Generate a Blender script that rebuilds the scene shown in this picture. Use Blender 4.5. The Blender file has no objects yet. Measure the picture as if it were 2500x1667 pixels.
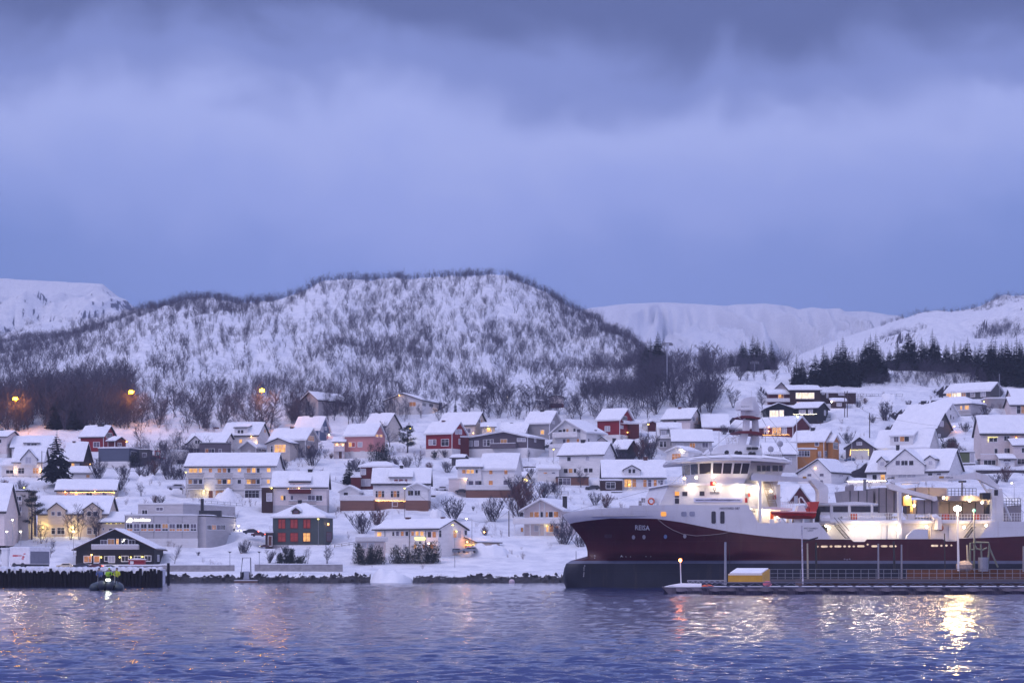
import bpy, math, random
import numpy as np
from mathutils import Vector
R = math.radians
random.seed(7); RNG = np.random.default_rng(11)
SC = bpy.context.scene
COL = SC.collection
# ------------------------------------------------------------------ camera
F, CU, VH, CH = 6000.0, 1250.0, 1399.0, 1.8
cam_d = bpy.data.cameras.new('camera'); cam = bpy.data.objects.new('camera', cam_d); COL.objects.link(cam)
cam.location = (0, 0, CH); cam.rotation_euler = (R(90), 0, 0)
cam_d.sensor_width = 36; cam_d.lens = 86.4; cam_d.shift_y = (VH-833.5)/2500.0
cam_d.clip_start = .5; cam_d.clip_end = 20000
SC.camera = cam
# ------------------------------------------------------------------ world, sun, exposure
SC.view_settings.view_transform = 'Standard'; SC.view_settings.look = 'None'
SC.view_settings.exposure = 0.0; SC.view_settings.gamma = 1.0
SC.cycles.use_denoising = True
SC.cycles.max_bounces = 4; SC.cycles.diffuse_bounces = 2; SC.cycles.glossy_bounces = 2
SC.cycles.transmission_bounces = 2; SC.cycles.transparent_max_bounces = 4; SC.cycles.volume_bounces = 0
SC.cycles.sample_clamp_indirect = 6.0
SC.cycles.caustics_reflective = False; SC.cycles.caustics_refractive = False
W = bpy.data.worlds.new('World'); SC.world = W; W.use_nodes = True
wn, wl = W.node_tree.nodes, W.node_tree.links
def wnode(t, **k):
    n = wn.new(t)
    for a, b in k.items(): setattr(n, a, b)
    return n
def wmath(op, a, b=None, c=None):
    n = wn.new('ShaderNodeMath'); n.operation = op
    for i, s in enumerate((a, b, c)):
        if s is None: continue
        if isinstance(s, (int, float)): n.inputs[i].default_value = s
        else: wl.new(s, n.inputs[i])
    return n.outputs[0]
def wramp(fac, stops, interp='EASE'):
    n = wn.new('ShaderNodeValToRGB'); n.color_ramp.interpolation = interp
    e = n.color_ramp.elements
    while len(e) < len(stops): e.new(.5)
    for el, (p, c) in zip(e, stops): el.position = p; el.color = (*c, 1)
    wl.new(fac, n.inputs[0]); return n.outputs[0]
def wmix(fac, a, b, bt='MIX'):
    n = wn.new('ShaderNodeMix'); n.data_type = 'RGBA'; n.blend_type = bt
    for i, s in ((0, fac), (6, a), (7, b)):
        if isinstance(s, (int, float)): n.inputs[i].default_value = s
        elif isinstance(s, tuple): n.inputs[i].default_value = (*s, 1)
        else: wl.new(s, n.inputs[i])
    return n.outputs[2]
bg = wn['Background']
tc = wnode('ShaderNodeTexCoord'); sx = wnode('ShaderNodeSeparateXYZ'); wl.new(tc.outputs['Generated'], sx.inputs[0])
dx, dy, dz = sx.outputs
# cloud deck: banks of dusk cloud over azimuth and elevation
mp = wnode('ShaderNodeMapping'); wl.new(tc.outputs['Generated'], mp.inputs[0])
mp.inputs['Scale'].default_value = (6.5, 6.5, 9); mp.inputs['Rotation'].default_value = (0, R(24), 0)
n1 = wnode('ShaderNodeTexNoise'); wl.new(mp.outputs[0], n1.inputs[0])
n1.inputs['Scale'].default_value = 1.0; n1.inputs['Detail'].default_value = 5; n1.inputs['Roughness'].default_value = .5
n1.inputs['Distortion'].default_value = .5
mp2 = wnode('ShaderNodeMapping'); wl.new(tc.outputs['Generated'], mp2.inputs[0])
mp2.inputs['Scale'].default_value = (17, 17, 20); mp2.inputs['Rotation'].default_value = (0, R(-20), 0); mp2.inputs['Location'].default_value = (3.1, 0, 1.7)
n2 = wnode('ShaderNodeTexNoise'); wl.new(mp2.outputs[0], n2.inputs[0])
n2.inputs['Scale'].default_value = 1.2; n2.inputs['Detail'].default_value = 6; n2.inputs['Distortion'].default_value = .8
el = wmath('ADD', dz, wmath('MULTIPLY', wmath('SUBTRACT', n1.outputs[0], .5), .085))
el = wmath('ADD', el, wmath('MULTIPLY', wmath('SUBTRACT', n2.outputs[0], .5), .035))
front = wramp(wmath('MULTIPLY', el, 2.0), [(0.0, (.19, .285, .68)), (.23, (.245, .34, .765)), (.295, (.365, .445, .89)), (.35, (.445, .515, .93)), (.398, (.215, .275, .60)), (.45, (.066, .095, .245)), (.60, (.12, .16, .43)), (1.0, (.38, .43, .84))])
edge = wmath('MULTIPLY', wmath('MULTIPLY', dx, dx), 15.0)
edge = wmath('MINIMUM', edge, 1.0)
lowm = wmath('MULTIPLY', wmath('SUBTRACT', .185, el), 13.0); lowm = wmath('MAXIMUM', wmath('MINIMUM', lowm, 1.0), 0.0)
frontc = wmix(wmath('MULTIPLY', wmath('MULTIPLY', edge, lowm), .9), front, (.115, .235, .60))
dome = wramp(wmath('ADD', wmath('MULTIPLY', dz, .5), .5), [(0.0, (.10, .10, .2)), (.5, (.36, .37, .70)), (.62, (.46, .48, .86)), (1.0, (.60, .65, 1.08))])
bf = wmath('MAXIMUM', wmath('MINIMUM', wmath('ADD', wmath('MULTIPLY', dy, -2.2), 1.35), 1.0), 0.0)
clouds = wmix(bf, frontc, dome)
sky = wnode('ShaderNodeTexSky'); sky.sky_type = 'NISHITA'; sky.sun_disc = False
SUN_EL, SUN_AZ = R(48), R(236)   # brightest part of the overcast: behind the camera, a little to the left
sky.sun_elevation = SUN_EL; sky.sun_rotation = SUN_AZ
tot = wmix(1.0, clouds, wmix(1.0, sky.outputs[0], (.004, .004, .004), 'MULTIPLY'), 'ADD')
wl.new(tot, bg.inputs[0]); bg.inputs[1].default_value = 1.13
sun_d = bpy.data.lights.new('sun', 'SUN'); sun = bpy.data.objects.new('sun', sun_d); COL.objects.link(sun)
sun_d.energy = .88; sun_d.angle = R(24); sun_d.color = (1.0, .86, .93)
sv = Vector((math.sin(SUN_AZ)*math.cos(SUN_EL), math.cos(SUN_AZ)*math.cos(SUN_EL), math.sin(SUN_EL)))
sun.rotation_euler = (-sv).to_track_quat('-Z', 'Y').to_euler()

# ------------------------------------------------------------------ projection helpers: pixels of a 2500x1667 frame to places
def P(u, v, D): return ((u-CU)*D/F, D, CH+(VH-v)*D/F)
CROPS = {'A': (0, 940, 5.6), 'B': (0, 1160, 5.6), 'C': (400, 940, 5.6), 'D': (400, 1160, 5.6), 'E': (800, 940, 5.6), 'F': (800, 1160, 5.6),
         'G': (1180, 940, 5.6), 'H': (1180, 1160, 5.6), 'I': (1560, 900, 4.9), 'J': (2020, 900, 4.9), 'K': (1560, 1160, 4.9), 'L': (2020, 1160, 4.9),
         'N': (1600, 1080, 6.5333), 'M': (1720, 960, 10.456), 'Q': (1840, 1140, 6.5333), 'T': (2140, 1140, 6.5333), 'U': (1600, 1300, 5.2267), 'V': (2050, 1300, 5.2267),
         'X': (0, 0, 1)}
def px(c, x, y):
    a, b, s = CROPS[c]; return a+x/s, b+y/s
# ------------------------------------------------------------------ materials
MATS = {}
class NT:
    def __init__(s, m): m.use_nodes = True; s.n = m.node_tree.nodes; s.l = m.node_tree.links; s.b = s.n['Principled BSDF']
    def node(s, t, **k):
        n = s.n.new(t)
        for a, b in k.items(): setattr(n, a, b)
        return n
    def coord(s, scale=(1, 1, 1), out='Object'):
        t = s.node('ShaderNodeTexCoord'); m = s.node('ShaderNodeMapping'); m.inputs['Scale'].default_value = scale
        s.l.new(t.outputs[out], m.inputs[0]); return m.outputs[0]
    def noise(s, vec, sc, det=4, rough=.55, dist=0):
        n = s.node('ShaderNodeTexNoise'); s.l.new(vec, n.inputs[0]); n.inputs['Scale'].default_value = sc
        n.inputs['Detail'].default_value = det; n.inputs['Roughness'].default_value = rough; n.inputs['Distortion'].default_value = dist; return n.outputs[0]
    def ramp(s, fac, stops):
        n = s.node('ShaderNodeValToRGB'); e = n.color_ramp.elements
        while len(e) < len(stops): e.new(.5)
        for q, (p, c) in zip(e, stops): q.position = p; q.color = (*c, 1)
        s.l.new(fac, n.inputs[0]); return n.outputs[0]
    def math(s, op, a, b):
        n = s.node('ShaderNodeMath'); n.operation = op
        for i, q in enumerate((a, b)):
            if isinstance(q, (int, float)): n.inputs[i].default_value = q
            else: s.l.new(q, n.inputs[i])
        return n.outputs[0]
    def mix(s, fac, a, b):
        n = s.node('ShaderNodeMix', data_type='RGBA')
        for i, q in ((0, fac), (6, a), (7, b)):
            if isinstance(q, (int, float)): n.inputs[i].default_value = q
            elif isinstance(q, tuple): n.inputs[i].default_value = (*q, 1)
            else: s.l.new(q, n.inputs[i])
        return n.outputs[2]
    def bump(s, h, strength=.3, dist=.1):
        n = s.node('ShaderNodeBump'); n.inputs['Strength'].default_value = strength; n.inputs['Distance'].default_value = dist
        s.l.new(h, n.inputs['Height']); s.l.new(n.outputs[0], s.b.inputs['Normal']); return n
    def base(s, c):
        if isinstance(c, tuple): s.b.inputs['Base Color'].default_value = (*c, 1)
        else: s.l.new(c, s.b.inputs['Base Color'])
def mat(name, c, rough=.7, var=.12, scale=1.5, metal=0, bumpy=.0, spec=.3):
    if name in MATS: return MATS[name]
    m = bpy.data.materials.new(name); t = NT(m); MATS[name] = m
    v = t.coord(); n = t.noise(v, scale)
    t.base(t.ramp(n, [(.25, tuple(x*(1-var) for x in c)), (.75, tuple(min(1, x*(1+var)) for x in c))]))
    t.b.inputs['Roughness'].default_value = rough; t.b.inputs['Metallic'].default_value = metal
    t.b.inputs['Specular IOR Level'].default_value = spec
    if bumpy: t.bump(n, bumpy, .1)
    return m
def siding(name, c, pitch=.16, vert=False, var=.12):
    """painted boards: shadow gaps between boards as bump, weathering as a slow stain"""
    if name in MATS: return MATS[name]
    m = bpy.data.materials.new(name); t = NT(m); MATS[name] = m
    v = t.coord(); st = t.noise(t.coord((.5, .5, 2.2)), .9, 5)
    t.base(t.ramp(st, [(.25, tuple(x*(1-var) for x in c)), (.7, tuple(min(1, x*(1+var*.6)) for x in c))]))
    w = t.node('ShaderNodeTexWave', wave_type='BANDS', bands_direction='X' if vert else 'Z', wave_profile='SAW')
    t.l.new(v, w.inputs[0]); w.inputs['Scale'].default_value = .314/pitch; w.inputs['Distortion'].default_value = .15
    t.bump(w.outputs['Fac'], .5, .03); t.b.inputs['Roughness'].default_value = .65; t.b.inputs['Specular IOR Level'].default_value = .2
    return m
def emit(name, c, s, mottled=0, dark=.12, sc=1.6, lo=.42, hi=.66):
    if name in MATS: return MATS[name]
    m = bpy.data.materials.new(name); t = NT(m); MATS[name] = m
    t.b.inputs['Base Color'].default_value = (*[min(1, x*.6) for x in c], 1); t.b.inputs['Roughness'].default_value = .3
    t.b.inputs['Emission Strength'].default_value = s
    if mottled:
        n = t.noise(t.coord(), sc, 2, .5, .4)
        t.l.new(t.ramp(n, [(lo, tuple(x*dark for x in c)), (hi, c)]), t.b.inputs['Emission Color'])
    else: t.b.inputs['Emission Color'].default_value = (*c, 1)
    return m
def snow_mat():
    m = bpy.data.materials.new('snow'); t = NT(m); MATS['snow'] = m
    v = t.coord(); n = t.noise(v, .7, 6, .6); n2 = t.noise(v, 7, 3)
    t.base(t.ramp(n, [(.3, (.80, .81, .85)), (.7, (.90, .90, .92))]))
    h = t.math('ADD', n, t.math('MULTIPLY', n2, .12)); t.bump(h, .35, .35)
    t.b.inputs['Roughness'].default_value = .6; t.b.inputs['Specular IOR Level'].default_value = .15
    return m
def ground_snow(name, rock, sc, thr, steep):
    """snow with bare rock where the ground is steep and in ragged patches"""
    m = bpy.data.materials.new(name); t = NT(m); MATS[name] = m
    v = t.coord(); n = t.noise(v, sc, 8, .62, .6); nf = t.noise(v, .25, 6, .6)
    g = t.node('ShaderNodeNewGeometry'); s = t.node('ShaderNodeSeparateXYZ'); t.l.new(g.outputs['True Normal'], s.inputs[0])
    st = t.math('SUBTRACT', steep, s.outputs[2])
    a = t.math('ADD', t.math('MULTIPLY', st, 4.0), t.math('MULTIPLY', t.math('SUBTRACT', n, .5), 3.0))
    k = t.ramp(a, [(thr, (0, 0, 0)), (thr+.12, (1, 1, 1))])
    sn = t.ramp(nf, [(.3, (.60, .62, .69)), (.55, (.79, .80, .84)), (.75, (.88, .88, .90))])
    t.base(t.mix(k, sn, rock)); t.bump(t.math('ADD', nf, n), .4, 1.2)
    t.b.inputs['Roughness'].default_value = .75; t.b.inputs['Specular IOR Level'].default_value = .1
    return m
SNOW = snow_mat()
WALLS = {'white': (.80, .77, .76), 'cream': (.72, .60, .50), 'beige': (.52, .46, .42), 'grey': (.34, .32, .33), 'lgrey': (.52, .49, .50),
         'red': (.26, .022, .028), 'dred': (.12, .022, .022), 'pink': (.62, .27, .26), 'brown': (.055, .028, .024), 'black': (.020, .018, .020),
         'slate': (.105, .12, .17), 'violet': (.13, .105, .125), 'ochre': (.50, .21, .055), 'green': (.075, .09, .09), 'blue': (.11, .14, .22),
         'dgrey': (.10, .095, .10), 'wood': (.22, .11, .08), 'pinkwhite': (.74, .64, .62), 'leaf': (.12, .14, .06), 'conc': (.36, .34, .35)}
def wallm(k): return siding('siding_'+k, WALLS[k], vert=k in ('brown', 'black', 'wood', 'violet', 'dgrey'))
TRIM = mat('white_trim', (.80, .79, .80), .5, .05)
ROOFD = mat('dark_roof', (.045, .04, .045), .7)
GLASS = mat('dark_window_glass', (.022, .018, .022), .08, .3, 3, spec=.5)
LIT = emit('lit_window_warm', (1.0, .50, .14), 1.25, 1, .30, 1.3, .36, .68)
LITW = emit('lit_window_bright', (1.0, .80, .55), 1.7, 1, .5)
LITO = emit('lit_window_dim', (1.0, .42, .12), .9, 1, .04, 1.9, .57, .78)
LITR = emit('lit_window_red', (.62, .075, .05), .20, 1, .10, 2.2, .46, .76)
BULB = emit('warm_bulb', (1.0, .55, .16), 9)
BULBW = emit('white_bulb', (1.0, .86, .62), 14)
BULBG = emit('yellow_bulb', (1.0, .85, .18), 4)
BULBO = emit('orange_bulb', (1.0, .34, .002), 340)
BULBR = emit('red_bulb', (1.0, .10, .05), 12)
METAL = mat('grey_metal', (.30, .30, .32), .45, .15, 3, .6)
DMETAL = mat('dark_metal', (.05, .05, .055), .5, .15, 3, .3)
WOOD = siding('weathered_planks', (.20, .12, .09), .2, True, .3)
BRICK = mat('chimney_brick', (.12, .055, .05), .85, .35, 5)
DARKCH = mat('chimney_dark', (.04, .038, .042), .8, .2, 5)
CURT = mat('red_curtain', (.22, .05, .045), .7)
DOORM = mat('brown_door', (.13, .05, .035), .5)
GAR = siding('garage_door', (.72, .68, .64), .35)
CONC = mat('concrete', (.34, .32, .33), .85, .25, 1.2, bumpy=.3)
BLIND = mat('drawn_blind', (.15, .13, .17), .5, .3, 2); LITC = emit('lit_window_candle', (1.0, .50, .18), 1.1, 1, .025, 1.5, .62, .80)
STATE = {'d': GLASS, 'l': LIT, 'W': LITW, 'o': LITO, 'r': LITR, 'c': CURT, 'D': DOORM, 'G': GAR, 'w': mat('pale_blind', (.50, .48, .52), .5)}
# ------------------------------------------------------------------ mesh builder
class MB:
    def __init__(s): s.v = []; s.f = []; s.m = []; s.k = 0
    def add(s, vs, fs, k=None):
        o = len(s.v); s.v += [tuple(p) for p in vs]
        for f in fs: s.f.append(tuple(i+o for i in f)); s.m.append(s.k if k is None else k)
        return s
    def box(s, a, b, k=None):
        x0, y0, z0 = [min(p, q) for p, q in zip(a, b)]; x1, y1, z1 = [max(p, q) for p, q in zip(a, b)]
        return s.add([(x0, y0, z0), (x1, y0, z0), (x1, y1, z0), (x0, y1, z0), (x0, y0, z1), (x1, y0, z1), (x1, y1, z1), (x0, y1, z1)],
                     [(0, 3, 2, 1), (4, 5, 6, 7), (0, 1, 5, 4), (1, 2, 6, 5), (2, 3, 7, 6), (3, 0, 4, 7)], k)
    def quad(s, a, b, c, d, k=None): return s.add([a, b, c, d], [(0, 1, 2, 3)], k)
    def prism(s, pa, pb, k=None):
        """two matching outlines joined by a skirt, both ends closed"""
        n = len(pa)
        return s.add(list(pa)+list(pb), [tuple(range(n))[::-1], tuple(range(n, 2*n))]+[(i, (i+1) % n, n+(i+1) % n, n+i) for i in range(n)], k)
    def tube(s, pts, r, n=6, k=None, close=True):
        pts = [Vector(p) for p in pts]; rs = r if isinstance(r, (list, tuple)) else [r]*len(pts); vs = []; fs = []
        for i, p in enumerate(pts):
            d = (pts[min(i+1, len(pts)-1)]-pts[max(i-1, 0)]).normalized()
            a = d.cross(Vector((0, 0, 1)) if abs(d.z) < .9 else Vector((1, 0, 0))).normalized(); b = d.cross(a)
            for j in range(n):
                t = 2*math.pi*(j+.5)/n; vs.append(p+(a*math.cos(t)+b*math.sin(t))*rs[i])
        for i in range(len(pts)-1):
            for j in range(n): fs.append((i*n+j, i*n+(j+1) % n, (i+1)*n+(j+1) % n, (i+1)*n+j))
        if close: fs += [tuple(range(n))[::-1], tuple(range((len(pts)-1)*n, len(pts)*n))]
        return s.add(vs, fs, k)
    def ball(s, c, r, n=8, k=None, sq=(1, 1, 1)):
        vs = []; m = max(4, n//2+1); fs = []
        for i in range(m+1):
            t = math.pi*i/m
            for j in range(n):
                q = 2*math.pi*j/n; vs.append((c[0]+r*sq[0]*math.sin(t)*math.cos(q), c[1]+r*sq[1]*math.sin(t)*math.sin(q), c[2]+r*sq[2]*math.cos(t)))
        for i in range(m):
            for j in range(n): fs.append((i*n+j, (i+1)*n+j, (i+1)*n+(j+1) % n, i*n+(j+1) % n))
        return s.add(vs, fs, k)
    def build(s, name, mats, parent=None, smooth=False, loc=None):
        me = bpy.data.meshes.new(name); me.from_pydata(s.v, [], s.f)
        ms = mats if isinstance(mats, (list, tuple)) else [mats]
        for m in ms: me.materials.append(m)
        if len(ms) > 1: me.polygons.foreach_set('material_index', s.m)
        if smooth: me.polygons.foreach_set('use_smooth', [True]*len(s.f))
        me.update(); o = bpy.data.objects.new(name, me); COL.objects.link(o)
        if parent: o.parent = parent
        if loc: o.location = loc
        return o
def tag(o, label=None, cat=None, group=None, kind=None):
    if label: o['label'] = label
    if cat: o['category'] = cat
    if group: o['group'] = group
    if kind: o['kind'] = kind
    return o
def empty(name, loc, rz=0, label=None, cat=None, group=None):
    o = bpy.data.objects.new(name, None); COL.objects.link(o); o.location = loc; o.rotation_euler = (0, 0, rz); o.empty_display_size = .5
    return tag(o, label, cat, group)
def npmesh(name, v, f, mats, smooth=True, parent=None):
    me = bpy.data.meshes.new(name); v = np.asarray(v, np.float32); f = np.asarray(f, np.int32); k = f.shape[1]
    me.vertices.add(len(v)); me.vertices.foreach_set('co', v.ravel()); me.loops.add(f.size); me.loops.foreach_set('vertex_index', f.ravel())
    me.polygons.add(len(f)); me.polygons.foreach_set('loop_start', np.arange(0, f.size, k, dtype=np.int32)); me.polygons.foreach_set('loop_total', np.full(len(f), k, np.int32))
    if smooth: me.polygons.foreach_set('use_smooth', np.ones(len(f), bool))
    for m in (mats if isinstance(mats, (list, tuple)) else [mats]): me.materials.append(m)
    me.update(calc_edges=True); o = bpy.data.objects.new(name, me); COL.objects.link(o)
    if parent: o.parent = parent
    return o
def light(loc, power, col, parent=None, r=.15, spot=False):
    power *= .36 if power < 1500 else 1.0
    d = bpy.data.lights.new('lamp_light', 'SPOT' if spot else 'POINT'); d.energy = power; d.color = col; d.shadow_soft_size = r
    o = bpy.data.objects.new('lamp_light', d); COL.objects.link(o); o.location = loc
    if spot: d.spot_size = R(120); d.spot_blend = .7; o.rotation_euler = (R(97), 0, 0)
    if parent: o.parent = parent
    return o
WARM, YEL, COOL, ORA = (1, .62, .28), (1, .74, .22), (1, .88, .70), (1, .34, .06)
def fbm(x, y, seed=0, octs=5, lac=2.03, gain=.5):
    """smooth value noise, numpy"""
    tot = np.zeros(np.broadcast(x, y).shape); a = 1.0; r = np.random.default_rng(seed); tab = r.random((256, 256))
    for o in range(octs):
        xi = np.floor(x).astype(int); yi = np.floor(y).astype(int); fx = x-xi; fy = y-yi
        fx = fx*fx*(3-2*fx); fy = fy*fy*(3-2*fy)
        g = lambda i, j: tab[(i+o*37) % 256, (j+o*71) % 256]
        tot = tot+a*((g(xi, yi)*(1-fx)+g(xi+1, yi)*fx)*(1-fy)+(g(xi, yi+1)*(1-fx)+g(xi+1, yi+1)*fx)*fy-.5)
        x = x*lac; y = y*lac; a *= gain
    return tot
def text_shape(s, bold=False, shear=0):
    cu = bpy.data.curves.new('lettering', 'FONT'); cu.body = s; cu.resolution_u = 2; cu.shear = shear
    if bold: cu.offset = .012 if bold is True else bold
    ob = bpy.data.objects.new('lettering', cu); COL.objects.link(ob)
    dg = bpy.context.evaluated_depsgraph_get(); me = bpy.data.meshes.new_from_object(ob.evaluated_get(dg))
    vs = np.array([v.co[:2] for v in me.vertices]); fs = [tuple(p.vertices) for p in me.polygons]
    bpy.data.objects.remove(ob); bpy.data.curves.remove(cu); bpy.data.meshes.remove(me); return vs, fs
def lettering(s, u0, v0, u1, v1, mapper, m, parent, bold=False, name='lettering', slope=0, shear=0):
    """flat letters laid on a surface; mapper turns a point of the front view into a point of that surface"""
    vs, fs = text_shape(s, bold, shear); lo = vs.min(0); hi = vs.max(0); q = (vs-lo)/(hi-lo)
    b = MB(); b.add([mapper(u0+a*(u1-u0), v1+c*(v0-v1)+slope*a) for a, c in q], [f[::-1] for f in fs]); return b.build(name, m, parent)
# ------------------------------------------------------------------ the land
VT = np.array([(-900, 1010), (0, 1010), (250, 1003), (450, 1010), (700, 990), (1000, 990), (1300, 985), (1500, 985), (1640, 965), (1720, 930), (1830, 918), (2000, 922), (2150, 910), (2400, 903), (3400, 903)], float)
VR = np.array([(-900, 880), (-400, 858), (0, 838), (107, 822), (250, 788), (310, 766), (357, 748), (440, 739), (518, 733), (571, 741), (696, 730), (786, 692), (840, 681), (907, 679), (1014, 676), (1121, 670), (1193, 667), (1246, 675), (1282, 693), (1336, 720), (1389, 746), (1443, 771), (1496, 806), (1550, 840), (1603, 872), (1660, 878), (1800, 884), (2000, 886), (2150, 880), (2400, 876), (3400, 876)], float)
def vt_(u): return np.interp(u, VT[:, 0], VT[:, 1])
def vr_(u): return np.interp(u, VR[:, 0], VR[:, 1])
def Dr_(u): return np.interp(u, [1430, 1620], [1150, 860])
def town_v(D): return np.where(D < 490, 1390+(490-D)*1.0, 1390-(D-490)*2.0952)
def town_D(v): return 490+(1390-v)/2.0952
def ground_v(u, D):
    u, D = np.broadcast_arrays(np.asarray(u, float), np.asarray(D, float))
    vt, vr, dr = vt_(u), vr_(u), Dr_(u); dt = town_D(vt); t = np.clip((D-dt)/(dr-dt), 0, 1)
    hill = vt+(vr-vt)*(.35*t+.65*(1-(1-t)**1.6))
    v = np.where(D < dt, town_v(D), hill)
    return np.where(D > dr, vr+(D-dr)*.22, v)
def rough(x, D): return fbm(x/14, D/14, 3, 4)*1.0
def ground_z(u, D):
    u, D = np.broadcast_arrays(np.asarray(u, float), np.asarray(D, float)); v = ground_v(u, D); x = (u-CU)*D/F
    hillness = np.clip((D-town_D(vt_(u))-15)/90, 0, 1)*np.clip((Dr_(u)+60-D)/60, 0, 1)
    z = CH+(VH-v)*D/F+(fbm(x/18, D/18, 3, 4)*.7+fbm(x/5, D/4, 13, 3)*.35)*np.clip((D-482)/20, 0, 1)
    z = z+hillness*(fbm(x/60, D/260, 5, 5)*11*np.clip((Dr_(u)-D)/160, 0, 1)+fbm(x/15, D/75, 8, 4)*3.6)
    return np.where(D < 478, z-(478-D)*.5, z)
def gD(u, v):
    """distance at which the ground shows at a pixel"""
    ds = np.arange(478, 1150, 1.0); vs = ground_v(u, ds); i = int(np.argmax(vs <= v)); return float(ds[i]) if vs[i] <= v else 700.0
def gpt(u, v):
    D = gD(u, v); return Vector(((u-CU)*D/F, D, float(ground_z(u, D))))
def gridf(nu, nd):
    i = np.arange(nu-1); j = np.arange(nd-1); I, J = np.meshgrid(i, j); a = (J*nu+I).ravel(); return np.stack([a, a+1, a+nu+1, a+nu], 1)
ROCK = (.045, .038, .05)
HILLM = ground_snow('hillside_snow', ROCK, .055, .80, .88)
def mountain(name, prof, D0, D1, vbase, m, amp, gl, seed, gully=.5, um_on=False):
    pr = np.array(prof, float); us = np.arange(pr[0, 0], pr[-1, 0]+1, 5.0); ts = np.concatenate([np.linspace(0, 1, 70), np.linspace(1, 1.6, 10)[1:]])
    U, T = np.meshgrid(us, ts); vr = np.interp(U, pr[:, 0], pr[:, 1]); D = D0+(D1-D0)*T
    tt = np.clip(T, 0, 1); v = vbase+(vr-vbase)*(.5*tt+.5*(1-(1-tt)**2.0)); Z = CH+(VH-v)*D/F
    x = (U-CU)*D/F; env = np.clip((1.0-T)/.55, .05, 1)*np.clip(T/.1, 0, 1)
    g = fbm(x/gl, D/(gl*5), seed, 5); rg = 1-2*np.abs(fbm(x/(gl*.6), D/(gl*2.2), seed+2, 5))
    um = np.clip((U-1840)/90, .55, 1) if um_on else 1.0
    Z = Z+env*amp*um*(g+.35*rg)+np.clip((1.0-T)/.15, 0, 1)*np.clip(T/.2, 0, 1)*amp*um*gully*-np.clip(.30-np.abs(fbm(x/(gl*.9)+fbm(x/200, D/300, seed+9, 2), D/(gl*16), seed+5, 4)), 0, .3); Z = np.where(T > 1, CH+(VH-vr)*D1/F-(T-1)*(D1-D0)*.55, Z)
    o = npmesh(name, np.stack([x, D, Z], -1).reshape(-1, 3), gridf(len(us), len(ts)), m); return tag(o, kind='structure')
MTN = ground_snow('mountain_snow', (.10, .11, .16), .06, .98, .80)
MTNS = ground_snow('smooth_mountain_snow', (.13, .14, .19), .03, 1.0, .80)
mountain('mountain', [(-900, 600), (-300, 665), (0, 681), (180, 690), (250, 694), (268, 708), (285, 722), (312, 738), (335, 757), (400, 800)], 1700, 2600, 900, MTN, 26, 45, 21, 1.0)
mountain('mountain', [(-700, 850), (-200, 835), (0, 818), (78, 789), (120, 786), (178, 784), (250, 772), (300, 764), (345, 752), (420, 770), (500, 800)], 1250, 1600, 900, HILLM, 8, 30, 31)
mountain('mountain', [(1300, 790), (1380, 768), (1443, 752), (1520, 743), (1600, 739), (1650, 740), (1700, 742), (1772, 747), (1800, 743), (1868, 741), (1900, 745), (1925, 748), (1950, 757), (1983, 752), (2020, 754), (2052, 752), (2062, 760), (2110, 762), (2189, 771), (2300, 800), (2500, 850)], 2600, 3700, 930, MTNS, 44, 60, 47, 7, True)
mountain('mountain', [(1830, 930), (1902, 893), (1963, 862), (2020, 838), (2059, 824), (2136, 800), (2193, 780), (2215, 776), (2243, 765), (2290, 758), (2320, 762), (2360, 757), (2396, 748), (2430, 730), (2453, 720), (2475, 724), (2500, 722), (2600, 705), (2900, 700), (3400, 760)], 1150, 1750, 935, HILLM, 14, 40, 63)
# left harbour quay: a flat snowy apron in front of the shore
QZ = CH+9*320/F
b = MB(); b.prism([(-380, 322, -3), (-380, 322, QZ), (-380, 500, QZ+.4), (-380, 500, -3)][::-1], [((392-CU)*322/F, 322, -3), ((392-CU)*322/F, 322, QZ), ((405-CU)*500/F, 500, QZ+.4), ((405-CU)*500/F, 500, -3)][::-1])
tag(b.build('quay_ground', SNOW), kind='structure')
# ------------------------------------------------------------------ water
dys = np.concatenate([np.arange(640, 300, -1.6), np.arange(300, 60, -1.0), np.arange(60, 17, -.5)]); Dw = F*CH/dys
uw = np.arange(-1100, 3601, 5.0); UW, DW = np.meshgrid(uw, Dw); XW = (UW-CU)*DW/F; ZW = np.zeros_like(XW)
rowsp = np.abs(np.gradient(Dw))[:, None]; colsp = 5*Dw[:, None]/F
r = np.random.default_rng(5)
for i in range(80):
    lam = .11*(1.5/.11)**(r.random()**1.1); th = r.normal(R(84), R(30)); k = 2*math.pi/lam
    kx, ky = k*math.cos(th), k*math.sin(th)
    att = np.clip((2*math.pi/max(abs(ky), .3))/(3.0*rowsp)-.3, 0, 1)*np.clip((2*math.pi/max(abs(kx), .3))/(3*colsp)-.3, 0, 1)
    warp = fbm(XW/3.1, DW/3.1, 100+i % 4, 2)*1.6
    ZW += att*lam*.0062*np.sin(kx*XW+ky*DW+r.random()*6.3+warp)
ri = np.arange(len(Dw))[:, None]*1.0; far = np.clip((rowsp-.25)/.6, 0, 1)   # wind chop farther out
patch = .55+1.1*np.clip(fbm(XW/45, DW/70, 140, 3)+.35, 0, 1)
ZW += far*patch*np.minimum(.10, .105*rowsp/2)*1.5*(fbm(XW/(.6+DW/260), ri*.55, 131, 4)+.5*fbm(XW/2.6+9, ri*.21, 132, 3))
m = bpy.data.materials.new('fjord_water'); t = NT(m)
t.b.inputs['Base Color'].default_value = (.010, .022, .125, 1); t.b.inputs['Roughness'].default_value = .06; t.b.inputs['IOR'].default_value = 1.33
t.b.inputs['Specular IOR Level'].default_value = .22
n1_ = t.noise(t.coord((1.0, .55, 1)), 2.6, 5, .6, .3); n2_ = t.noise(t.coord((.55, .2, 1)), 1.0, 4, .6, .4); n3_ = t.noise(t.coord((.05, .02, 1)), 1.0, 3)
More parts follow.
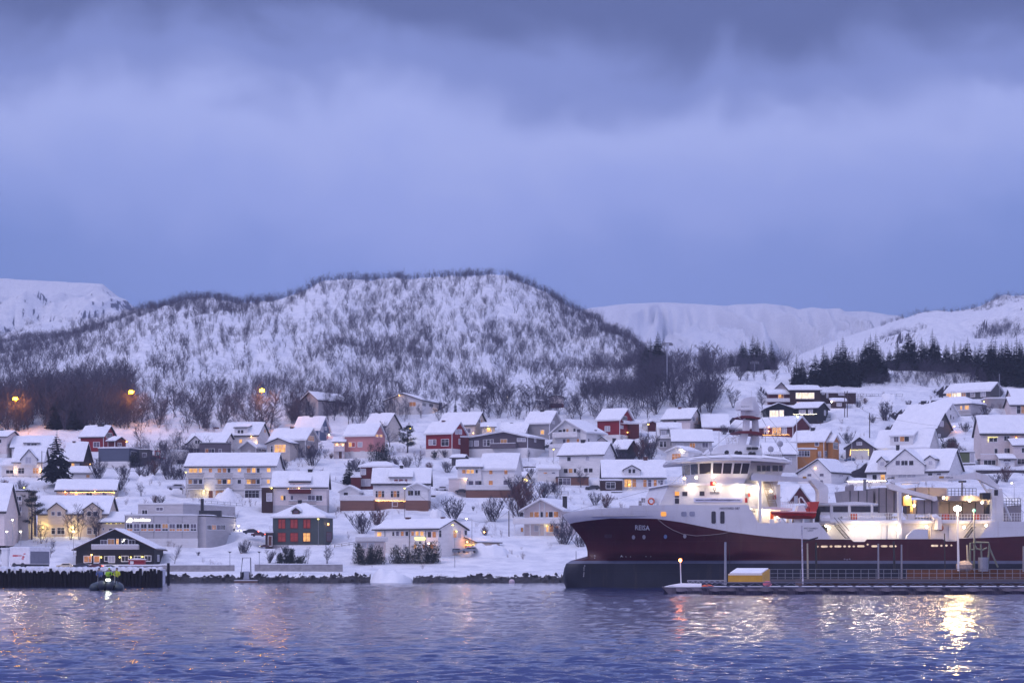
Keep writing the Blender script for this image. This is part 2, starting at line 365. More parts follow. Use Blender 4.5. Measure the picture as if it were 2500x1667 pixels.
hh = t.math('ADD', t.math('MULTIPLY', n1_, .16), t.math('MULTIPLY', n2_, .55))
bp = t.bump(hh, .7, .55)
t.l.new(t.math('MULTIPLY', t.math('ADD', n3_, .15), .75), bp.inputs['Strength'])
WATERM = m
o = npmesh('fjord_water', np.stack([XW, DW, ZW], -1).reshape(-1, 3), gridf(len(uw), len(Dw)), m); tag(o, kind='structure')
b = MB(); b.quad((-900, -60, -.45), (900, -60, -.45), (900, 640, -.45), (-900, 640, -.45)); tag(b.build('fjord_water', WATERM), kind='structure')   # the bay beyond the rippled part
# rock bank at the water's edge with snow on it
def bank(name, u0, u1, D, vtop, seed, vwob=3):
    us = np.arange(u0, u1+.1, 1.1); ts = np.linspace(0, 1, 22); U, T = np.meshgrid(us, ts); x = (U-CU)*D/F
    ztop = CH+(VH-vtop)*D/F; z = -.6+(ztop+.6+fbm(x/2.4, x*0, seed, 3)*vwob*.08)*T**.8
    d = D-2.2+T*5.5; bl = fbm(x/.75, T*3.1, seed+1, 3); bl2 = fbm(x/2.6+5, T*1.7, seed+4, 3); z = z+bl*.75+bl2*.8*T; d = d-np.abs(bl)*1.3-bl2*1.6
    lip = T > .93; z = np.where(lip, z-.25, z)
    return npmesh(name, np.stack([x, d, z], -1).reshape(-1, 3), gridf(len(us), len(ts)), BANKM, smooth=False)
m = bpy.data.materials.new('bank_rocks'); t = NT(m); v_ = t.coord()
g_ = t.node('ShaderNodeNewGeometry'); s_ = t.node('ShaderNodeSeparateXYZ'); t.l.new(g_.outputs['Normal'], s_.inputs[0])
p_ = t.node('ShaderNodeSeparateXYZ'); t.l.new(g_.outputs['Position'], p_.inputs[0])
a_ = t.math('ADD', t.math('MULTIPLY', s_.outputs[2], .9), t.math('ADD', t.math('MULTIPLY', p_.outputs[2], .62), t.noise(v_, 1.1, 5)))
k_ = t.ramp(a_, [(.0, (0, 0, 0)), (1, (1, 1, 1))]); k_ = t.math('GREATER_THAN', a_, 2.02)
t.base(t.mix(k_, t.ramp(t.noise(v_, 2.2, 5), [(.3, (.012, .011, .014)), (.75, (.05, .042, .048))]), (.84, .85, .88))); t.b.inputs['Roughness'].default_value = .8
BANKM = m
tag(bank('rock_bank', 380, 905, 471, 1401, 3), kind='structure'); tag(bank('rock_bank', 1008, 1440, 471, 1401.5, 9), kind='structure')
def mound(name, u, v, w, hpx, dep, seed, D=None, label=None, squash=1.0):
    """a heap of ploughed snow"""
    D = D or gD(u, v); s = D/F; n = 26; vs = []; a = np.linspace(-1, 1, n); A, B = np.meshgrid(a, a)
    h = np.clip(1.35-1.35*(np.abs(A)**2.2+np.abs(B)**2.2), 0, 1)**.8*(1+fbm(A*2.2, B*2.2, seed, 4)*.4)
    x = (u-CU)*s+A*w*s/2; y = D+B*dep; z = CH+(VH-v)*s-2.2+h*(hpx*s+2.2)
    o = npmesh(name, np.stack([x, y, z], -1).reshape(-1, 3), gridf(n, n), SNOW)
    return tag(o, label, 'snow heap', 'heaps of ploughed snow')
mound('snow_heap', 957, 1424, 128, 26, 13, 1, 474, 'heap of ploughed snow spilling over the rock bank into the water')
mound('snow_heap', *px('F', 2190, 1040), 120, 15, 6, 2, None, 'tall snow heap beside the two parked cars')
mound('snow_heap', *px('F', 1500, 560), 50, 13, 4, 3, None, 'low snow heap behind the shore house chimney')
mound('snow_heap', *px('F', 1600, 330), 60, 14, 4, 4, None, 'snow heap below the parked white car')
mound('snow_heap', *px('D', 900, 310), 90, 14, 6, 5, None, 'long snow heap in front of the apartment block')
mound('snow_heap', *px('A', 2010, 1290), 60, 8, 4, 6, None, 'rounded snow heap right of the bushes')
mound('snow_heap', *px('J', 730, 352), 50, 7, 5, 7, None, 'snow heap at the top of the snowy field')
# ------------------------------------------------------------------ trees
BARK = mat('birch_bark', (.060, .048, .062), .9, .35, 4); TWIG = mat('bare_twigs', (.068, .060, .088), .9, .3, 2)
TWIGR = mat('reddish_twigs', (.115, .054, .056), .9, .3, 2)
NEED = mat('spruce_needles', (.010, .018, .017), .8, .5, 1.5); PINE = mat('pine_needles', (.022, .030, .024), .8, .4, 1.5)
def branchy(seed, h, stems, spread, twigs, tr=.014, up=.5):
    """trunk and crown of a bare tree, roots at the origin"""
    r = random.Random(seed); tk = MB(); cr = MB()
    def seg(b, p, q, ra, rb): b.tube([p, q], [ra, rb], 3, close=False)
    for s in range(stems):
        a = r.random()*6.28; lean = spread*(.25+r.random()*.75) if stems > 1 else .06
        p = Vector((r.uniform(-.15, .15), r.uniform(-.15, .15), -.6)); d = Vector((math.cos(a)*lean, math.sin(a)*lean, 1)).normalized()
        L = h*(.75+.25*r.random()); n = 7; pts = [p]
        for i in range(n):
            d = (d+Vector((r.gauss(0, .11), r.gauss(0, .11), .06))).normalized(); p = p+d*L/n; pts.append(p)
        r0 = .045+h*.011/math.sqrt(stems)
        for i in range(n): seg(tk if i < 4 else cr, pts[i], pts[i+1], r0*(1-i/n*.85), r0*(1-(i+1)/n*.85))
        for t in range(twigs):
            f = .22+.78*r.random()**.8; x = f*n; i = min(int(x), n-1); base = pts[i].lerp(pts[i+1], x-i)
            ang = r.random()*6.28; e = Vector((math.cos(ang), math.sin(ang), up+r.random()*.9)).normalized(); ln = h*(.13+.20*(1-f))*(.6+.7*r.random())
            tip = base+e*ln; seg(cr, base, tip, tr*1.7, tr*.9)
            for q in range(4):
                g = .25+.75*r.random(); bb = base.lerp(tip, g); e2 = (e+Vector((r.gauss(0, .55), r.gauss(0, .55), .25+r.gauss(0, .35)))).normalized()
                t2 = bb+e2*ln*(.25+.4*r.random()); seg(cr, bb, t2, tr, tr*.5)
                if q < 2: e3 = (e2+Vector((r.gauss(0, .6), r.gauss(0, .6), .3))).normalized(); b3 = bb.lerp(t2, .5); seg(cr, b3, b3+e3*ln*.25, tr*.8, tr*.4)
    return tk, cr
def spruce(seed, h, w, tiers, snowy=False):
    r = random.Random(seed); tk = MB(); cr = MB(); sn = MB(); tk.tube([(0, 0, -.5), (0, 0, h*.97)], [.02*h+.03, .01], 5)
    for i in range(tiers):
        f = i/(tiers-1); z = h*(.06+.92*f); L = w*(1-f)**.82*(.8+.4*r.random())+.10; nb = max(6, int(13*(1-f*.5)))
        for k in range(nb):
            a = 6.283*(k+r.random()*.8)/nb; l = L*(.6+.55*r.random()); dr = l*(.28+.25*r.random())*(1-f*.6); c, s_ = math.cos(a), math.sin(a)
            tip = Vector((c*l, s_*l, z-dr)); q = Vector((-s_, c, 0)); base = Vector((0, 0, z+.10*h/tiers)); mid = base.lerp(tip, .55)+Vector((0, 0, .1*l))
            wd = l*.42
            cr.add([base, mid+q*wd, tip, mid-q*wd], [(0, 1, 2, 3)])
            for z2 in range(4):
                g = .3+.65*r.random(); b0 = base.lerp(tip, g); sgn = r.choice((-1, 1)); t2 = b0+q*sgn*wd*(1.1-.5*g)+Vector((c, s_, 0))*l*.16+Vector((0, 0, -.2*l*r.random()-.06))
                cr.add([b0, b0+Vector((c, s_, .1))*l*.18, t2], [(0, 1, 2)])
            if snowy and r.random() < .16: sn.add([mid+q*wd*.25+Vector((0, 0, .07)), mid-q*wd*.25+Vector((0, 0, .07)), tip.lerp(mid, .2)+Vector((0, 0, .07))], [(0, 1, 2)])
    cr.tube([(0, 0, h*.9), (0, 0, h*1.04)], [.05, .01], 3)
    return tk, cr, sn
def shrub(seed, w, d, h, n, leaf=.28):
    r = random.Random(seed); b = MB(); st = MB()
    cs = [(r.uniform(-.42, .42)*w, r.uniform(-.4, .4)*d, (.25+.75*r.random()**.7)*h) for _ in range(max(6, int(w*4)))]
    for _ in range(n):
        c = r.choice(cs); t = r.random(); a = r.random()*6.28; rad = (.25+.75*r.random())*(.55+.12*h)*(1.1-t*.6)
        p = Vector((c[0]+math.cos(a)*rad, c[1]+math.sin(a)*rad, c[2]*t)); e = Vector((math.cos(a), math.sin(a), 1.1+r.random())).normalized()
        q = Vector((-math.sin(a), math.cos(a), r.gauss(0, .5))).normalized(); l = leaf*(.7+.9*r.random())
        b.add([p-q*l*.22, p+e*l, p+q*l*.22], [(0, 1, 2)])
        if r.random() < .3: b.add([p, p+e*l*2.1+q*.05, p+q*l*.12], [(0, 1, 2)])
    for c in cs: st.tube([(c[0]*.6, c[1]*.6, -.3), (c[0], c[1], c[2]*.8)], [.05, .02], 4)
    return st, b
def mesh_of(b, name, m):
    o = b.build(name, m); me = o.data; bpy.data.objects.remove(o); return me
TREEV = []
for i, (h, st, sp, tw) in enumerate([(9, 1, .1, 58), (8, 3, .32, 28), (10, 2, .2, 36), (7, 5, .5, 18), (9, 4, .28, 24), (8.5, 1, .1, 62)]):
    tk, cr = branchy(40+i, h, st, sp, tw, .020); TREEV.append((h, mesh_of(tk, 'trunk', BARK), mesh_of(cr, 'crown', TWIG), None))
BUSHV = []
for i in range(4):
    tk, cr = branchy(80+i, 4, 14, .75, 13, .016, .9); BUSHV.append((4.0, mesh_of(tk, 'trunk', BARK), mesh_of(cr, 'crown', TWIGR if i == 3 else TWIG), None))
SPRV = []
for i, (h, w, n) in enumerate([(10, 2.3, 24), (10, 2.9, 24), (10, 1.9, 26)]):
    tk, cr, sn = spruce(60+i, h, w, n); SPRV.append((float(h), mesh_of(tk, 'trunk', BARK), mesh_of(cr, 'crown', NEED), None))
tk, cr, sn = spruce(66, 10, 3.6, 21, True); BIGSPR = (10.0, mesh_of(tk, 'trunk', BARK), mesh_of(cr, 'crown', NEED), mesh_of(sn, 'snow_cover', SNOW))
def plant(name, var, loc, h, rz, label, cat, group, wide=1.0):
    h0, tm, cm, sm = var; e = empty(name, loc, rz, label, cat, group); s = h/h0; e.scale = (s*wide, s*wide, s)
    for nm, me in (('trunk', tm), ('crown', cm)):
        o = bpy.data.objects.new(nm, me); COL.objects.link(o); o.parent = e
    if sm: q = bpy.data.objects.new('snow_cover', sm); COL.objects.link(q); q.parent = o
    return e
def tree_at(c, x, yb, hz, kind, label, group='bare trees among the houses', i=0, wide=1.0, D=None):
    """kind b bare tree, u bush, s spruce; yb root row, hz height, both in crop pixels"""
    u, v = px(c, x, yb); D = D or gD(u, v); s = D/F; h = hz/CROPS[c][2]*s*(1.2 if kind == 'u' else 1.05); x_, y_, z_ = P(u, v, D)
    var = {'b': TREEV, 'u': BUSHV, 's': SPRV}[kind]; var = var[i % len(var)]
    nm, ct = {'b': ('bare_tree', 'tree'), 'u': ('bare_bush', 'bush'), 's': ('spruce_tree', 'tree')}[kind]
    return plant(nm, var, (x_, y_, z_-.1), h, random.random()*6.28, label, ct, group, wide)
# trees of the band behind the top row of houses, one by one
BAND = [(-20, 330, 965, 1052, 52, 92), (330, 720, 965, 1055, 34, 72), (700, 1000, 985, 1045, 34, 72), (1180, 1560, 970, 1030, 36, 76), (1560, 1740, 950, 1015, 28, 96), (1560, 1740, 895, 950, 22, 80), (1000, 1180, 985, 1025, 12, 56), (480, 560, 1020, 1075, 10, 46), (1740, 1900, 900, 935, 10, 44), (2060, 2420, 915, 945, 8, 34), (380, 520, 1110, 1145, 9, 40)]
nb = 0
for u0, u1, v0, v1, n, hp in BAND:
    for i in range(n):
        u = random.uniform(u0, u1); v = random.uniform(v0, v1); D = gD(u, v); s = D/F; z = float(ground_z(u, D))
        left = u < 260
        plant('bare_tree', TREEV[nb % 6], ((u-CU)*s, D, z-.2), hp*s*(.5+.6*random.random()), random.random()*6.28,
              'bare leafless tree in the dark belt of wood above the top row of houses', 'tree', 'bare trees in the belt of wood above the houses', 1.15 if not left else 1.4); nb += 1
for c, x, y in (('A', 212, 190), ('A', 1820, 105), ('C', 1342, 75)):   # trees added close behind the three orange lamps: their lit twigs form the halo
    for k in range(3):
        u, v = px(c, x, y); D = 650.5+k*1.6+(9 if c == 'A' and x > 1000 else 0); s = D/F; zt = CH+(VH-v)*s+2.2; x_ = (u-CU)*s+(-2.2, .3, 2.4)[k]; zg = float(ground_z(u, D))
        plant('bare_tree', TREEV[(k*2+1) % 6], (x_, D, zg-.2), zt-zg, k*2.1, 'bare leafless tree added close behind an orange street lamp to catch its light', 'tree', 'bare trees added to catch the orange lamp light', 1.1)
# spruces on the right and a few on the left
SPL = [(1588, 905, 80), (1606, 905, 92), (1622, 905, 70), (1575, 900, 60), (1785, 900, 40), (1820, 905, 70), (1838, 905, 85), (1850, 905, 78), (1865, 905, 72), (1883, 905, 70), (1812, 900, 62),
       (1945, 938, 72), (1958, 935, 60), (1990, 938, 74), (2010, 935, 88), (2020, 938, 70), (2045, 935, 98), (2058, 932, 108), (2066, 938, 90), (2080, 935, 80), (2095, 925, 78), (2112, 925, 96), (2125, 925, 105), (2138, 928, 108), (2150, 926, 80),
       (2172, 900, 52), (2190, 905, 72), (2205, 905, 66), (2218, 905, 92), (2232, 905, 78), (2250, 905, 80), (2262, 902, 64), (2276, 905, 98), (2290, 900, 60), (2310, 908, 68), (2330, 905, 74), (2345, 908, 70), (2362, 905, 80), (2380, 905, 62), (2395, 915, 84),
       (2412, 925, 88), (2430, 925, 95), (2440, 930, 80), (2455, 935, 100), (2470, 930, 92), (2482, 935, 108), (2495, 940, 100), (2510, 940, 100), (2445, 905, 72), (2420, 900, 72), (2460, 900, 70), (2490, 905, 76), (2540, 935, 95), (2030, 930, 70), (2085, 940, 65)]
SPL = [(u, v, hp*1.06) for u, v, hp in SPL]+[(u+7, v-6, hp*.85) for u, v, hp in SPL if 1990 < u < 2480][::2]
for i, (u, v, hp) in enumerate(SPL):
    D = gD(u, v); s = D/F; plant('spruce_tree', SPRV[i % 3], ((u-CU)*s, D, float(ground_z(u, D))-.6), hp*s*1.02, i*1.7, 'dark spruce in the line of spruces below the right hill', 'tree', 'spruces below the right hill', random.uniform(.95, 1.3))
for i, (u, v, hp, lb) in enumerate([(140, 1045, 80, 'dark spruce left of the other in the wood under the orange lamps'), (187, 1047, 92, 'broad dark spruce right of the other in the wood under the orange lamps'), (168, 1035, 60, 'smaller dark spruce between two larger ones at the left')]):
    D = gD(u, v); s = D/F; plant('spruce_tree', SPRV[1], ((u-CU)*s, D, float(ground_z(u, D))-.3), hp*s, i, lb, 'tree', 'spruces in the wood at the left', 1.25)
x_, y_, z_ = P(139, 1171, 586); plant('spruce_tree', BIGSPR, (x_, y_, z_), 118*586/F, .4, 'big dark spruce with snow on its boughs beside the white house', 'tree', 'spruces among the houses', 1.0)
tree_at('E', 290, 1350, 310, 's', 'small spruce left of the dark red house', 'spruces among the houses', 0, 1.5)
tree_at('G', 1435, 10, 0.1, 's', 'tiny spruce', 'x', 2) if False else None
u, v = px('E', 1745, 400); D = gD(u, v); plant('spruce_tree', SPRV[2], ((u-CU)*D/F, D, float(ground_z(u, D))-.5), 45*D/F, 0, 'slim bluish spruce right of the top white house', 'tree', 'spruces among the houses', .7)
# bare trees and bushes among the houses, each where it stands
TT = [('A', 1930, 880, 400, 'b', 'wide bare tree right of the dark red house'), ('A', 1350, 1280, 280, 'u', 'reddish bare bush in front of the flat roofed blue house'), ('A', 1700, 1290, 220, 'u', 'bare bush below the flat roofed blue house'),
      ('A', 1930, 1500, 180, 'b', 'round bare bush right of the long low house'), ('A', 2230, 900, 160, 'u', 'low bare bush on the snow field at the left'), ('A', 290, 1480, 180, 'u', 'bare bush left of the long low house'),
      ('B', 230, 890, 560, 'b', 'dark bare tree beside the beige block'), ('B', 970, 890, 480, 'b', 'thin bare tree in front of the bright wall lamp'),
      ('B', 1100, 900, 520, 'b', 'leaning bare tree between the two gables of the cream building'), ('B', 1330, 860, 460, 'b', 'thin bare tree at the right gable of the cream building'), ('B', 560, 940, 340, 'b', 'bare tree at the left end of the cream building'), ('B', 690, 1130, 290, 'b', 'round bare tree right of the white container truck'),
      ('D', 140, 1210, 320, 'b', 'bare tree with round crown in front of the white office block'), ('D', 1430, 1200, 180, 'u', 'pale bare bush left of the dark evergreen bush'), ('D', 1960, 1200, 230, 'b', 'small bare tree below the dark slate house'), ('D', 2230, 1200, 270, 'b', 'bare tree at the right corner of the dark slate house'), ('D', 1060, 1060, 120, 'u', 'small bare shrub on the snow slope'), ('D', 1110, 1060, 180, 'u', 'slim bare shrub on the snow slope'),
      ('C', 2030, 1110, 330, 'u', 'bare bush right of the grey gabled house'), ('C', 2200, 1000, 160, 'b', 'small bare tree left of the pink house'), ('C', 1650, 1160, 160, 'u', 'bare bush behind the apartment block'), ('C', 160, 870, 300, 'b', 'bare tree on the snow left of the white gabled house'), ('C', 250, 330, 300, 'b', 'round bare tree standing alone on the slope, left one'), ('C', 600, 330, 310, 'b', 'round dense bare tree standing on the slope beside the sign'),
      ('E', 860, 840, 420, 'b', 'bare tree right of the pink house'), ('E', 1230, 1140, 250, 'b', 'small bare tree below the first red house'), ('E', 1640, 1200, 180, 'u', 'bushy bare shrub near the grey shed'), ('E', 1390, 1180, 140, 'u', 'bare shrub behind the white dormer house'), ('E', 1080, 1140, 180, 'u', 'pale bare shrub behind the dark red house'), ('E', 400, 1200, 200, 'u', 'pale bare bushes above the small spruce'), ('E', 1600, 980, 110, 'u', 'small bare shrub in front of the first red house'), ('E', 50, 1000, 80, 'u', 'low bush left of the pink house'),
      ('F', 1720, 620, 330, 'u', 'fan shaped bare bush behind the shore house, left one'), ('F', 2240, 640, 340, 'u', 'fan shaped bare bush right of the shore house, right one'), ('F', 480, 810, 330, 'u', 'spreading bare bush left of the shore house'), ('F', 680, 700, 260, 'u', 'spreading bare bush above the shore house roof'),
      ('G', 620, 1030, 180, 'b', 'dark bare tree right of the grey brown house'), ('G', 1700, 1180, 420, 'b', 'bare tree right of the large white house'), ('G', 1850, 1100, 300, 'b', 'dark bare tree before the dark gable'), ('G', 2250, 1000, 300, 'b', 'tall bare tree behind the white bungalow'), ('G', 1330, 1400, 300, 'b', 'slim bare tree in front of the large white house'), ('G', 480, 1560, 320, 'u', 'dense dark bare bush right of the brown fence'), ('G', 650, 1240, 120, 'u', 'bare bush left of the large white house'),
      ('H', 520, 560, 500, 'u', 'tall dark bare thicket behind the chalet by the shore'), ('H', 800, 320, 230, 'b', 'thin bare tree behind the chalet by the shore'), ('H', 1100, 960, 400, 'u', 'bare bush in front of the chalet by the shore'), ('H', 1330, 1000, 220, 'u', 'bare bush beside the ship bow'), ('H', 1680, 440, 200, 'u', 'pale bare bushes above the ship bow'), ('H', 1530, 400, 180, 'u', 'bare shrub above the ship bow, left one'),
      ('I', 1020, 790, 120, 'u', 'round bare bush left of the ship mast'), ('I', 860, 540, 300, 'b', 'bare tree above the snow field behind the ship mast'), ('I', 1130, 470, 300, 'b', 'thin bare tree above the ship mast'), ('I', 730, 510, 340, 'b', 'spreading bare tree above the white two part house'), ('I', 100, 610, 380, 'b', 'spreading bare tree above the small red shed'), ('I', 1470, 500, 350, 'b', 'bare tree left of the brown house'), ('I', 40, 1090, 240, 'b', 'bare tree left of the white house with two dormers'),
      ('J', 690, 625, 240, 'u', 'round bare bush alone in the snow field at the right'), ('J', 540, 650, 100, 'u', 'small reddish bush beside the lone pole'), ('J', 250, 900, 160, 'u', 'bare shrub behind the dark garage'), ('J', 1470, 950, 130, 'u', 'broad dark bush below the dark grey house'), ('J', 1560, 1120, 200, 'u', 'dark bush left of the green shed'), ('J', 1790, 660, 130, 'u', 'bare bushes right of the white gable'), ('J', 1900, 560, 150, 'u', 'bare bush below the grey top house'), ('J', 2130, 1350, 200, 'u', 'bare bush behind the crane at the right')]
TT += [('C', 60, 1290, 190, 'u', 'bare thicket left of the apartment block, left part'), ('C', 150, 1295, 180, 'u', 'bare thicket left of the apartment block, middle part'), ('C', 250, 1290, 190, 'u', 'bare thicket touching the left end of the apartment block'), ('A', 2100, 1230, 220, 'u', 'dark bare thicket below the small red tractor'), ('A', 1960, 1290, 240, 'u', 'dark bare bush right of the flat roofed blue house'), ('A', 2290, 1220, 200, 'u', 'dark bare thicket at the left of the white deck'), ('A', 1650, 1420, 180, 'u', 'bare bush above the long low house'), ('A', 60, 1440, 160, 'u', 'bare bush below the pale wing at the left edge'),
      ('H', 420, 590, 430, 'b', 'tall dark bare tree left of the shore chalet'), ('H', 640, 330, 280, 'u', 'bare shrub behind the shore chalet roof, left one'), ('H', 950, 250, 190, 'u', 'bare shrub above the shore chalet chimney'), ('G', 2150, 1010, 280, 'u', 'dark bare thicket right of the black gabled house'), ('G', 1960, 1150, 240, 'u', 'bare thicket below the black gabled house'), ('G', 2300, 1020, 220, 'u', 'dark bare bush behind the bungalow chimney'), ('G', 820, 1560, 260, 'u', 'bare shrubs on the bank below the plain white house'), ('G', 1000, 1560, 240, 'b', 'thin bare tree on the bank below the plain white house'),
      ('I', 150, 1010, 230, 'u', 'dark bare thicket left of the white garage'), ('I', 40, 950, 200, 'b', 'dark bare tree below the small red shed'), ('J', 1650, 760, 130, 'u', 'bare shrubs on the slope below the hipped bungalow'), ('J', 1500, 1080, 230, 'u', 'dark bare bush right of the grand white house'), ('J', 2000, 1400, 150, 'u', 'bare shrubs behind the rear crane boom'), ('J', 1890, 640, 130, 'u', 'bare shrubs beside the pale three storey house'), ('J', 370, 470, 90, 'u', 'low dark hedge of twigs right of the brown shed'), ('J', 450, 420, 80, 'u', 'low dark hedge of twigs at the top of the snow field'), ('J', 970, 450, 80, 'u', 'low dark hedge left of the hipped bungalow'),
      ('D', 1680, 1080, 130, 'u', 'bare shrub under the dark slate house'), ('D', 470, 1090, 60, 'u', 'small dark shrub right of the office block'), ('F', 2150, 820, 130, 'u', 'bare shrub above the carport roof'), ('F', 1990, 470, 60, 'u', 'small bare shrub on the bank above the shore house'), ('E', 960, 1130, 150, 'u', 'pale bare shrub right of the hipped house'), ('E', 330, 1180, 180, 'u', 'pale bare sticks left of the hipped house'), ('B', 2120, 380, 120, 'u', 'dark clipped bushes behind the office block'), ('B', 2200, 385, 120, 'u', 'dark clipped bush at the right end behind the office block')]
for i, (c, x, y, h, k, lb) in enumerate(TT): tree_at(c, x, y, h, k, lb, 'bare trees among the houses' if k == 'b' else 'bare bushes among the houses', i, 1.0)
# evergreen shrubs
def shrub_at(c, x0, x1, yb, h, n, seed, label, cat='shrub', m=None, D=None, grp=None):
    u0, v = px(c, x0, yb); u1, _ = px(c, x1, yb); D = D or gD((u0+u1)/2, v); s = D/F; st, b = shrub(seed, (u1-u0)*s, 1.8, h/CROPS[c][2]*s*1.25, int(n*1.5))
    e = empty('evergreen_shrub', P((u0+u1)/2, v, D), 0, label, cat, grp); st.build('stem', BARK, e); b.build('foliage', m or PINE, e); return e
shrub_at('F', 320, 840, 1215, 230, 2600, 1, 'dark evergreen shrubs below the shore house, left clump', grp='evergreen shrubs by the shore'); shrub_at('F', 850, 1120, 1205, 200, 1200, 2, 'low dark evergreen shrub in the middle of the row below the shore house', grp='evergreen shrubs by the shore')
shrub_at('F', 1110, 1560, 1205, 250, 2400, 3, 'tall dark evergreen shrubs at the right end below the shore house', grp='evergreen shrubs by the shore')
shrub_at('D', 1530, 1790, 1205, 170, 1600, 4, 'dark evergreen bush in front of the dark slate house'); shrub_at('D', 1790, 1930, 1205, 80, 400, 5, 'low evergreen bush right of the larger evergreen bush')
shrub_at('E', 540, 920, 1060, 220, 1800, 6, 'broad dark pine bush below the pink house'); shrub_at('A', 1760, 1900, 1110, 190, 600, 8, 'dark evergreen in front of the flat roofed blue house')
shrub_at('J', 1330, 1560, 960, 120, 900, 9, 'clipped dark hedge below the dark grey house', 'hedge'); shrub_at('E', 1420, 1500, 1000, 90, 250, 10, 'small pointed evergreen before the first red house')
def pine_at(c, x, yb, hz, w, label, seed, n=2200, sp=.35):
    u, v = px(c, x, yb); D = gD(u, v); s = D/F; h = hz/CROPS[c][2]*s; wd = w/CROPS[c][2]*s; r = random.Random(seed); e = empty('pine_tree', P(u, v, D), 0, label, 'tree', 'pines among the houses'); t = MB(); t.tube([(0, 0, -.6), (.15, 0, h*.5), (0, .1, h*.95)], [.2, .14, .04], 6); f = MB()
    for k in range(22):
        z = h*(sp+(1-sp)*r.random()); L = wd*.5*(.35+.75*math.sin(math.pi*min(1, (z/h-sp)/(1-sp)*.85+.15)))*(.6+.6*r.random()); a = r.random()*6.28; tip = Vector((math.cos(a)*L, math.sin(a)*L, z+L*.25)); t.tube([(0, 0, z-L*.15), tip], [.05, .02], 4)
        for _ in range(n//22):
            g = .3+.75*r.random(); c0 = Vector((0, 0, z)).lerp(tip, g)+Vector((r.gauss(0, .3), r.gauss(0, .3), r.gauss(0, .16))); d = Vector((r.gauss(0, 1), r.gauss(0, 1), .4+r.random())).normalized()*.34; q = d.cross(Vector((r.gauss(0, 1), r.gauss(0, 1), 1))).normalized()*.07; f.add([c0-q, c0+d, c0+q], [(0, 1, 2)])
    t.build('trunk', BARK, e); f.build('crown', PINE, e)
pine_at('B', 430, 900, 700, 330, 'tall dark pine in front of the beige block and the cream building', 5, 3000)
pine_at('E', 1090, 920, 350, 260, 'dark spreading pine lit from behind by the yellow street lamp', 6, 2600, .2)
# open birch scrub on the hills: beyond counting, one object
def scrub_templates(n=10):
    out = []
    for i in range(n):
        r = random.Random(500+i); T = []
        for s in range(r.randint(3, 5)):
            a = r.random()*6.28; lean = r.uniform(.05, .55); p = np.array([r.uniform(-.1, .1), r.uniform(-.1, .1), -.15]); d = np.array([math.cos(a)*lean, math.sin(a)*lean, 1.0]); L = r.uniform(.65, 1.0)
            q = p+d*L; T.append((p, q, .016))
            for k in range(9):
                f = r.uniform(.25, 1); b = p+d*L*f; a2 = r.random()*6.28; e = np.array([math.cos(a2)*.7, math.sin(a2)*.7, r.uniform(.3, 1.1)]); ln = r.uniform(.12, .30); c = b+e*ln; T.append((b, c, .0105))
                for z in range(2): a3 = r.random()*6.28; T.append((b+(c-b)*r.uniform(.3, .9), c+np.array([math.cos(a3)*.12, math.sin(a3)*.12, r.uniform(0, .16)]), .008))
        V = []
        for p, q, w in T:
            a = r.random()*3.14; wv = np.array([math.cos(a)*w, math.sin(a)*w*.4, 0]); V += [p-wv, p+wv, q]
        out.append(np.array(V))
    return out
TPL = scrub_templates()
def scrub(name, pts, hs, label, m=TWIG):
    V = []
    for (x, y, z), h in zip(pts, hs):
        t = TPL[RNG.integers(len(TPL))]; a = RNG.random()*6.28; c, s = math.cos(a), math.sin(a)
        V.append(np.stack([(t[:, 0]*c-t[:, 1]*s)*h*1.05+x, (t[:, 0]*s+t[:, 1]*c)*h*1.05+y, t[:, 2]*h+z], 1))
    V = np.concatenate(V); f = np.arange(len(V)).reshape(-1, 3); o = npmesh(name, V, f, m, False); return tag(o, label, 'scrub', kind='stuff')
def hill_points(n, u0, u1, dens, t0=0.0, t1=1.02, hb=4.0):
    pts, hs = [], []
    while len(pts) < n:
        u = RNG.uniform(u0, u1, 600); t = RNG.uniform(t0, t1, 600); dt = town_D(vt_(u)); D = dt+(Dr_(u)-dt)*t; x = (u-CU)*D/F
        cl = fbm(x/20, D/150, 77, 5); keep = RNG.random(600) < np.clip(dens(u, t)+cl*.6, 0.02, 1)
        z = ground_z(u, D)
        for i in np.where(keep)[0]: pts.append((x[i], D[i], z[i])); hs.append(hb*(.55+.8*RNG.random()))
    return pts[:n], hs[:n]
def hd(u, t):
    d = np.interp(u, [0, 250, 330, 700, 1150, 1300, 1450, 1550], [.75, .65, .50, .46, .50, .75, .95, .9])
    return d+.1*t-np.where((u > 1250) & (u < 1420) & (t < .25), .6, 0)
p, h = hill_points(9600, -500, 1600, hd); scrub('hillside_scrub', p, h, 'thin bare birch scrub scattered over the snowy hill')
p, h = hill_points(1000, -400, 1560, lambda u, t: .6+0*u, .98, 1.02, 3.2); scrub('ridge_scrub', p, h, 'dark fringe of bare birches along the ridge of the hill')
def far_points(n, prof, D0, D1, vbase, tmin, hb, amp):
    pr = np.array(prof, float); pts, hs = [], []
    while len(pts) < n:
        u = RNG.uniform(pr[0, 0], pr[-1, 0]); t = tmin+(1.0-tmin)*RNG.random(); D = D0+(D1-D0)*t; vr = np.interp(u, pr[:, 0], pr[:, 1]); v = vbase+(vr-vbase)*(.5*t+.5*(1-(1-t)**2)); x = (u-CU)*D/F
        if fbm(np.array([x/60]), np.array([D/90]), 91, 4)[0] < .05-.3*(t > .97): continue
        pts.append((x, D, CH+(VH-v)*D/F-1.0)); hs.append(hb*(.6+.7*RNG.random()))
    return pts, hs
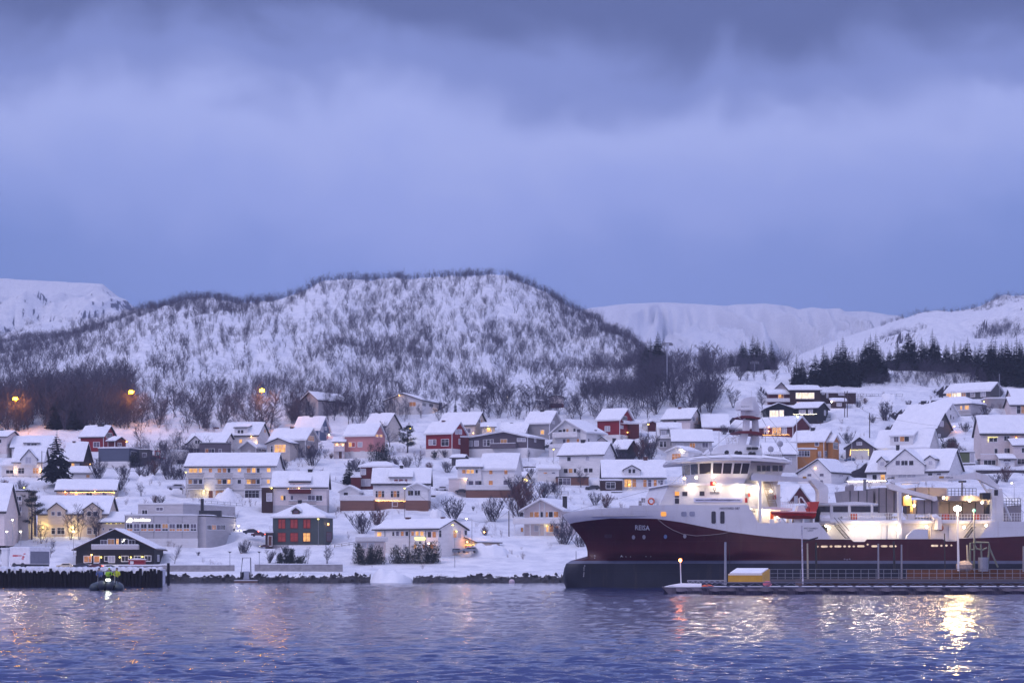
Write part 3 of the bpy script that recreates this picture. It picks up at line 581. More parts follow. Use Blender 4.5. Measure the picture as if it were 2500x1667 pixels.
p, h = far_points(1300, [(2150, 795), (2193, 780), (2243, 765), (2320, 762), (2396, 748), (2453, 720), (2500, 722), (2900, 700)], 1150, 1750, 935, .35, 5.0, 26); scrub('right_hill_scrub', p, h, 'bare birch scrub on the snowy hill at the right')
p, h = far_points(900, [(-500, 845), (-200, 835), (0, 818), (78, 789), (178, 784), (250, 772), (340, 756)], 1250, 1600, 900, .3, 4.5, 12); scrub('left_ridge_scrub', p, h, 'bare birch scrub on the low ridge at the left')
def belt(n, u0, u1, v0, v1, hb):
    pts, hs = [], []
    for _ in range(n):
        u = RNG.uniform(u0, u1); D = gD(u, RNG.uniform(v0, v1)); pts.append(((u-CU)*D/F, D, float(ground_z(u, D)))); hs.append(hb*(.55+.8*RNG.random()))
    return pts, hs
P1, H1 = [], []
for a in ((480, -60, 320, 960, 1052, 8), (80, 330, 720, 960, 1060, 5), (110, 690, 1000, 975, 1035, 5), (60, 1180, 1560, 965, 1025, 5), (120, 1540, 1760, 890, 1000, 6), (260, 2060, 2520, 900, 945, 3.2), (200, 1600, 1930, 890, 915, 5), (150, 1930, 2560, 905, 935, 4.0), (160, 330, 520, 1095, 1150, 3.5)): q, w = belt(*a); P1 += q; H1 += w
scrub('belt_undergrowth', P1, H1, 'dark undergrowth of bare stems filling the belt of wood above the houses')

# small stalks, weeds and garden twigs poking through the snow between the houses
P1, H1 = [], []
while len(P1) < 1500:
    u = RNG.uniform(-60, 2560); v = RNG.uniform(960, 1392); D = town_D(v)
    if v < vt_(u)+8 or fbm(np.array([u/70]), np.array([v/30]), 55, 3)[0] < .06: continue
    P1.append(((u-CU)*D/F, D, float(ground_z(u, D))-.05)); H1.append(RNG.uniform(.5, 1.9))
scrub('garden_twigs', P1, H1, 'small bare twigs and weeds poking out of the snow between the houses', TWIGR)
# ------------------------------------------------------------------ houses
CAMV = Vector((0, 0, CH))
def jig(a): return a+random.uniform(-.03, .03)
def roof_run(parent, axis, pts, a0, a1, th=.34, fascia=None, name='roof', snow=True):
    """a roof that follows the outline pts = [(across, height)...] from a0 to a1 along its ridge, with snow lying on it"""
    g = (lambda a, t, z: (a, t, z)) if axis == 'x' else (lambda a, t, z: (t, a, z))
    b = MB(); up = [(t, z+.17) for t, z in pts]; out = pts+up[::-1]
    b.prism([g(a0, t, z) for t, z in out], [g(a1, t, z) for t, z in out]); rf = b.build(name, fascia or ROOFD, parent)
    if not snow: return rf
    s0 = 1 if pts[-1][0] > pts[0][0] else -1; n = max(4, int(abs(a1-a0)/1.3)); secs = []
    fine = []
    for (p, q) in zip(pts[:-1], pts[1:]):
        for f in (0, .33, .66): fine.append((p[0]+(q[0]-p[0])*f, p[1]+(q[1]-p[1])*f))
    fine.append(pts[-1]); m = len(fine); ins = random.choice((0, .04, .1, .22, .34))
    for e_, o_ in ((0, 1), (-1, -2)):
        (t0, z0), (t1, z1) = fine[e_], fine[o_]; q = min(.6, ins/max(.3, abs(t1-t0))); fine[e_] = (t0+(t1-t0)*q, z0+(z1-z0)*q)
    for i in range(n+1):
        f = i/n; e = min(f, 1-f)*n; k = (.55 if e < .5 else 1.0)*th*(1+random.uniform(-.13, .13)); a = a0+(a1-a0)*f; dv = random.uniform(-.05, .05)
        if i == 0: a -= .03*(1 if a1 > a0 else -1)
        if i == n: a += .03*(1 if a1 > a0 else -1)
        lo = [(fine[0][0]-s0*.02, fine[0][1]+.19)]; hi = []
        for j, (t, z) in enumerate(fine):
            ed = min(j, m-1-j); kk = k*(.82 if ed == 0 else 1.0)+random.uniform(-.015, .015)
            tt = t+(-s0*(.02+dv*.5) if j == 0 else s0*(.02+dv*.5) if j == m-1 else 0)
            if 0 < j < m-1 and m > 4 and (pts[0][1] < z > pts[-1][1]) and abs(z-max(p[1] for p in pts)) < .05: kk *= .82
            hi.append((tt, z+.17+kk))
        secs.append([g(a, t, z) for t, z in [(lo[0][0], lo[0][1])]+hi+[(fine[-1][0]+s0*.02, fine[-1][1]+.19)]+[(t, z+.19) for t, z in fine[::-1][1:-1]]])
    c = len(secs[0]); vs = [p for s in secs for p in s]; fs = []
    for i in range(n):
        for j in range(c): fs.append((i*c+j, i*c+(j+1) % c, (i+1)*c+(j+1) % c, (i+1)*c+j))
    fs += [tuple(range(c))[::-1], tuple(range(n*c, n*c+c))]
    sb = MB(); sb.add(vs, fs); sb.build('snow_cover', SNOW, rf, smooth=False); return rf
class House:
    """front wall on the plane y=0, near corner at the origin, x along the front, y into the house"""
    def __init__(s, c, name, label, cat, front, side, rows, Wt=8.0, left=False, D=None, group=None, maxrot=50):
        s.c = c; xl, xr = front; vb, ve, vr = rows; s.left = left
        uc = px(c, xl if left else xr, 0)[0]; uf = px(c, xr if left else xl, 0)[0]; us = px(c, side, 0)[0] if side is not None else None
        vb_ = px(c, 0, vb)[1]; s.D = D or gD((uc+uf)/2, min(vb_, 1392)); s.s = s.D/F
        N = Vector(((uc-CU)*s.s, s.D, 0)); best = None
        def solve(ps):
            sg = -1 if left else 1
            ex = Vector((math.cos(ps), -sg*math.sin(ps), 0)); ey = Vector((sg*math.sin(ps), math.cos(ps), 0))
            r = Vector(((uf-CU)/F, 1, 0)); L = (N.y*r.x-N.x)/(ex.x-ex.y*r.x)
            Wd = None
            if us is not None:
                q = Vector(((us-CU)/F, 1, 0)); dn = (ey.x-ey.y*q.x); Wd = (N.y*q.x-N.x)/dn if abs(dn) > 1e-6 else 999
                if Wd < 0: Wd = 999
            return ex, ey, L, Wd
        if us is None: ps = 0.0
        else: ps = min((R(a*.5) for a in range(-10, 2*maxrot)), key=lambda a: abs(math.log(max(.1, solve(a)[3])/Wt)))
        ex, ey, L, Wd = solve(ps); s.Wd = Wd or Wt; s.L = L; s.ex, s.ey = ex, ey; s.sg = -1 if left else 1
        s.x0, s.x1 = min(0, L), max(0, L); s.O = N; s.zb = P(0, vb_, s.D)[2]
        s.root = empty(name, (N.x, N.y, 0), -s.sg*ps, label, cat, group); s.ps = ps
        s.ze = s.fp(xl if left else xr, ve)[1]; s.kids = []
    def ray(s, x, y):
        u, v = px(s.c, x, y); return Vector(((u-CU)/F, 1, (VH-v)/F))
    def at(s, x, y, yy):
        """point of the plane y=yy seen at a pixel -> (x, z)"""
        r = s.ray(x, y); t = ((s.O-CAMV).dot(s.ey)+yy)/r.dot(s.ey); p = CAMV+r*t; return ((p-s.O).dot(s.ex), p.z)
    def fp(s, x, y): return s.at(x, y, 0)
    def atx(s, x, y, xx=0):
        r = s.ray(x, y); t = ((s.O-CAMV).dot(s.ex)+xx)/r.dot(s.ex); p = CAMV+r*t; return ((p-s.O).dot(s.ey), p.z)
    def wall(s, m, pts=None, axis='x', a0=None, a1=None, name='wall'):
        b = MB(); g = (lambda a, t, z: (a, t, z)) if axis == 'x' else (lambda a, t, z: (t, a, z))
        b.prism([g(a0, t, z) for t, z in pts], [g(a1, t, z) for t, z in pts]); return b.build(name, m, s.root)
def opening(parent, face, sg, a0, a1, h0, h1, st, off=0.0, frame=None, name=None):
    """a window (frame with its pane inside), a door or a garage door on a wall"""
    a0, a1 = min(a0, a1), max(a0, a1); h0, h1 = min(h0, h1), max(h0, h1)
    T = (lambda a, h, o: (a, -o+off, h)) if face == 'f' else (lambda a, h, o: (sg*o+off, a, h))
    fw = min(.11, (a1-a0)*.16); b = MB()
    def bx(p0, q0, p1, q1, o0, o1): b.box(T(p0, q0, o0), T(p1, q1, o1))
    o1 = .07
    bx(a0-fw, h0-fw, a0, h1+fw, -.03, o1); bx(a1, h0-fw, a1+fw, h1+fw, -.03, o1); bx(a0, h1, a1, h1+fw, -.03, o1); bx(a0, h0-fw*1.2, a1, h0, -.03, o1+.03)
    w, h = a1-a0, h1-h0
    if st in 'dlorwcW' and w > 1.15:
        n = min(4, max(1, int(round(w/.85))-1))
        for i in range(n): c = a0+w*(i+1)/(n+1); bx(c-.035, h0, c+.035, h1, -.03, .05)
    if st in 'dlor' and h > 1.25: bx(a0, h0+h*.66-.03, a1, h0+h*.66+.03, -.03, .045)
    nm = name or ('door' if st == 'D' else 'garage_door' if st == 'G' else 'window')
    fr = b.build(nm, frame or TRIM, parent); p = MB(); q = [T(a0, h0, .02), T(a1, h0, .02), T(a1, h1, .02), T(a0, h1, .02)]
    p.quad(*(q if (face == 'f') == True else q[::sg])); p.build('door_panel' if st in 'DG' else 'pane', random.choice((GLASS, GLASS, GLASS, GLASS, BLIND, BLIND, LITC)) if st == 'd' else STATE[st], fr); return fr
def parse(sx):
    out = []
    for w in sx.replace('\n', ' ').split(';'):
        w = w.strip()
        if w: q = w.split(','); out.append((float(q[0]), float(q[1]), float(q[2]), float(q[3]), q[4].strip()))
    return out
ALLH = {}
def house(c, key, name, label, wm, front, side, rows, kind='e', wins='', base=None, ch=None, dor=(), bal=(), lamps=(), strs=(), cat='house', Wt=8.0, left=False, D=None, trim=None, fasc=None, th=.34, oh=.45, group=None, ridge=None, sidemat=None, apex=None, frame=None, hipx=None, maxrot=50):
    h = House(c, name, label, cat, front, side, rows, Wt, left, D, group, maxrot); ALLH[key] = h; rt = h.root; sg = h.sg; Wd = h.Wd; x0, x1 = h.x0, h.x1; ze = h.ze; zb = h.zb; xm = (front[0]+front[1])/2
    m = wallm(wm) if isinstance(wm, str) else wm; fa = fasc or (TRIM if wm in ('red', 'dred', 'brown', 'pink', 'white', 'grey', 'violet', 'blue', 'slate', 'ochre', 'black') else ROOFD)
    if wm == 'white' and not fasc: fa = ROOFD if random.random() < .5 else TRIM
    zlow = zb-3.0
    if base is not None:
        zs = h.fp(front[1] if not left else front[0], base[0])[1]
        bb = MB(); bb.box((x0-.04, -.04, zlow), (x1+.04, Wd+.04, zs)); bb.build('basement', wallm(base[1]) if base[1] != 'conc' else CONC, rt); zw = zs
    else: zw = zlow
    if kind in ('e', 'm'):
        zr = h.at(xm, rows[2], Wd/2 if kind == 'e' else Wd)[1]
        if kind == 'e': prof = [(0, zw), (0, ze), (Wd/2, zr), (Wd, ze), (Wd, zw)]; sl = (zr-ze)/(Wd/2); rp = [(-oh, ze-oh*sl), (Wd/2, zr), (Wd+oh, ze-oh*sl)]
        else: prof = [(0, zw), (0, ze), (Wd, zr), (Wd, zw)]; sl = (zr-ze)/Wd; rp = [(-oh, ze-oh*sl), (Wd+oh, zr+oh*sl)]
        h.wall(m, prof, 'x', x0, x1); rf = roof_run(rt, 'x', [(t, z+.02) for t, z in rp], x0-oh, x1+oh, th, fa); h.zr = zr; h.rl = lambda x, y: zr
    elif kind == 'g':
        xa = h.fp(apex if apex else xm, rows[2])[0]; zr = h.fp(apex if apex else xm, rows[2])[1]
        prof = [(x0, zw), (x0, ze), (xa, zr), (x1, ze), (x1, zw)]; sl = (zr-ze)/max(.5, (xa-x0)); sr = (zr-ze)/max(.5, (x1-xa))
        h.wall(m, prof[::-1], 'y', 0, Wd); rf = roof_run(rt, 'y', [(x0-oh, ze-oh*sl+.02), (xa, zr+.02), (x1+oh, ze-oh*sr+.02)], -oh*1.3, Wd+oh, th, fa); h.zr = zr
    elif kind == 'f':
        zr = ze; h.wall(m, [(0, zw), (0, ze), (Wd, ze), (Wd, zw)], 'x', x0, x1); rf = roof_run(rt, 'x', [(-.12, ze+.02), (Wd+.12, ze+.02)], x0-.12, x1+.12, th, fa); h.zr = ze
    elif kind == 'h':
        zr = h.at(xm, rows[2], Wd/2)[1]; h.wall(m, [(0, zw), (0, ze), (Wd, ze), (Wd, zw)], 'x', x0, x1); h.zr = zr
        hx = hipx if hipx is not None else max(0.0, (x1-x0)/2-Wd/2); xc = (x0+x1)/2
        def hip(zo, o): return [(x0-o, -o, ze+zo), (x1+o, -o, ze+zo), (x1+o, Wd+o, ze+zo), (x0-o, Wd+o, ze+zo), (xc-hx-.05, Wd/2, zr+zo), (xc+hx+.05, Wd/2, zr+zo)]
        HF = [(0, 1, 5, 4), (1, 2, 5), (2, 3, 4, 5), (3, 0, 4)]
        b = MB(); b.box((x0-oh, -oh, ze-.12), (x1+oh, Wd+oh, ze+.02)); b.add(hip(.03, oh-.1), HF+[(3, 2, 1, 0)]); rf = b.build('roof', fa, rt)
        b = MB(); A = hip(.05, oh+.02); B = hip(.05+th, oh-.08); b.add(A+B, [tuple(i+6 for i in f) for f in HF]+[(0, 1, 7, 6), (1, 2, 8, 7), (2, 3, 9, 8), (3, 0, 6, 9), (3, 2, 1, 0)]); b.build('snow_cover', SNOW, rf)
    h.roof = rf
    # corner boards on coloured houses
    if wm in ('red', 'dred', 'slate', 'blue', 'violet', 'grey', 'ochre') and kind != 'f' and trim is None:
        b = MB(); b.box((-.09*sg, -.055, zw), (.055*sg, .09, ze-.1)); b.build('corner_board', TRIM, rt); b = MB(); b.box((h.L, -.05, zw), (h.L+(.1 if h.L < 0 else -.1), .06, ze-.1)); b.build('corner_board', TRIM, rt)
    edge = front[0] if left else front[1]
    def put(parent, W_, yoff=0.0):
        for (a, b_, c_, d_, st) in parse(W_):
            mid = (a+c_)/2; onf = (mid > edge if left else mid < edge) or side is None
            if onf: p = h.at(a, b_, yoff); q = h.at(c_, d_, yoff); opening(parent, 'f', sg, p[0], q[0], p[1], q[1], st, yoff, frame)
            else: p = h.atx(a, b_); q = h.atx(c_, d_); opening(parent, 's', sg, p[0], q[0], p[1], q[1], st, 0, frame)
    put(rt, wins)
    for q in (ch or ()):
        cx, ct, cw, cm = q[:4]; z0 = h.zr-(1.2 if kind in 'eh' else .9); yy = Wd/2 if kind in 'eh' else min(2.5, Wd/2)
        xx, zt = h.at(cx, ct, yy); w = max(.3, cw/CROPS[c][2]*h.s/2); b = MB()
        if kind in 'eh': z0 = max(z0, zt-3.0)
        else: z0 = zt-2.6
        b.box((xx-w, yy-w*.8, z0), (xx+w, yy+w*.8, zt)); b.box((xx-w-.06, yy-w*.8-.06, zt-.16), (xx+w+.06, yy+w*.8+.06, zt-.02)); o = b.build('chimney', {'b': BRICK, 'd': DARKCH, 'w': TRIM}[cm], rf)
    for q in dor:
        a, b_, vb, ve, vr, k, dm, ws = q; yo = .12 if k in 'sg' else -.52
        pa = h.at(a, vb, yo); pb = h.at(b_, ve, yo); zdr = h.at((a+b_)/2, vr, yo if k in 'gG' else Wd/2)[1]; xa_, xb_ = sorted((pa[0], pb[0])); zd0 = pa[1]-.6; zde = pb[1]; bk = Wd/2 if kind == 'e' else Wd*.4
        dmat = wallm(dm) if dm else m; bm = MB(); o = .28
        if k in 'gG':
            xc = (xa_+xb_)/2; bm.prism([(x_, yo, z_) for x_, z_ in [(xa_, zd0), (xa_, zde), (xc, zdr), (xb_, zde), (xb_, zd0)]][::-1], [(x_, bk, z_) for x_, z_ in [(xa_, zd0), (xa_, zde), (xc, zdr), (xb_, zde), (xb_, zd0)]][::-1]); dd = bm.build('dormer', dmat, rt)
            sl = (zdr-zde)/(xc-xa_); roof_run(dd, 'y', [(xa_-o, zde-o*sl+.02), (xc, zdr+.02), (xb_+o, zde-o*sl+.02)], yo-.3, bk, th*.8, fa, 'dormer_roof')
        else:
            yk = bk*.98; zk = min(zdr, h.zr-.02) if kind == 'e' else zdr
            bm.prism([(xa_, t_, z_) for t_, z_ in [(yo, zd0), (yo, zde), (yk, zk), (yk, zd0)]], [(xb_, t_, z_) for t_, z_ in [(yo, zd0), (yo, zde), (yk, zk), (yk, zd0)]]); dd = bm.build('dormer', dmat, rt); sl = (zk-zde)/(yk-yo)
            roof_run(dd, 'x', [(yo-.35, zde-.35*sl+.03), (yk+.05, zk+.03)], xa_-.22, xb_+.22, th*.85, fa, 'dormer_roof')
        put(dd, ws, yo)
    for q in bal:
        a, b_, c_, d_, bm_, k = q[:6]; dep = q[6] if len(q) > 6 else 1.3
        p = h.at(a, b_, -dep); r_ = h.at(c_, d_, -dep); xa_, xb_ = sorted((p[0], r_[0])); zt, z0 = p[1], r_[1]; bmt = wallm(bm_)
        b = MB(); b.box((xa_, -dep, z0), (xb_, -.02, z0+.16)); B = b.build('balcony', bmt if k == 's' else TRIM, rt); b = MB()
        if k == 's':
            b.box((xa_-.03, -dep-.05, z0+.12), (xb_+.03, -dep+.0, zt)); b.box((xa_-.03, -dep+.0, z0+.17), (xa_+.03, -.03, zt)); b.box((xb_-.03, -dep+.0, z0+.17), (xb_+.03, -.03, zt))
        else:
            for zz in (zt-.07, z0+.24): b.box((xa_, -dep, zz), (xb_, -dep+.06, zz+.07))
            nn = max(3, int((xb_-xa_)/.22))
            for i in range(nn+1): xx = xa_+(xb_-xa_-.05)*i/nn; b.box((xx, -dep+.01, z0+.16), (xx+.045, -dep+.05, zt))
            for xx in (xa_, xb_-.06): b.box((xx, -dep+.06, zt-.07), (xx+.06, -.03, zt))
        rl = b.build('railing', bmt, B); b = MB(); b.box((xa_-.02, -dep-.04, zt+.003), (xb_+.02, -dep+.05, zt+.13)); b.build('snow_cover', SNOW, rl)
        if k == 's' and len(q) > 7:
            for f in np.linspace(.03, .97, q[7]): b = MB(); xx = xa_+(xb_-xa_)*f; b.box((xx-.07, -dep+.05, zb-2.5), (xx+.07, -dep+.19, z0)); b.build('post', TRIM, rt)
    for q in lamps:
        lx, ly, pw, colr = q[:4]; off = q[4] if len(q) > 4 else .35
        mid_s = side is not None and ((lx < edge) if left else (lx > edge))
        if mid_s: y_, z_ = h.atx(lx, ly); loc = Vector((sg*off, y_, z_)); wl_ = Vector((0, y_, z_))
        else: x_, z_ = h.fp(lx, ly); loc = Vector((x_, -off, z_)); wl_ = Vector((x_, 0, z_))
        b = MB(); b.box(wl_-Vector((.06, .06, .1)), wl_+Vector((.06, .06, .1))); b.tube([wl_, loc+Vector((0, 0, .12))], .03, 4); L = b.build('wall_lamp', DMETAL, rt)
        b = MB(); b.ball(loc, .15); b.build('bulb', BULB if colr in (WARM, ORA) else BULBG if colr == YEL else BULBW, L); light(loc+((loc-wl_).normalized()*.22), pw, colr, rt)
    for q in strs:
        a, b_, c_, d_, n, em = q; p = h.at(a, b_, -.25); r_ = h.at(c_, d_, -.25); b = MB(); pts = []
        for i in range(n+1):
            f = i/n; x_ = p[0]+(r_[0]-p[0])*f; z_ = p[1]+(r_[1]-p[1])*f-.10*abs(math.sin(f*n*.5)); pts.append((x_, -.25, z_)); b.ball((x_, -.25+random.uniform(-.04, .04), z_+random.uniform(-.06, .06)), .055, 4)
        b.build('light_string', em, rt)
    return h
# ------------------------------------------------------------------ every house of the town, read off the photograph
H = house
GX = lambda x: x  # noqa
# --- left
H('A', 'a0', 'house', 'pale house at the left edge with a small gabled porch', 'pinkwhite', (-120, 90), 280, (990, 705, 640), 'e', '-10,740,20,790,d; 100,800,130,850,d', ch=[(30, 605, 45, 'd')], base=(940, 'white'))
H('A', 'a1', 'house', 'dark red house with steep gable above the flat roofed blue house', 'red', (1100, 1415), 1590, (905, 705, 570), 'e', '1280,780,1360,845,d; 1450,650,1530,725,d', ch=[(1390, 530, 90, 'd')], fasc=ROOFD)
H('A', 'a1b', 'garage', 'low red annex with gable and a warm lamp right of the dark red house', 'dred', (1475, 1570), 1720, (870, 765, 722), 'e', '1610,790,1660,830,d', lamps=[(1712, 775, 90, ORA)], Wt=5, fasc=ROOFD, D=ALLH['a1'].D-5)
H('A', 'a2', 'house', 'white house half hidden behind the white house with two wall lamps', 'white', (160, 700), None, (985, 850, 712), 'e', '', dor=[(330, 530, 848, 800, 790, 's', None, '375,800,415,848,d; 430,800,500,848,d')])
H('A', 'a3', 'house', 'white house with centre gable and two lit wall lamps left of the big spruce', 'white', (185, 580), 665, (1250, 1045, 865), 'e', '250,1132,330,1205,d; 450,1132,525,1205,d', dor=[(290, 505, 1060, 1010, 885, 'G', None, '350,985,425,1065,w')], lamps=[(207, 1148, 130, WARM), (207, 1185, 60, WARM), (558, 1148, 130, WARM), (558, 1185, 60, WARM)])
H('A', 'a3b', 'house', 'low white wing with one wide dark window at the left of the white gabled house', 'white', (20, 180), None, (1250, 1105, 1040), 'm', '85,1160,180,1205,d', Wt=6, D=ALLH['a3'].D+.8)
H('A', 'a4', 'house', 'black house with steep snowy roof and white framed windows right of the big spruce', 'black', (870, 1120), 1255, (1128, 1040, 795), 'e', '980,1058,1018,1120,l; 1035,1058,1080,1120,w', ch=[(1015, 765, 40, 'b')], fasc=ROOFD, lamps=[(1215, 1080, 60, ORA)])
H('A', 'a4b', 'shed', 'small white shed with snowy roof below the black house', 'white', (965, 1250), None, (1280, 1200, 1128), 'e', '1180,1222,1225,1262,d', Wt=5)
H('A', 'a5', 'house', 'flat roofed blue grey house over a white basement', 'slate', (1345, 1765), 1915, (1120, 862, 862), 'f', '1790,905,1870,980,d', base=(1040, 'white'), th=.28, fasc=TRIM)
H('A', 'a5b', 'house', 'low flat roofed grey annex right of the blue grey house', 'dgrey', (1900, 2035), None, (1020, 890, 890), 'f', '1950,930,2000,975,d', Wt=6, D=ALLH['a5'].D+3, th=.28)
H('B', 'b1', 'house', 'long low house with orange string lights under its eaves', 'beige', (770, 1572), 1632, (285, 212, 75), 'e', '880,235,912,275,o; 1025,240,1062,275,l; 1180,235,1260,275,d; 1400,235,1460,275,d', ch=[(1157, 62, 38, 'd')], strs=[(775, 214, 1565, 214, 90, BULB), (960, 228, 1550, 226, 50, BULB)], lamps=[(895, 228, 60, ORA), (1045, 232, 80, ORA), (1562, 235, 70, YEL), (1300, 222, 50, ORA)])
H('B', 'b2', 'building', 'cream building with two gables and bright yellow wall lamps', 'cream', (512, 1465), None, (832, 530, 300), 'e', '705,720,752,800,d; 785,716,882,800,d; 1195,720,1252,800,d; 1280,720,1326,800,d', Wt=14, cat='building', dor=[(655, 895, 640, 478, 385, 'G', None, '705,498,747,545,d; 785,498,832,552,d'), (1145, 1390, 640, 472, 382, 'G', None, '1195,496,1242,554,d; 1280,496,1332,554,d')], lamps=[(598, 712, 700, YEL, .8), (1005, 712, 900, YEL, .9), (1400, 620, 220, COOL, 1.0)], fasc=ROOFD)
H('B', 'b2b', 'building', 'low wing with wood panels joining the cream building to the white office block', 'cream', (1375, 1720), None, (870, 645, 520), 'e', '1405,720,1425,745,d; 1500,725,1535,775,d', Wt=10, cat='building', strs=[(1430, 648, 1700, 648, 26, BULBG)], D=ALLH['b2'].D-1.5)
H('B', 'b3', 'building', 'beige flat roofed block with balconies at the left', 'beige', (92, 385), None, (760, 220, 220), 'f', '135,290,170,350,d; 215,290,290,350,d; 135,430,170,500,d; 215,430,290,500,d', Wt=9, cat='building', bal=[(130, 350, 300, 402, 'beige', 's', 1.0), (130, 500, 300, 555, 'beige', 's', 1.0)], D=ALLH['b2'].D-6)
H('B', 'b3b', 'building', 'pinkish building with long steep snowy roof at the left edge', 'pinkwhite', (-420, 60), None, (760, 500, 130), 'e', '', Wt=14, cat='building', D=ALLH['b2'].D-22)
H('B', 'b4', 'building', 'white office block with a long band of windows and a lit sign', 'lgrey', (1705, 2700), None, (965, 552, 552), 'f', ''.join('%d,664,%d,722,d; %d,731,%d,757,%s; ' % (1735+97*i, 1810+97*i, 1735+97*i, 1810+97*i, 'odoordoood'[i]) for i in range(10))+'2040,872,2090,925,d; 2108,872,2178,938,d; 2225,872,2290,940,d; 2303,872,2362,940,d; 2515,872,2582,936,d; 2595,872,2658,936,d', Wt=15, cat='building', base=(862, 'white'), fasc=TRIM, th=.22)
hb4 = ALLH['b4']
H('B', 'b4p', 'building', 'upper white storey set back on the roof of the office block', 'lgrey', (1888, 2500), 3215, (560, 395, 395), 'f', '1945,475,2015,537,d; 2138,440,2228,480,d', Wt=26, cat='building', D=hb4.D+9, th=.2, maxrot=75, fasc=TRIM)
H('D', 'b4w', 'building', 'white side wing with sloping snow roof and a row of five windows', 'lgrey', (455, 575), 985, (985, 560, 548), 'f', '592,678,650,742,d; 655,678,712,742,o; 720,678,775,742,d; 780,678,836,742,d; 945,720,972,790,d', Wt=17, cat='building', D=hb4.D+.6, th=.25, maxrot=75, lamps=[(985, 690, 260, COOL, .6)])
for i in range(5): b = MB(); x_, z_ = hb4.fp(1705+97*i*2+10, 560); x2, z2 = hb4.fp(0, 860); b.box((x_-.03, -.025, z2), (x_+.03, .02, z_)); b.build('panel_joint', DMETAL, hb4.root)
b = MB(); xx, zz = hb4.at(2765, 320, 8.5); b.tube([(xx, 8.5, zz-7.5), (xx, 8.5, zz)], .35, 10); b.build('flue', DARKCH, hb4.root)
b = MB(); p0 = hb4.at(2720, 480, 6); p1 = hb4.at(3020, 548, 6); b.box((p0[0], 6, p1[1]-.3), (p1[0], 8.0, p0[1])); b.build('roof_plant', DMETAL, hb4.root)
SGN = emit('lit_sign', (1.0, .95, .80), 3.5); mp_ = lambda u, v: (hb4.at(u, v, -.12)[0], -.12, hb4.at(u, v, -.12)[1])
lettering('Hotell Maritim', 1830, 588, 2055, 628, mp_, SGN, hb4.root, True, 'sign', 0, .35)
b = MB(); pts = [(1722, 640), (1755, 600), (1768, 586), (1785, 581), (1802, 590), (1820, 618), (1808, 624), (1795, 642), (1762, 642), (1752, 630)]; b.add([mp_(*p) for p in pts], [tuple(range(len(pts)))[::-1]]); b.build('sign_emblem', SGN, hb4.root)
# black chalet on the quay
H('B', 'b5', 'house', 'black chalet with a wide low gable and yellow wall lamps behind the quay', 'black', (1045, 2110), 2232, (1212, 1003, 748), 'g', '1150,1104,1205,1186,o; 1212,1104,1248,1186,o; 1288,1104,1360,1186,o; 1432,1106,1474,1168,d; 1486,1104,1566,1186,w; 1664,1104,1752,1172,d; 1840,1104,1924,1160,d; 1980,1100,2062,1168,d; 2150,1090,2175,1170,w; 1476,872,1560,940,d; 1592,868,1622,942,l; 1662,872,1748,940,d; 1764,885,1842,940,d; 1380,888,1462,940,d',
  bal=[(1250, 950, 1893, 1012, 'lgrey', 's', 1.2)], lamps=[(1385, 1118, 35, YEL, .25), (1640, 1118, 45, YEL, .25), (1792, 1118, 45, YEL, .25), (1950, 1112, 45, YEL, .25), (1255, 1085, 45, WARM, .25)], ch=[(1517, 728, 36, 'd')], apex=1578, fasc=mat('brown_board', (.06, .035, .03)), cat='restaurant', oh=.8, Wt=11)
h5 = ALLH['b5']; b = MB(); mq = lambda u, v: (h5.fp(u, v)[0], -.09, h5.fp(u, v)[1]); q = [(1664, 905), (1680, 895), (1690, 872), (1716, 866), (1704, 880), (1698, 898), (1676, 912)]
b.add([mq(*p) for p in q], [tuple(range(len(q)))[::-1]]); b.build('sign_emblem', SGN, h5.root)
H('B', 'b5b', 'shed', 'small lean-to at the left end of the black chalet', 'brown', (1035, 1110), None, (1190, 1095, 1050), 'm', '1068,1120,1108,1175,w', Wt=4, D=h5.D+1, th=.2)
H('B', 'b5c', 'kiosk', 'small red kiosk with snow on top in front of the black chalet', 'red', (1757, 1970), None, (1218, 1168, 1160), 'f', '1785,1178,1820,1205,G', Wt=2.2, D=h5.D-9, trim=1, cat='kiosk', fasc=mat('red_board', (.3, .03, .03)))
# --- centre left
H('C', 'c0', 'house', 'white gabled house half hidden in the wood below the hill', 'lgrey', (1884, 2110), 2520, (420, 205, 102), 'g', '', Wt=14, maxrot=70)
H('C', 'c1', 'house', 'blue house with white windows and a lit porch at the top of the left slope', 'blue', (1785, 2122), 2268, (760, 605, 447), 'e', '2145,560,2178,635,w; 2200,570,2226,610,w; 2225,690,2255,745,r; 2275,695,2320,745,r', ch=[(2020, 408, 48, 'd')], lamps=[(2240, 680, 45, (1, .25, .15)), (2305, 690, 45, (1, .3, .2))])
H('C', 'c2', 'house', 'grey house with a glazed gable above the apartment block', 'grey', (1450, 1935), 2112, (985, 742, 607), 'e', '1972,690,2052,768,d; 1960,825,2000,882,o', ch=[(1755, 568, 48, 'b')])
H('C', 'c2b', 'house', 'beige gabled annex with a large lit window above the apartment block', 'beige', (1412, 1725), 1865, (932, 795, 732), 'g', '1462,832,1490,915,d; 1515,815,1665,915,l', Wt=7, D=ALLH['c2'].D-4.5)
H('C', 'c3', 'house', 'white house with a wide dormer and two small lit windows at the left', 'white', (800, 1282), 1440, (905, 685, 527), 'e', '1032,742,1070,788,l; 1370,605,1390,650,d', dor=[(965, 1145, 690, 582, 552, 's', None, '1010,615,1042,660,d; 1055,615,1088,660,d')], ch=[(715, 575, 62, 'b')], lamps=[(1270, 780, 70, WARM), (1205, 705, 60, WARM)])
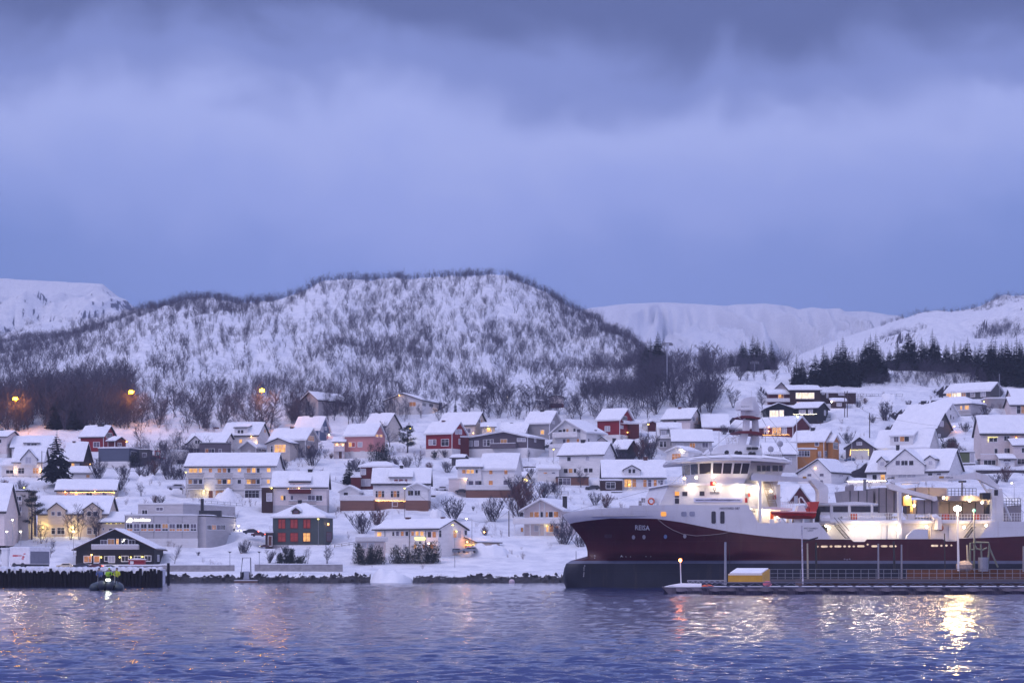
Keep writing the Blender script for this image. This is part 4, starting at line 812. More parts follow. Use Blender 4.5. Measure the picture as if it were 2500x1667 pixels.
H('C', 'c4', 'house', 'white house with a small front gable left of the grey flat box', 'white', (315, 822), 985, (948, 798, 672), 'e', '370,868,405,940,d; 412,868,445,940,d; 452,868,482,940,d; 335,895,368,942,D; 850,765,876,790,d; 895,765,920,815,d', dor=[(325, 540, 830, 798, 702, 'G', None, '430,755,457,800,d; 464,755,491,800,d')], D=None)
H('C', 'c4b', 'house', 'flat roofed dark grey box annex with a row of windows', 'violet', (487, 887), None, (945, 800, 800), 'f', '568,870,610,935,o; 615,870,650,935,d; 655,870,690,935,d; 755,875,785,940,d', Wt=5, D=ALLH['c4'].D-5, th=.2, fasc=ROOFD)
H('C', 'c4c', 'deck', 'white boarded deck left of the white house with the front gable', 'white', (102, 318), None, (1085, 905, 905), 'f', '185,1020,285,1085,d', Wt=5, D=ALLH['c4'].D-6, cat='deck', th=.2, fasc=TRIM)
H('C', 'c5', 'shed', 'small grey gabled shed above the apartment block', 'grey', (1042, 1260), 1400, (940, 853, 772), 'g', '1155,892,1180,935,w; 1290,865,1325,900,d; 1335,865,1365,900,d', Wt=6)
W6 = '345,1138,396,1200,l; 404,1138,458,1200,l; 478,1138,520,1200,l; 614,1138,660,1190,o; 735,1135,785,1195,o; 806,1135,855,1195,o; 872,1135,910,1195,d; 1010,1135,1055,1186,l; 1135,1132,1187,1200,o; 1207,1132,1252,1200,l; 1272,1132,1310,1200,d; 1410,1132,1457,1186,l; 337,1290,385,1352,d; 407,1290,458,1352,d; 480,1290,525,1352,d; 735,1290,787,1352,d; 803,1290,856,1352,d; 870,1290,912,1352,l; 1010,1292,1055,1345,d; 1135,1290,1190,1350,l; 1195,1290,1255,1350,o; 1272,1290,1310,1350,d; 1410,1290,1448,1342,l; 355,1448,500,1535,G; 612,1442,670,1545,D; 706,1442,910,1535,d; 1110,1442,1300,1535,d'
H('C', 'c6', 'apartment_block', 'long white apartment block with six balconies and lit windows', 'white', (305, 1525), 1622, (1540, 1103, 947), 'e', W6, cat='apartment block', fasc=ROOFD, Wt=9,
  bal=[(a, b_, c_, d_, 'brown', 'r', 1.3) for a, c_ in ((315, 542), (695, 935), (1097, 1330)) for b_, d_ in ((1202, 1268), (1356, 1424))], lamps=[(560, 1448, 420, YEL, .7)])
H6 = ALLH['c6']
for a, c_ in ((315, 542), (695, 935), (1097, 1330)):
    for e_ in (a+6, c_-6): b = MB(); x_, z_ = H6.at(e_, 1430, -1.25); b.box((x_-.07, -1.3, H6.zb-2), (x_+.07, -1.18, H6.at(e_, 1212, -1.25)[1]-.9)); b.build('post', TRIM, H6.root)
for y_ in (1280, 1445): b = MB(); z_ = H6.fp(305, y_)[1]; b.box((H6.x0, -.05, z_), (H6.x1, -.005, z_+.09)); b.build('wall_band', DMETAL, H6.root)
H('C', 'c7', 'house', 'pinkish house with string lights on its upper balcony', 'pinkwhite', (1492, 2225), None, (1745, 1390, 1197), 'e', '1597,1508,1632,1570,l; 1636,1508,1664,1570,d; 1735,1512,1768,1566,d; 1972,1508,2064,1576,d; 2082,1508,2164,1576,d; 1745,1660,1800,1740,d', ch=[(2002, 1148, 62, 'd')], dor=[(1720, 2000, 1420, 1322, 1208, 's', None, '1765,1350,1795,1400,d; 1880,1356,1940,1400,r')],
  bal=[(1706, 1420, 2004, 1480, 'dred', 's', 1.1), (1708, 1580, 2080, 1645, 'dgrey', 'r', 1.1)], strs=[(1700, 1412, 2006, 1412, 34, BULB)], lamps=[(1850, 1412, 40, ORA, .9)], base=(1640, 'lgrey'), fasc=ROOFD, D=None)
H('C', 'c7b', 'shed', 'dark brown annex with one window left of the pinkish house', 'brown', (1337, 1488), None, (1650, 1400, 1390), 'f', '1408,1480,1476,1580,w', Wt=6, D=ALLH['c7'].D-.5, th=.2, lamps=[(1475, 1408, 40, YEL)])
H('D', 'd1', 'house', 'dark slate house with hipped roof and six glowing red windows', 'green', (1490, 2190), 2312, (950, 572, 400), 'h', '1570,605,1606,722,r; 1614,605,1656,722,r; 1735,605,1776,718,r; 1784,605,1826,718,r; 1912,605,1950,718,r; 1958,605,2000,718,r; 1564,790,1662,902,r; 1734,790,1830,900,r; 1908,788,2000,900,l; 2230,650,2262,690,l; 2225,780,2290,900,d', fasc=TRIM, ch=[(1860, 338, 46, 'd')], dor=[(1752, 1858, 516, 482, 440, 'g', None, '1775,486,1835,512,d')], base=(948, 'lgrey'), lamps=[(2225, 665, 60, WARM)], frame=mat('red_frame', (.16, .03, .03)), hipx=.6)
H('D', 'd1b', 'shed', 'brown flat annex at the left side of the dark slate house', 'brown', (1388, 1486), None, (1000, 785, 780), 'f', '1430,830,1476,960,D', Wt=5, D=ALLH['d1'].D+.7, th=.25)
# --- centre
H('E', 'e1', 'house', 'pink house over a white basement', 'pink', (232, 628), 782, (995, 685, 548), 'e', '290,785,328,842,l; 332,785,374,842,r; 415,782,470,840,w; 655,672,690,708,l; 710,676,744,710,l; 320,905,345,955,d; 450,905,500,955,d', base=(905, 'white'), fasc=TRIM)
H('E', 'e1b', 'house', 'small white porch with lights left of the pink house', 'pinkwhite', (82, 228), None, (1005, 782, 730), 'm', '152,908,194,1002,D', Wt=4, D=ALLH['e1'].D+.6, bal=[(84, 838, 228, 905, 'pinkwhite', 's', .6)], lamps=[(130, 815, 60, WARM), (210, 818, 60, WARM)])
H('E', 'e2', 'house', 'pale house behind the pink house and the bare tree', 'lgrey', (515, 800), 995, (775, 555, 405), 'e', '', ch=[(712, 372, 36, 'd')])
H('E', 'e3', 'house', 'dark red house with white framed windows over a white basement', 'red', (1340, 1700), 1900, (975, 655, 520), 'e', '1385,748,1432,815,w; 1440,748,1480,815,d; 1556,742,1654,826,d; 1742,606,1776,668,w; 1788,606,1832,668,w; 1790,736,1824,805,w', base=(865, 'white'), ch=[(1585, 482, 42, 'b')], fasc=TRIM)
H('E', 'e3b', 'house', 'low red annex on the right of the dark red house', 'dred', (1785, 1930), None, (865, 715, 690), 'f', '', Wt=4, D=ALLH['e3'].D+4, trim=1, fasc=TRIM)
H('E', 'e4', 'house', 'cream white house with two small gable windows behind the dark red house', 'cream', (1525, 2010), 2182, (690, 540, 392), 'e', '1872,597,1955,650,d; 2060,470,2083,515,d; 2090,470,2113,515,d', ch=[(1850, 380, 36, 'b')])
H('E', 'e4b', 'house', 'low annex with a warmly lit wall right of the cream white house', 'cream', (2110, 2285), None, (660, 578, 530), 'm', '2175,600,2240,640,l', Wt=5, lamps=[(2200, 590, 100, YEL), (1990, 655, 60, ORA)], D=ALLH['e4'].D-3)
H('G', 'e5', 'house', 'large dark house with low wide gable over a white ground floor', 'violet', (-245, 605), 842, (985, 712, 642), 'g', '-205,762,-152,832,w; -120,762,-68,828,w; 2,748,45,828,d; 48,748,90,828,d; 98,745,135,828,d; 238,742,322,795,d; 465,728,518,766,w; 524,728,578,766,w; 696,730,718,774,w; -165,902,-95,965,d; 38,896,82,945,w; 92,896,112,945,w; 150,872,212,950,d; 505,880,545,930,d', base=(855, 'white'), bal=[(95, 800, 438, 858, 'violet', 's', 1.5)], apex=285, fasc=TRIM, Wt=11, oh=.6)
H('G', 'e5b', 'house', 'steep roofed dark house just behind the large dark house', 'violet', (215, 562), 668, (740, 652, 530), 'e', '566,610,602,655,w', ch=[(392, 512, 40, 'd')], Wt=7)
H('E', 'e6', 'shed', 'small dark grey shed with one sloping roof in the snow field', 'dgrey', (1695, 1852), 1903, (1095, 995, 965), 'e', '', Wt=4, fasc=ROOFD)
H('E', 'e7', 'house', 'dark red brown house with hipped roof left of the white dormer house', 'dred', (445, 880), 985, (1420, 1112, 1062), 'h', '462,1147,518,1218,w; 462,1288,580,1372,w', fasc=TRIM, hipx=1.6)
H('E', 'e7b', 'house', 'low dark red annex at the left of the hipped house', 'dred', (318, 448), None, (1420, 1262, 1242), 'f', '', Wt=5, D=ALLH['e7'].D-.7, fasc=TRIM, trim=1)
H('E', 'e8', 'house', 'white house with a long dormer and red curtained windows, string lights below', 'white', (620, 1385), 1412, (1685, 1345, 1150), 'e', '656,1446,685,1530,d; 690,1446,735,1530,o; 740,1446,772,1530,d; 863,1446,895,1530,d; 900,1446,942,1530,o; 947,1446,980,1530,d; 892,1598,952,1652,d', ch=[(1010, 1098, 48, 'd')], dor=[(845, 1152, 1400, 1258, 1160, 's', None, '910,1285,960,1366,c; 975,1285,1028,1366,c; 1055,1285,1090,1360,c')], base=(1575, 'wood'), strs=[(632, 1572, 1360, 1584, 70, BULB)], lamps=[(700, 1580, 30, ORA, .6), (1250, 1590, 30, ORA, .6)], fasc=ROOFD, maxrot=30)
H('E', 'e8b', 'house', 'white gabled front wing with four windows on the white dormer house', 'white', (1068, 1375), None, (1685, 1418, 1350), 'g', '1098,1440,1132,1505,d; 1138,1440,1170,1505,d; 1188,1440,1222,1505,d; 1230,1440,1262,1505,d', base=(1575, 'wood'), Wt=3.5, D=ALLH['e8'].D-3)
H('E', 'e9', 'shed', 'small white gabled outhouse on a boarded terrace', 'white', (165, 430), 475, (1508, 1455, 1383), 'g', '220,1467,277,1506,d', Wt=5)
H('F', 'e9b', 'terrace', 'terrace with white parapet above weathered brown boards', 'wood', (170, 630), None, (480, 345, 345), 'f', '', Wt=16, cat='terrace', bal=[(165, 278, 625, 345, 'white', 's', .15)], th=.1, trim=1)
H('E', 'e10a', 'house', 'lower white half of the twin house with three lit windows', 'white', (1775, 2100), None, (1440, 1122, 1035), 'e', '1838,1155,1886,1205,o; 1897,1155,1944,1205,l; 1955,1155,1998,1205,l; 2022,1155,2052,1200,d; 1930,1308,1990,1362,d; 2016,1308,2060,1362,d; 2066,1308,2104,1362,d', Wt=8)
H('G', 'e10', 'house', 'tall white house over a long brown fence, candles in its windows', 'white', (-33, 432), 522, (1400, 1140, 950), 'e', '80,1160,126,1216,o; 287,1160,331,1216,o; 74,1305,130,1362,o; 276,1302,335,1360,d', ch=[(235, 968, 55, 'd')], D=ALLH['e10a'].D-1.2)
H('E', 'e10c', 'carport', 'white flat annex with a warm lamp left of the twin house', 'pinkwhite', (1655, 1905), None, (1410, 1285, 1285), 'f', '1810,1305,1888,1408,G', Wt=6, D=ALLH['e10a'].D-2.5, lamps=[(1885, 1282, 130, WARM)], th=.3, fasc=TRIM, cat='carport')
H('E', 'e10d', 'terrace', 'long brown plank fence and white parapet below the twin house', 'wood', (1890, 2570), None, (1535, 1437, 1437), 'f', '', Wt=9, bal=[(1890, 1372, 2570, 1437, 'white', 's', .12)], cat='terrace', th=.1, trim=1)
H('G', 'e10e', 'shed', 'small pinkish gabled shed with a lamp between two white houses', 'pinkwhite', (455, 545), 625, (1340, 1265, 1205), 'e', '', Wt=4, lamps=[(575, 1300, 110, YEL)])
# --- shore house and carport
H('F', 'f1', 'house', 'white shore house with a row of small windows behind the evergreen shrubs', 'white', (640, 1512), 1905, (1040, 735, 622), 'e', '680,775,736,830,l; 885,772,912,826,d; 937,766,976,826,d; 1002,766,1042,826,o; 1065,766,1105,826,d; 1145,766,1182,822,o; 1205,766,1246,822,l; 1270,766,1311,822,l; 1368,770,1416,846,d; 1434,770,1482,846,o; 1520,752,1552,845,d; 1716,755,1760,850,o; 1772,755,1818,850,w; 1868,750,1902,815,d; 915,945,950,1000,w; 1032,945,1073,1005,w; 1180,945,1215,1000,l; 1300,945,1330,1000,o; 1400,945,1450,1000,o; 725,940,752,1000,d', Wt=11, ch=[(1100, 572, 60, 'b'), (1577, 568, 48, 'b')], lamps=[(1420, 930, 240, (1, .45, .3), 1.0), (1740, 765, 50, YEL), (640, 925, 80, WARM, 1.0)], strs=[(1190, 845, 1335, 848, 16, BULBG), (1190, 860, 1335, 862, 16, BULBG), (1195, 876, 1330, 876, 14, BULBG)], fasc=ROOFD, D=gD(1000, 1362))
hf = ALLH['f1']
for x_ in (785, 1120, 1342): b = MB(); a_, z_ = hf.fp(x_, 740); b.tube([(a_, -.12, hf.zb-1), (a_, -.12, z_-.2)], .06, 6); b.build('downpipe', DMETAL, hf.root)
H('F', 'f1b', 'veranda', 'glazed pinkish veranda at the left end of the shore house', 'pinkwhite', (400, 770), None, (1045, 905, 905), 'f', '405,925,440,985,d; 465,925,530,985,w; 560,925,630,985,w', Wt=5, bal=[(380, 845, 820, 905, 'white', 's', .3)], D=hf.D-2.6, cat='veranda', th=.12, fasc=TRIM)
H('F', 'f2', 'carport', 'open carport with orange light and a gabled snowy roof beside the shore house', 'cream', (1690, 2038), 2350, (1052, 915, 843), 'g', '1720,945,1860,1040,o; 1870,950,2010,1030,o', Wt=8, strs=[(1870, 945, 2015, 945, 16, BULBG)], lamps=[(1940, 910, 160, ORA, .8), (2118, 775, 120, WARM, .4)], cat='carport', maxrot=65)
# --- centre right
H('G', 'g0', 'house', 'small pinkish house with a red base under the mast at the foot of the hill', 'pinkwhite', (905, 1080), 1105, (305, 166, 142), 'g', '', base=(250, 'dred'), Wt=6, th=.3)
H('G', 'g0b', 'shed', 'small pale shed beside the pinkish house under the mast', 'lgrey', (735, 875), None, (315, 225, 210), 'm', '755,238,788,270,d', Wt=5)
H('E', 'g00', 'house', 'big white house with low gable and long side at the foot of the hill', 'white', (775, 1290), 1608, (400, 212, 122), 'g', '1117,232,1205,285,o; 1290,240,1340,290,d; 1387,247,1440,302,d; 1517,263,1567,318,d', Wt=20, apex=1030, lamps=[(1465, 385, 120, WARM, .8), (985, 140, 40, WARM), (1600, 385, 160, (1, .45, .35), 1.5)], maxrot=70)
H('G', 'g1', 'house', 'grey house with one lit window left of the white chalet', 'grey', (577, 905), 1062, (728, 515, 375), 'e', '785,617,830,670,l; 940,490,972,525,w', ch=[(810, 340, 58, 'd')], fasc=TRIM)
H('G', 'g2', 'house', 'white chalet with a broad gable, slanting windows and a long balcony', 'white', (945, 1410), 1655, (915, 640, 484), 'g', '1028,612,1075,655,d; 1090,600,1123,650,d; 1135,600,1165,646,d; 1232,595,1262,645,d; 1280,606,1328,648,d; 1088,738,1125,798,d; 1140,738,1180,798,o; 1278,735,1310,790,o; 1520,610,1550,660,d; 1432,730,1448,780,d', bal=[(945, 652, 1280, 710, 'white', 's', 1.2)], apex=1140, oh=.7, Wt=9, base=(905, 'white'))
H('G', 'g2b', 'deck', 'white roadside deck on posts left of the white chalet', 'white', (900, 1090), None, (980, 858, 858), 'f', '', Wt=4, bal=[(900, 812, 1090, 858, 'white', 's', .2)], D=ALLH['g2'].D-4, cat='deck', th=.2, trim=1)
H('G', 'g3', 'house', 'bright red house with a small white balcony over a white basement', 'red', (1555, 1866), 2050, (748, 470, 342), 'e', '1664,564,1694,628,w; 1700,564,1730,628,w; 1872,552,1910,590,w; 1900,425,1960,488,d; 2040,570,2062,660,w; 1690,690,1730,702,d; 1880,685,1898,745,D', base=(675, 'white'), ch=[(1690, 342, 48, 'd')], lamps=[(1962, 645, 40, YEL, .2)], fasc=TRIM)
b = MB(); h3 = ALLH['g3']; ya, z0 = h3.atx(1872, 525); yb, z1 = h3.atx(1960, 490); b.box((.03, ya, z0), (1.0, yb, z0+.12)); b.box((.95, ya, z0+.12), (1.0, yb, z1)); b.build('balcony', TRIM, h3.root)
H('G', 'g3b', 'house', 'low red lean-to at the right of the bright red house', 'dred', (1985, 2130), None, (670, 530, 505), 'm', '', Wt=4, D=ALLH['g3'].D+3.5, trim=1)
H('G', 'g4', 'house', 'large plain white house with two storeys and a tall dark chimney', 'white', (1035, 1640), 1805, (1260, 945, 803), 'e', '1148,982,1195,1035,d; 1400,977,1447,1030,w; 1100,1142,1155,1200,d; 1167,1142,1220,1198,d; 1238,1142,1272,1196,d; 1378,1137,1428,1190,d; 1444,1137,1495,1190,d', ch=[(1365, 745, 55, 'd')], fasc=ROOFD)
H('G', 'g4b', 'house', 'white lean-to with two narrow windows left of the large plain white house', 'white', (745, 1034), None, (1315, 1150, 1110), 'm', '826,1192,872,1208,o; 936,1192,980,1207,d', Wt=6, D=ALLH['g4'].D-.8)
H('G', 'g4c', 'terrace', 'boarded terrace with dark undercroft below the large white house', 'wood', (1000, 1440), None, (1365, 1262, 1262), 'f', '1030,1275,1080,1360,d; 1090,1275,1190,1360,d', Wt=8, cat='terrace', th=.12, trim=1)
H('G', 'g5', 'house', 'black gabled house behind the bare tree right of the large white house', 'black', (1755, 1952), 2112, (1010, 880, 765), 'e', '', ch=[(1790, 725, 42, 'd')], fasc=ROOFD)
H('G', 'g5b', 'shed', 'small pinkish gable just above the roof of the large white house', 'pinkwhite', (1505, 1728), None, (860, 800, 712), 'g', '', Wt=6)
H('G', 'g6', 'house', 'white bungalow with broad snowy roof and tall lit windows left of the ship bridge', 'white', (1640, 2480), None, (1420, 1268, 1040), 'e', '1930,1287,1968,1390,l; 1974,1287,2022,1390,l; 2038,1287,2088,1390,o; 2187,1292,2232,1390,o; 2253,1292,2295,1385,d; 2330,1292,2370,1385,o; 2420,1300,2455,1380,d; 2395,1305,2410,1340,d', Wt=12, ch=[(2215, 978, 54, 'b')], dor=[(1920, 2140, 1260, 1160, 1102, 'g', None, '1985,1147,2020,1200,d; 2040,1147,2076,1200,d')], fasc=ROOFD, lamps=[(1995, 1360, 40, YEL, .5)])
H('G', 'g6b', 'carport', 'open carport with snow covered car space left of the white bungalow', 'brown', (1600, 1900), None, (1418, 1305, 1290), 'f', '1680,1330,1800,1410,d', Wt=5, D=ALLH['g6'].D-3, cat='carport')
H('H', 'h1', 'house', 'shore chalet with white beams, lit windows and a long white balcony by the ship bow', 'pinkwhite', (560, 1062), 1345, (822, 468, 335), 'g', '635,500,686,570,d; 698,500,760,570,o; 784,500,816,570,d; 852,500,886,570,o; 896,498,950,570,d; 966,496,1026,570,o; 515,715,545,770,o; 700,688,750,760,w; 855,688,890,770,l; 905,682,960,770,o; 985,692,1030,740,o', bal=[(405, 588, 1088, 660, 'white', 's', 2.0, 4)], ch=[(1115, 285, 52, 'd')], apex=802, oh=.9, Wt=14, D=gD(1325, 1310), fasc=TRIM, lamps=[(870, 690, 70, YEL, .4)])
hh1 = ALLH['h1']
for x_ in (772, 838): b = MB(); a_, z_ = hh1.fp(x_, 360); b.box((a_-.1, -.14, hh1.zb), (a_+.1, -.02, z_-.15)); b.build('post', TRIM, hh1.root)
# --- right
H('I', 'i0', 'shed', 'small red shed with a white door above the ship bridge', 'dred', (105, 208), 42, (735, 650, 628), 'g', '50,655,98,728,G', Wt=4, left=True, fasc=TRIM)
H('I', 'i1', 'house', 'cream house with a balcony at its gable end above the white dormer house', 'pinkwhite', (282, 610), 752, (745, 605, 493), 'e', '416,617,450,650,d; 640,574,664,625,d; 685,576,700,622,d', ch=[(490, 458, 36, 'b')], lamps=[(790, 700, 110, WARM, .6)])
b = MB(); i1 = ALLH['i1']; ya, z0 = i1.atx(655, 662); yb, z1 = i1.atx(750, 636); b.box((.03, ya, z0), (1.3, yb, z0+.12)); b.box((1.22, ya, z0+.12), (1.28, yb, z1)); b.build('balcony', WOOD, i1.root)
H('I', 'i2', 'house', 'white house with two framed dormer windows left of the ship bridge', 'lgrey', (240, 500), None, (950, 818, 660), 'e', '250,872,285,934,d; 296,872,326,934,d; 376,872,405,925,d', dor=[(248, 335, 830, 722, 690, 's', None, '270,748,316,800,w'), (365, 478, 830, 722, 690, 's', None, '390,742,440,795,w')], fasc=TRIM)
H('I', 'i3', 'house', 'plain white house with three windows behind the ship bridge', 'lgrey', (405, 872), None, (1012, 868, 742), 'e', '456,892,526,935,w; 608,888,670,945,o; 758,885,826,940,d', fasc=ROOFD)
H('I', 'i3b', 'garage', 'low white gabled garage with a bright lamp left of the ship bridge roof', 'white', (328, 592), 742, (1095, 990, 937), 'g', '396,1018,500,1092,o', Wt=7, lamps=[(520, 972, 160, COOL)], cat='garage')
H('I', 'i4', 'house', 'long low dark red house with string lights behind the ship mast', 'dred', (1072, 1842), 2042, (802, 684, 602), 'e', '1152,718,1250,790,w; 1500,716,1546,770,w; 1598,702,1645,775,l; 1653,702,1700,775,l; 1720,706,1766,776,w', lamps=[(1562, 700, 70, ORA, .3), (1562, 745, 50, ORA, .3)], strs=[(1480, 790, 1795, 785, 34, BULB)], fasc=TRIM)
H('I', 'i4b', 'house', 'wide snow roofed low house between the cream house and the long dark red house', 'dred', (770, 1070), None, (740, 695, 560), 'e', '', Wt=10)
H('I', 'i5', 'house', 'black house with a big bright window under a low gable', 'black', (1520, 1842), None, (608, 480, 420), 'g', '1565,500,1668,590,W; 1682,497,1730,588,W', Wt=10, apex=1668, fasc=ROOFD)
H('I', 'i5b', 'house', 'right wing of the black house with white windows and an eaves light string', 'black', (1842, 2132), 2262, (665, 470, 418), 'e', '1917,495,1990,540,w; 2030,490,2076,540,w; 2215,500,2233,556,w; 2208,626,2233,660,w', D=ALLH['i5'].D-1, strs=[(1850, 543, 2125, 540, 26, BULBW)], fasc=ROOFD)
H('I', 'i6', 'house', 'dark brown house with a one sided sloping roof and a wide bright window', 'brown', (1808, 2170), None, (425, 262, 215), 'm', '1878,288,1945,356,W; 1950,288,2020,356,W; 2026,288,2094,356,W; 1890,400,2090,415,l', Wt=9, fasc=ROOFD)
H('I', 'i6b', 'house', 'long dark brown wing with white framed small windows right of the bright window', 'brown', (2170, 2595), None, (420, 292, 270), 'f', '2190,286,2220,305,w; 2243,292,2262,345,w; 2389,292,2462,315,w', Wt=7, D=ALLH['i6'].D+2, th=.25)
H('I', 'i6c', 'house', 'red brown left part of the dark brown house with a white balcony', 'dred', (1560, 1806), None, (432, 305, 265), 'm', '1668,308,1700,352,l; 1704,308,1730,352,o', Wt=7, D=ALLH['i6'].D+1.5, bal=[(1492, 358, 1805, 395, 'white', 's', 1.3)], trim=1)
H('I', 'i6d', 'house', 'white gable rising behind the dark brown house', 'pinkwhite', (1600, 1800), None, (350, 270, 170), 'g', '', Wt=9, D=ALLH['i6'].D+12)
H('J', 'i6e', 'shed', 'small brown shed with one white window beside the twin poles', 'brown', (62, 222), None, (472, 392, 368), 'm', '114,414,168,444,w', Wt=4, lamps=[(45, 400, 110, (1, .6, .4), .6)])
H('I', 'i7', 'house', 'ochre yellow house with snowy roof behind the front crane', 'ochre', (1832, 2212), 2345, (1120, 865, 755), 'e', '2108,872,2150,920,d; 2148,990,2176,1050,w; 2220,985,2245,1050,d', ch=[(2080, 705, 46, 'd')], fasc=TRIM)
H('I', 'i7b', 'house', 'flat roofed ochre extension with a dark window band', 'ochre', (1830, 2125), None, (1110, 965, 965), 'f', '1842,985,1900,1045,d; 1912,982,1975,1045,d; 1982,982,2040,1045,d', Wt=5, D=ALLH['i7'].D-4.5, trim=1, fasc=TRIM)
H('J', 'i7c', 'house', 'narrow ochre gable at the right end of the yellow house', 'ochre', (2, 62), 138, (1125, 870, 800), 'e', '70,880,125,960,d', D=ALLH['i7'].D+1, Wt=5, trim=1, fasc=TRIM)
H('I', 'i8', 'house', 'white house with a lit star in its gable right of the front crane', 'white', (1905, 2300), 2520, (1370, 1235, 1088), 'g', '2016,1258,2064,1285,d; 2162,1254,2210,1285,d; 2170,1332,2200,1356,d; 2400,1262,2440,1290,w', Wt=9, apex=2150, lamps=[(2110, 1190, 30, WARM, .15)], fasc=ROOFD, maxrot=60)
H('K', 'i9', 'boathouse', 'small dark red boathouse gable behind the red rescue boat', 'dred', (1792, 2046), 1640, (330, 312, 140), 'g', '1858,248,1874,325,w; 1878,248,1895,325,w', Wt=9, left=True, fasc=TRIM, cat='boathouse', D=gD(1952, 1228), maxrot=70)
H('I', 'i10', 'house', 'pale bluish house with a broad snowy roof behind the ship funnel dishes', 'lgrey', (1500, 1885), None, (1240, 1022, 905), 'e', '1800,1068,1826,1140,w', fasc=ROOFD)
H('J', 'j1', 'house', 'grey house at the top right with two bright windows', 'dgrey', (1412, 1945), 2098, (365, 262, 188), 'e', '1427,287,1480,345,l; 1490,282,1536,343,W; 1546,280,1598,343,W; 1606,276,1655,345,d; 1712,272,1764,333,w; 1837,268,1892,330,w', fasc=TRIM)
H('J', 'j1b', 'garage', 'low grey garage with snow roof right of the grey top house', 'grey', (1890, 2128), None, (470, 360, 340), 'f', '', Wt=6, lamps=[(1870, 395, 40, ORA)])
H('J', 'j2', 'house', 'white hipped bungalow with two lit windows and a white chimney', 'lgrey', (1195, 1715), 1882, (560, 418, 355), 'h', '1592,446,1612,490,l; 1646,440,1692,492,l', ch=[(1416, 328, 48, 'w')], bal=[(1562, 498, 1710, 548, 'lgrey', 'r', .8)], fasc=ROOFD)
H('J', 'j3', 'house', 'white house with a steep gable behind the dark grey house', 'white', (910, 1402), 1560, (655, 540, 437), 'e', '1466,466,1480,495,d; 1466,552,1482,604,d; 1500,572,1514,604,d', ch=[(1143, 385, 40, 'd')])
H('J', 'j4', 'house', 'dark grey house with big snow roof and an orange lit lean-to', 'dgrey', (782, 1302), 1482, (825, 706, 552), 'e', '1345,625,1385,688,w; 1325,782,1350,810,w', ch=[(890, 692, 36, 'd')], lamps=[(1478, 690, 200, ORA, 1.0)], fasc=ROOFD)
H('J', 'j5', 'house', 'white house with a long roof dormer below the dark grey house', 'white', (575, 1208), 1332, (1080, 935, 745), 'e', '635,960,680,1014,l; 688,960,730,1014,o; 735,960,780,1014,o', dor=[(750, 1022, 945, 802, 752, 's', None, '797,815,850,870,d; 870,812,920,868,o; 925,812,976,868,d')], bal=[(512, 1020, 742, 1080, 'dred', 's', 1.2)], lamps=[(700, 985, 40, YEL, .5)])
H('J', 'j6', 'garage', 'dark garage with a glowing light string round its white door', 'violet', (217, 556), 592, (1085, 945, 828), 'g', '290,978,490,1078,G; 353,880,410,908,w', Wt=8, strs=[(282, 968, 492, 964, 26, BULBG), (494, 968, 494, 1030, 8, BULBG), (276, 975, 272, 1032, 8, BULB)], cat='garage', fasc=ROOFD)
H('J', 'j7', 'house', 'grand white house with a central gable and two side dormers behind the rear crane', 'white', (470, 1440), 1630, (1335, 1225, 985), 'e', '540,1265,590,1325,d; 637,1265,690,1325,l; 850,1247,945,1298,w; 957,1247,1055,1298,w; 1205,1250,1255,1275,d; 1310,1250,1360,1270,d', dor=[(705, 1160, 1240, 1150, 968, 'G', None, '817,1100,868,1152,d; 885,1100,960,1152,d; 978,1100,1030,1152,d'), (600, 700, 1215, 1105, 1058, 'g', None, '632,1115,680,1158,w'), (1170, 1290, 1190, 1085, 1045, 'g', None, '1212,1103,1255,1145,w')], ch=[(842, 912, 36, 'd')], Wt=13, fasc=ROOFD)
H('J', 'j7b', 'terrace', 'snowy terrace edge with a lit string left of the grand white house', 'white', (245, 705), None, (1400, 1350, 1350), 'f', '', Wt=4, strs=[(240, 1346, 700, 1338, 50, BULBW)], cat='terrace', trim=1)
H('J', 'j8', 'house', 'three storey pale house at the right edge with windows trimmed by lights', 'pinkwhite', (1840, 2700), None, (1085, 780, 572), 'e', '1938,822,1980,870,d; 1988,822,2030,870,d; 2115,806,2144,858,d; 2150,806,2176,858,d; 2245,800,2270,855,o; 2000,957,2034,1010,d; 2118,952,2146,1005,d; 2152,952,2182,1005,d; 2188,952,2216,1005,d; 2325,945,2355,1000,d', ch=[(2265, 580, 40, 'd')], strs=[(1925, 818, 2035, 816, 14, BULBG), (1924, 820, 1924, 870, 7, BULBG)], lamps=[(2258, 828, 20, ORA, .2)], fasc=ROOFD, Wt=10)
H('J', 'j8b', 'terrace', 'white parapet terrace over garage openings at the right edge', 'pinkwhite', (1832, 2260), None, (1150, 1088, 1088), 'f', '1872,1095,2010,1148,d', Wt=4, bal=[(1832, 1022, 2255, 1088, 'pinkwhite', 's', .2)], D=ALLH['j8'].D-4.5, cat='terrace', th=.15, trim=1)
H('J', 'j8c', 'porch', 'small white porch with snow roof in front of the pale three storey house', 'white', (2072, 2240), None, (1160, 1085, 1035), 'm', '2108,1090,2190,1112,d; 2122,1112,2175,1158,w', Wt=3.5, D=ALLH['j8'].D-8.5, cat='porch')
H('J', 'j8d', 'house', 'white wing with snowy roof at the right edge of the view', 'pinkwhite', (2230, 2560), None, (1150, 922, 855), 'm', '2325,948,2355,1000,d; 2275,1078,2360,1140,d', Wt=5, D=ALLH['j8'].D-6)
H('J', 'j9', 'house', 'snow roofed house cut by the right edge, uppermost one', 'pinkwhite', (2215, 2560), None, (430, 345, 255), 'e', '', Wt=9)
H('J', 'j9b', 'house', 'pale house with dark tall windows cut by the right edge', 'pinkwhite', (2195, 2560), None, (560, 440, 350), 'e', '2266,448,2310,534,d; 2318,448,2356,534,d', Wt=9)
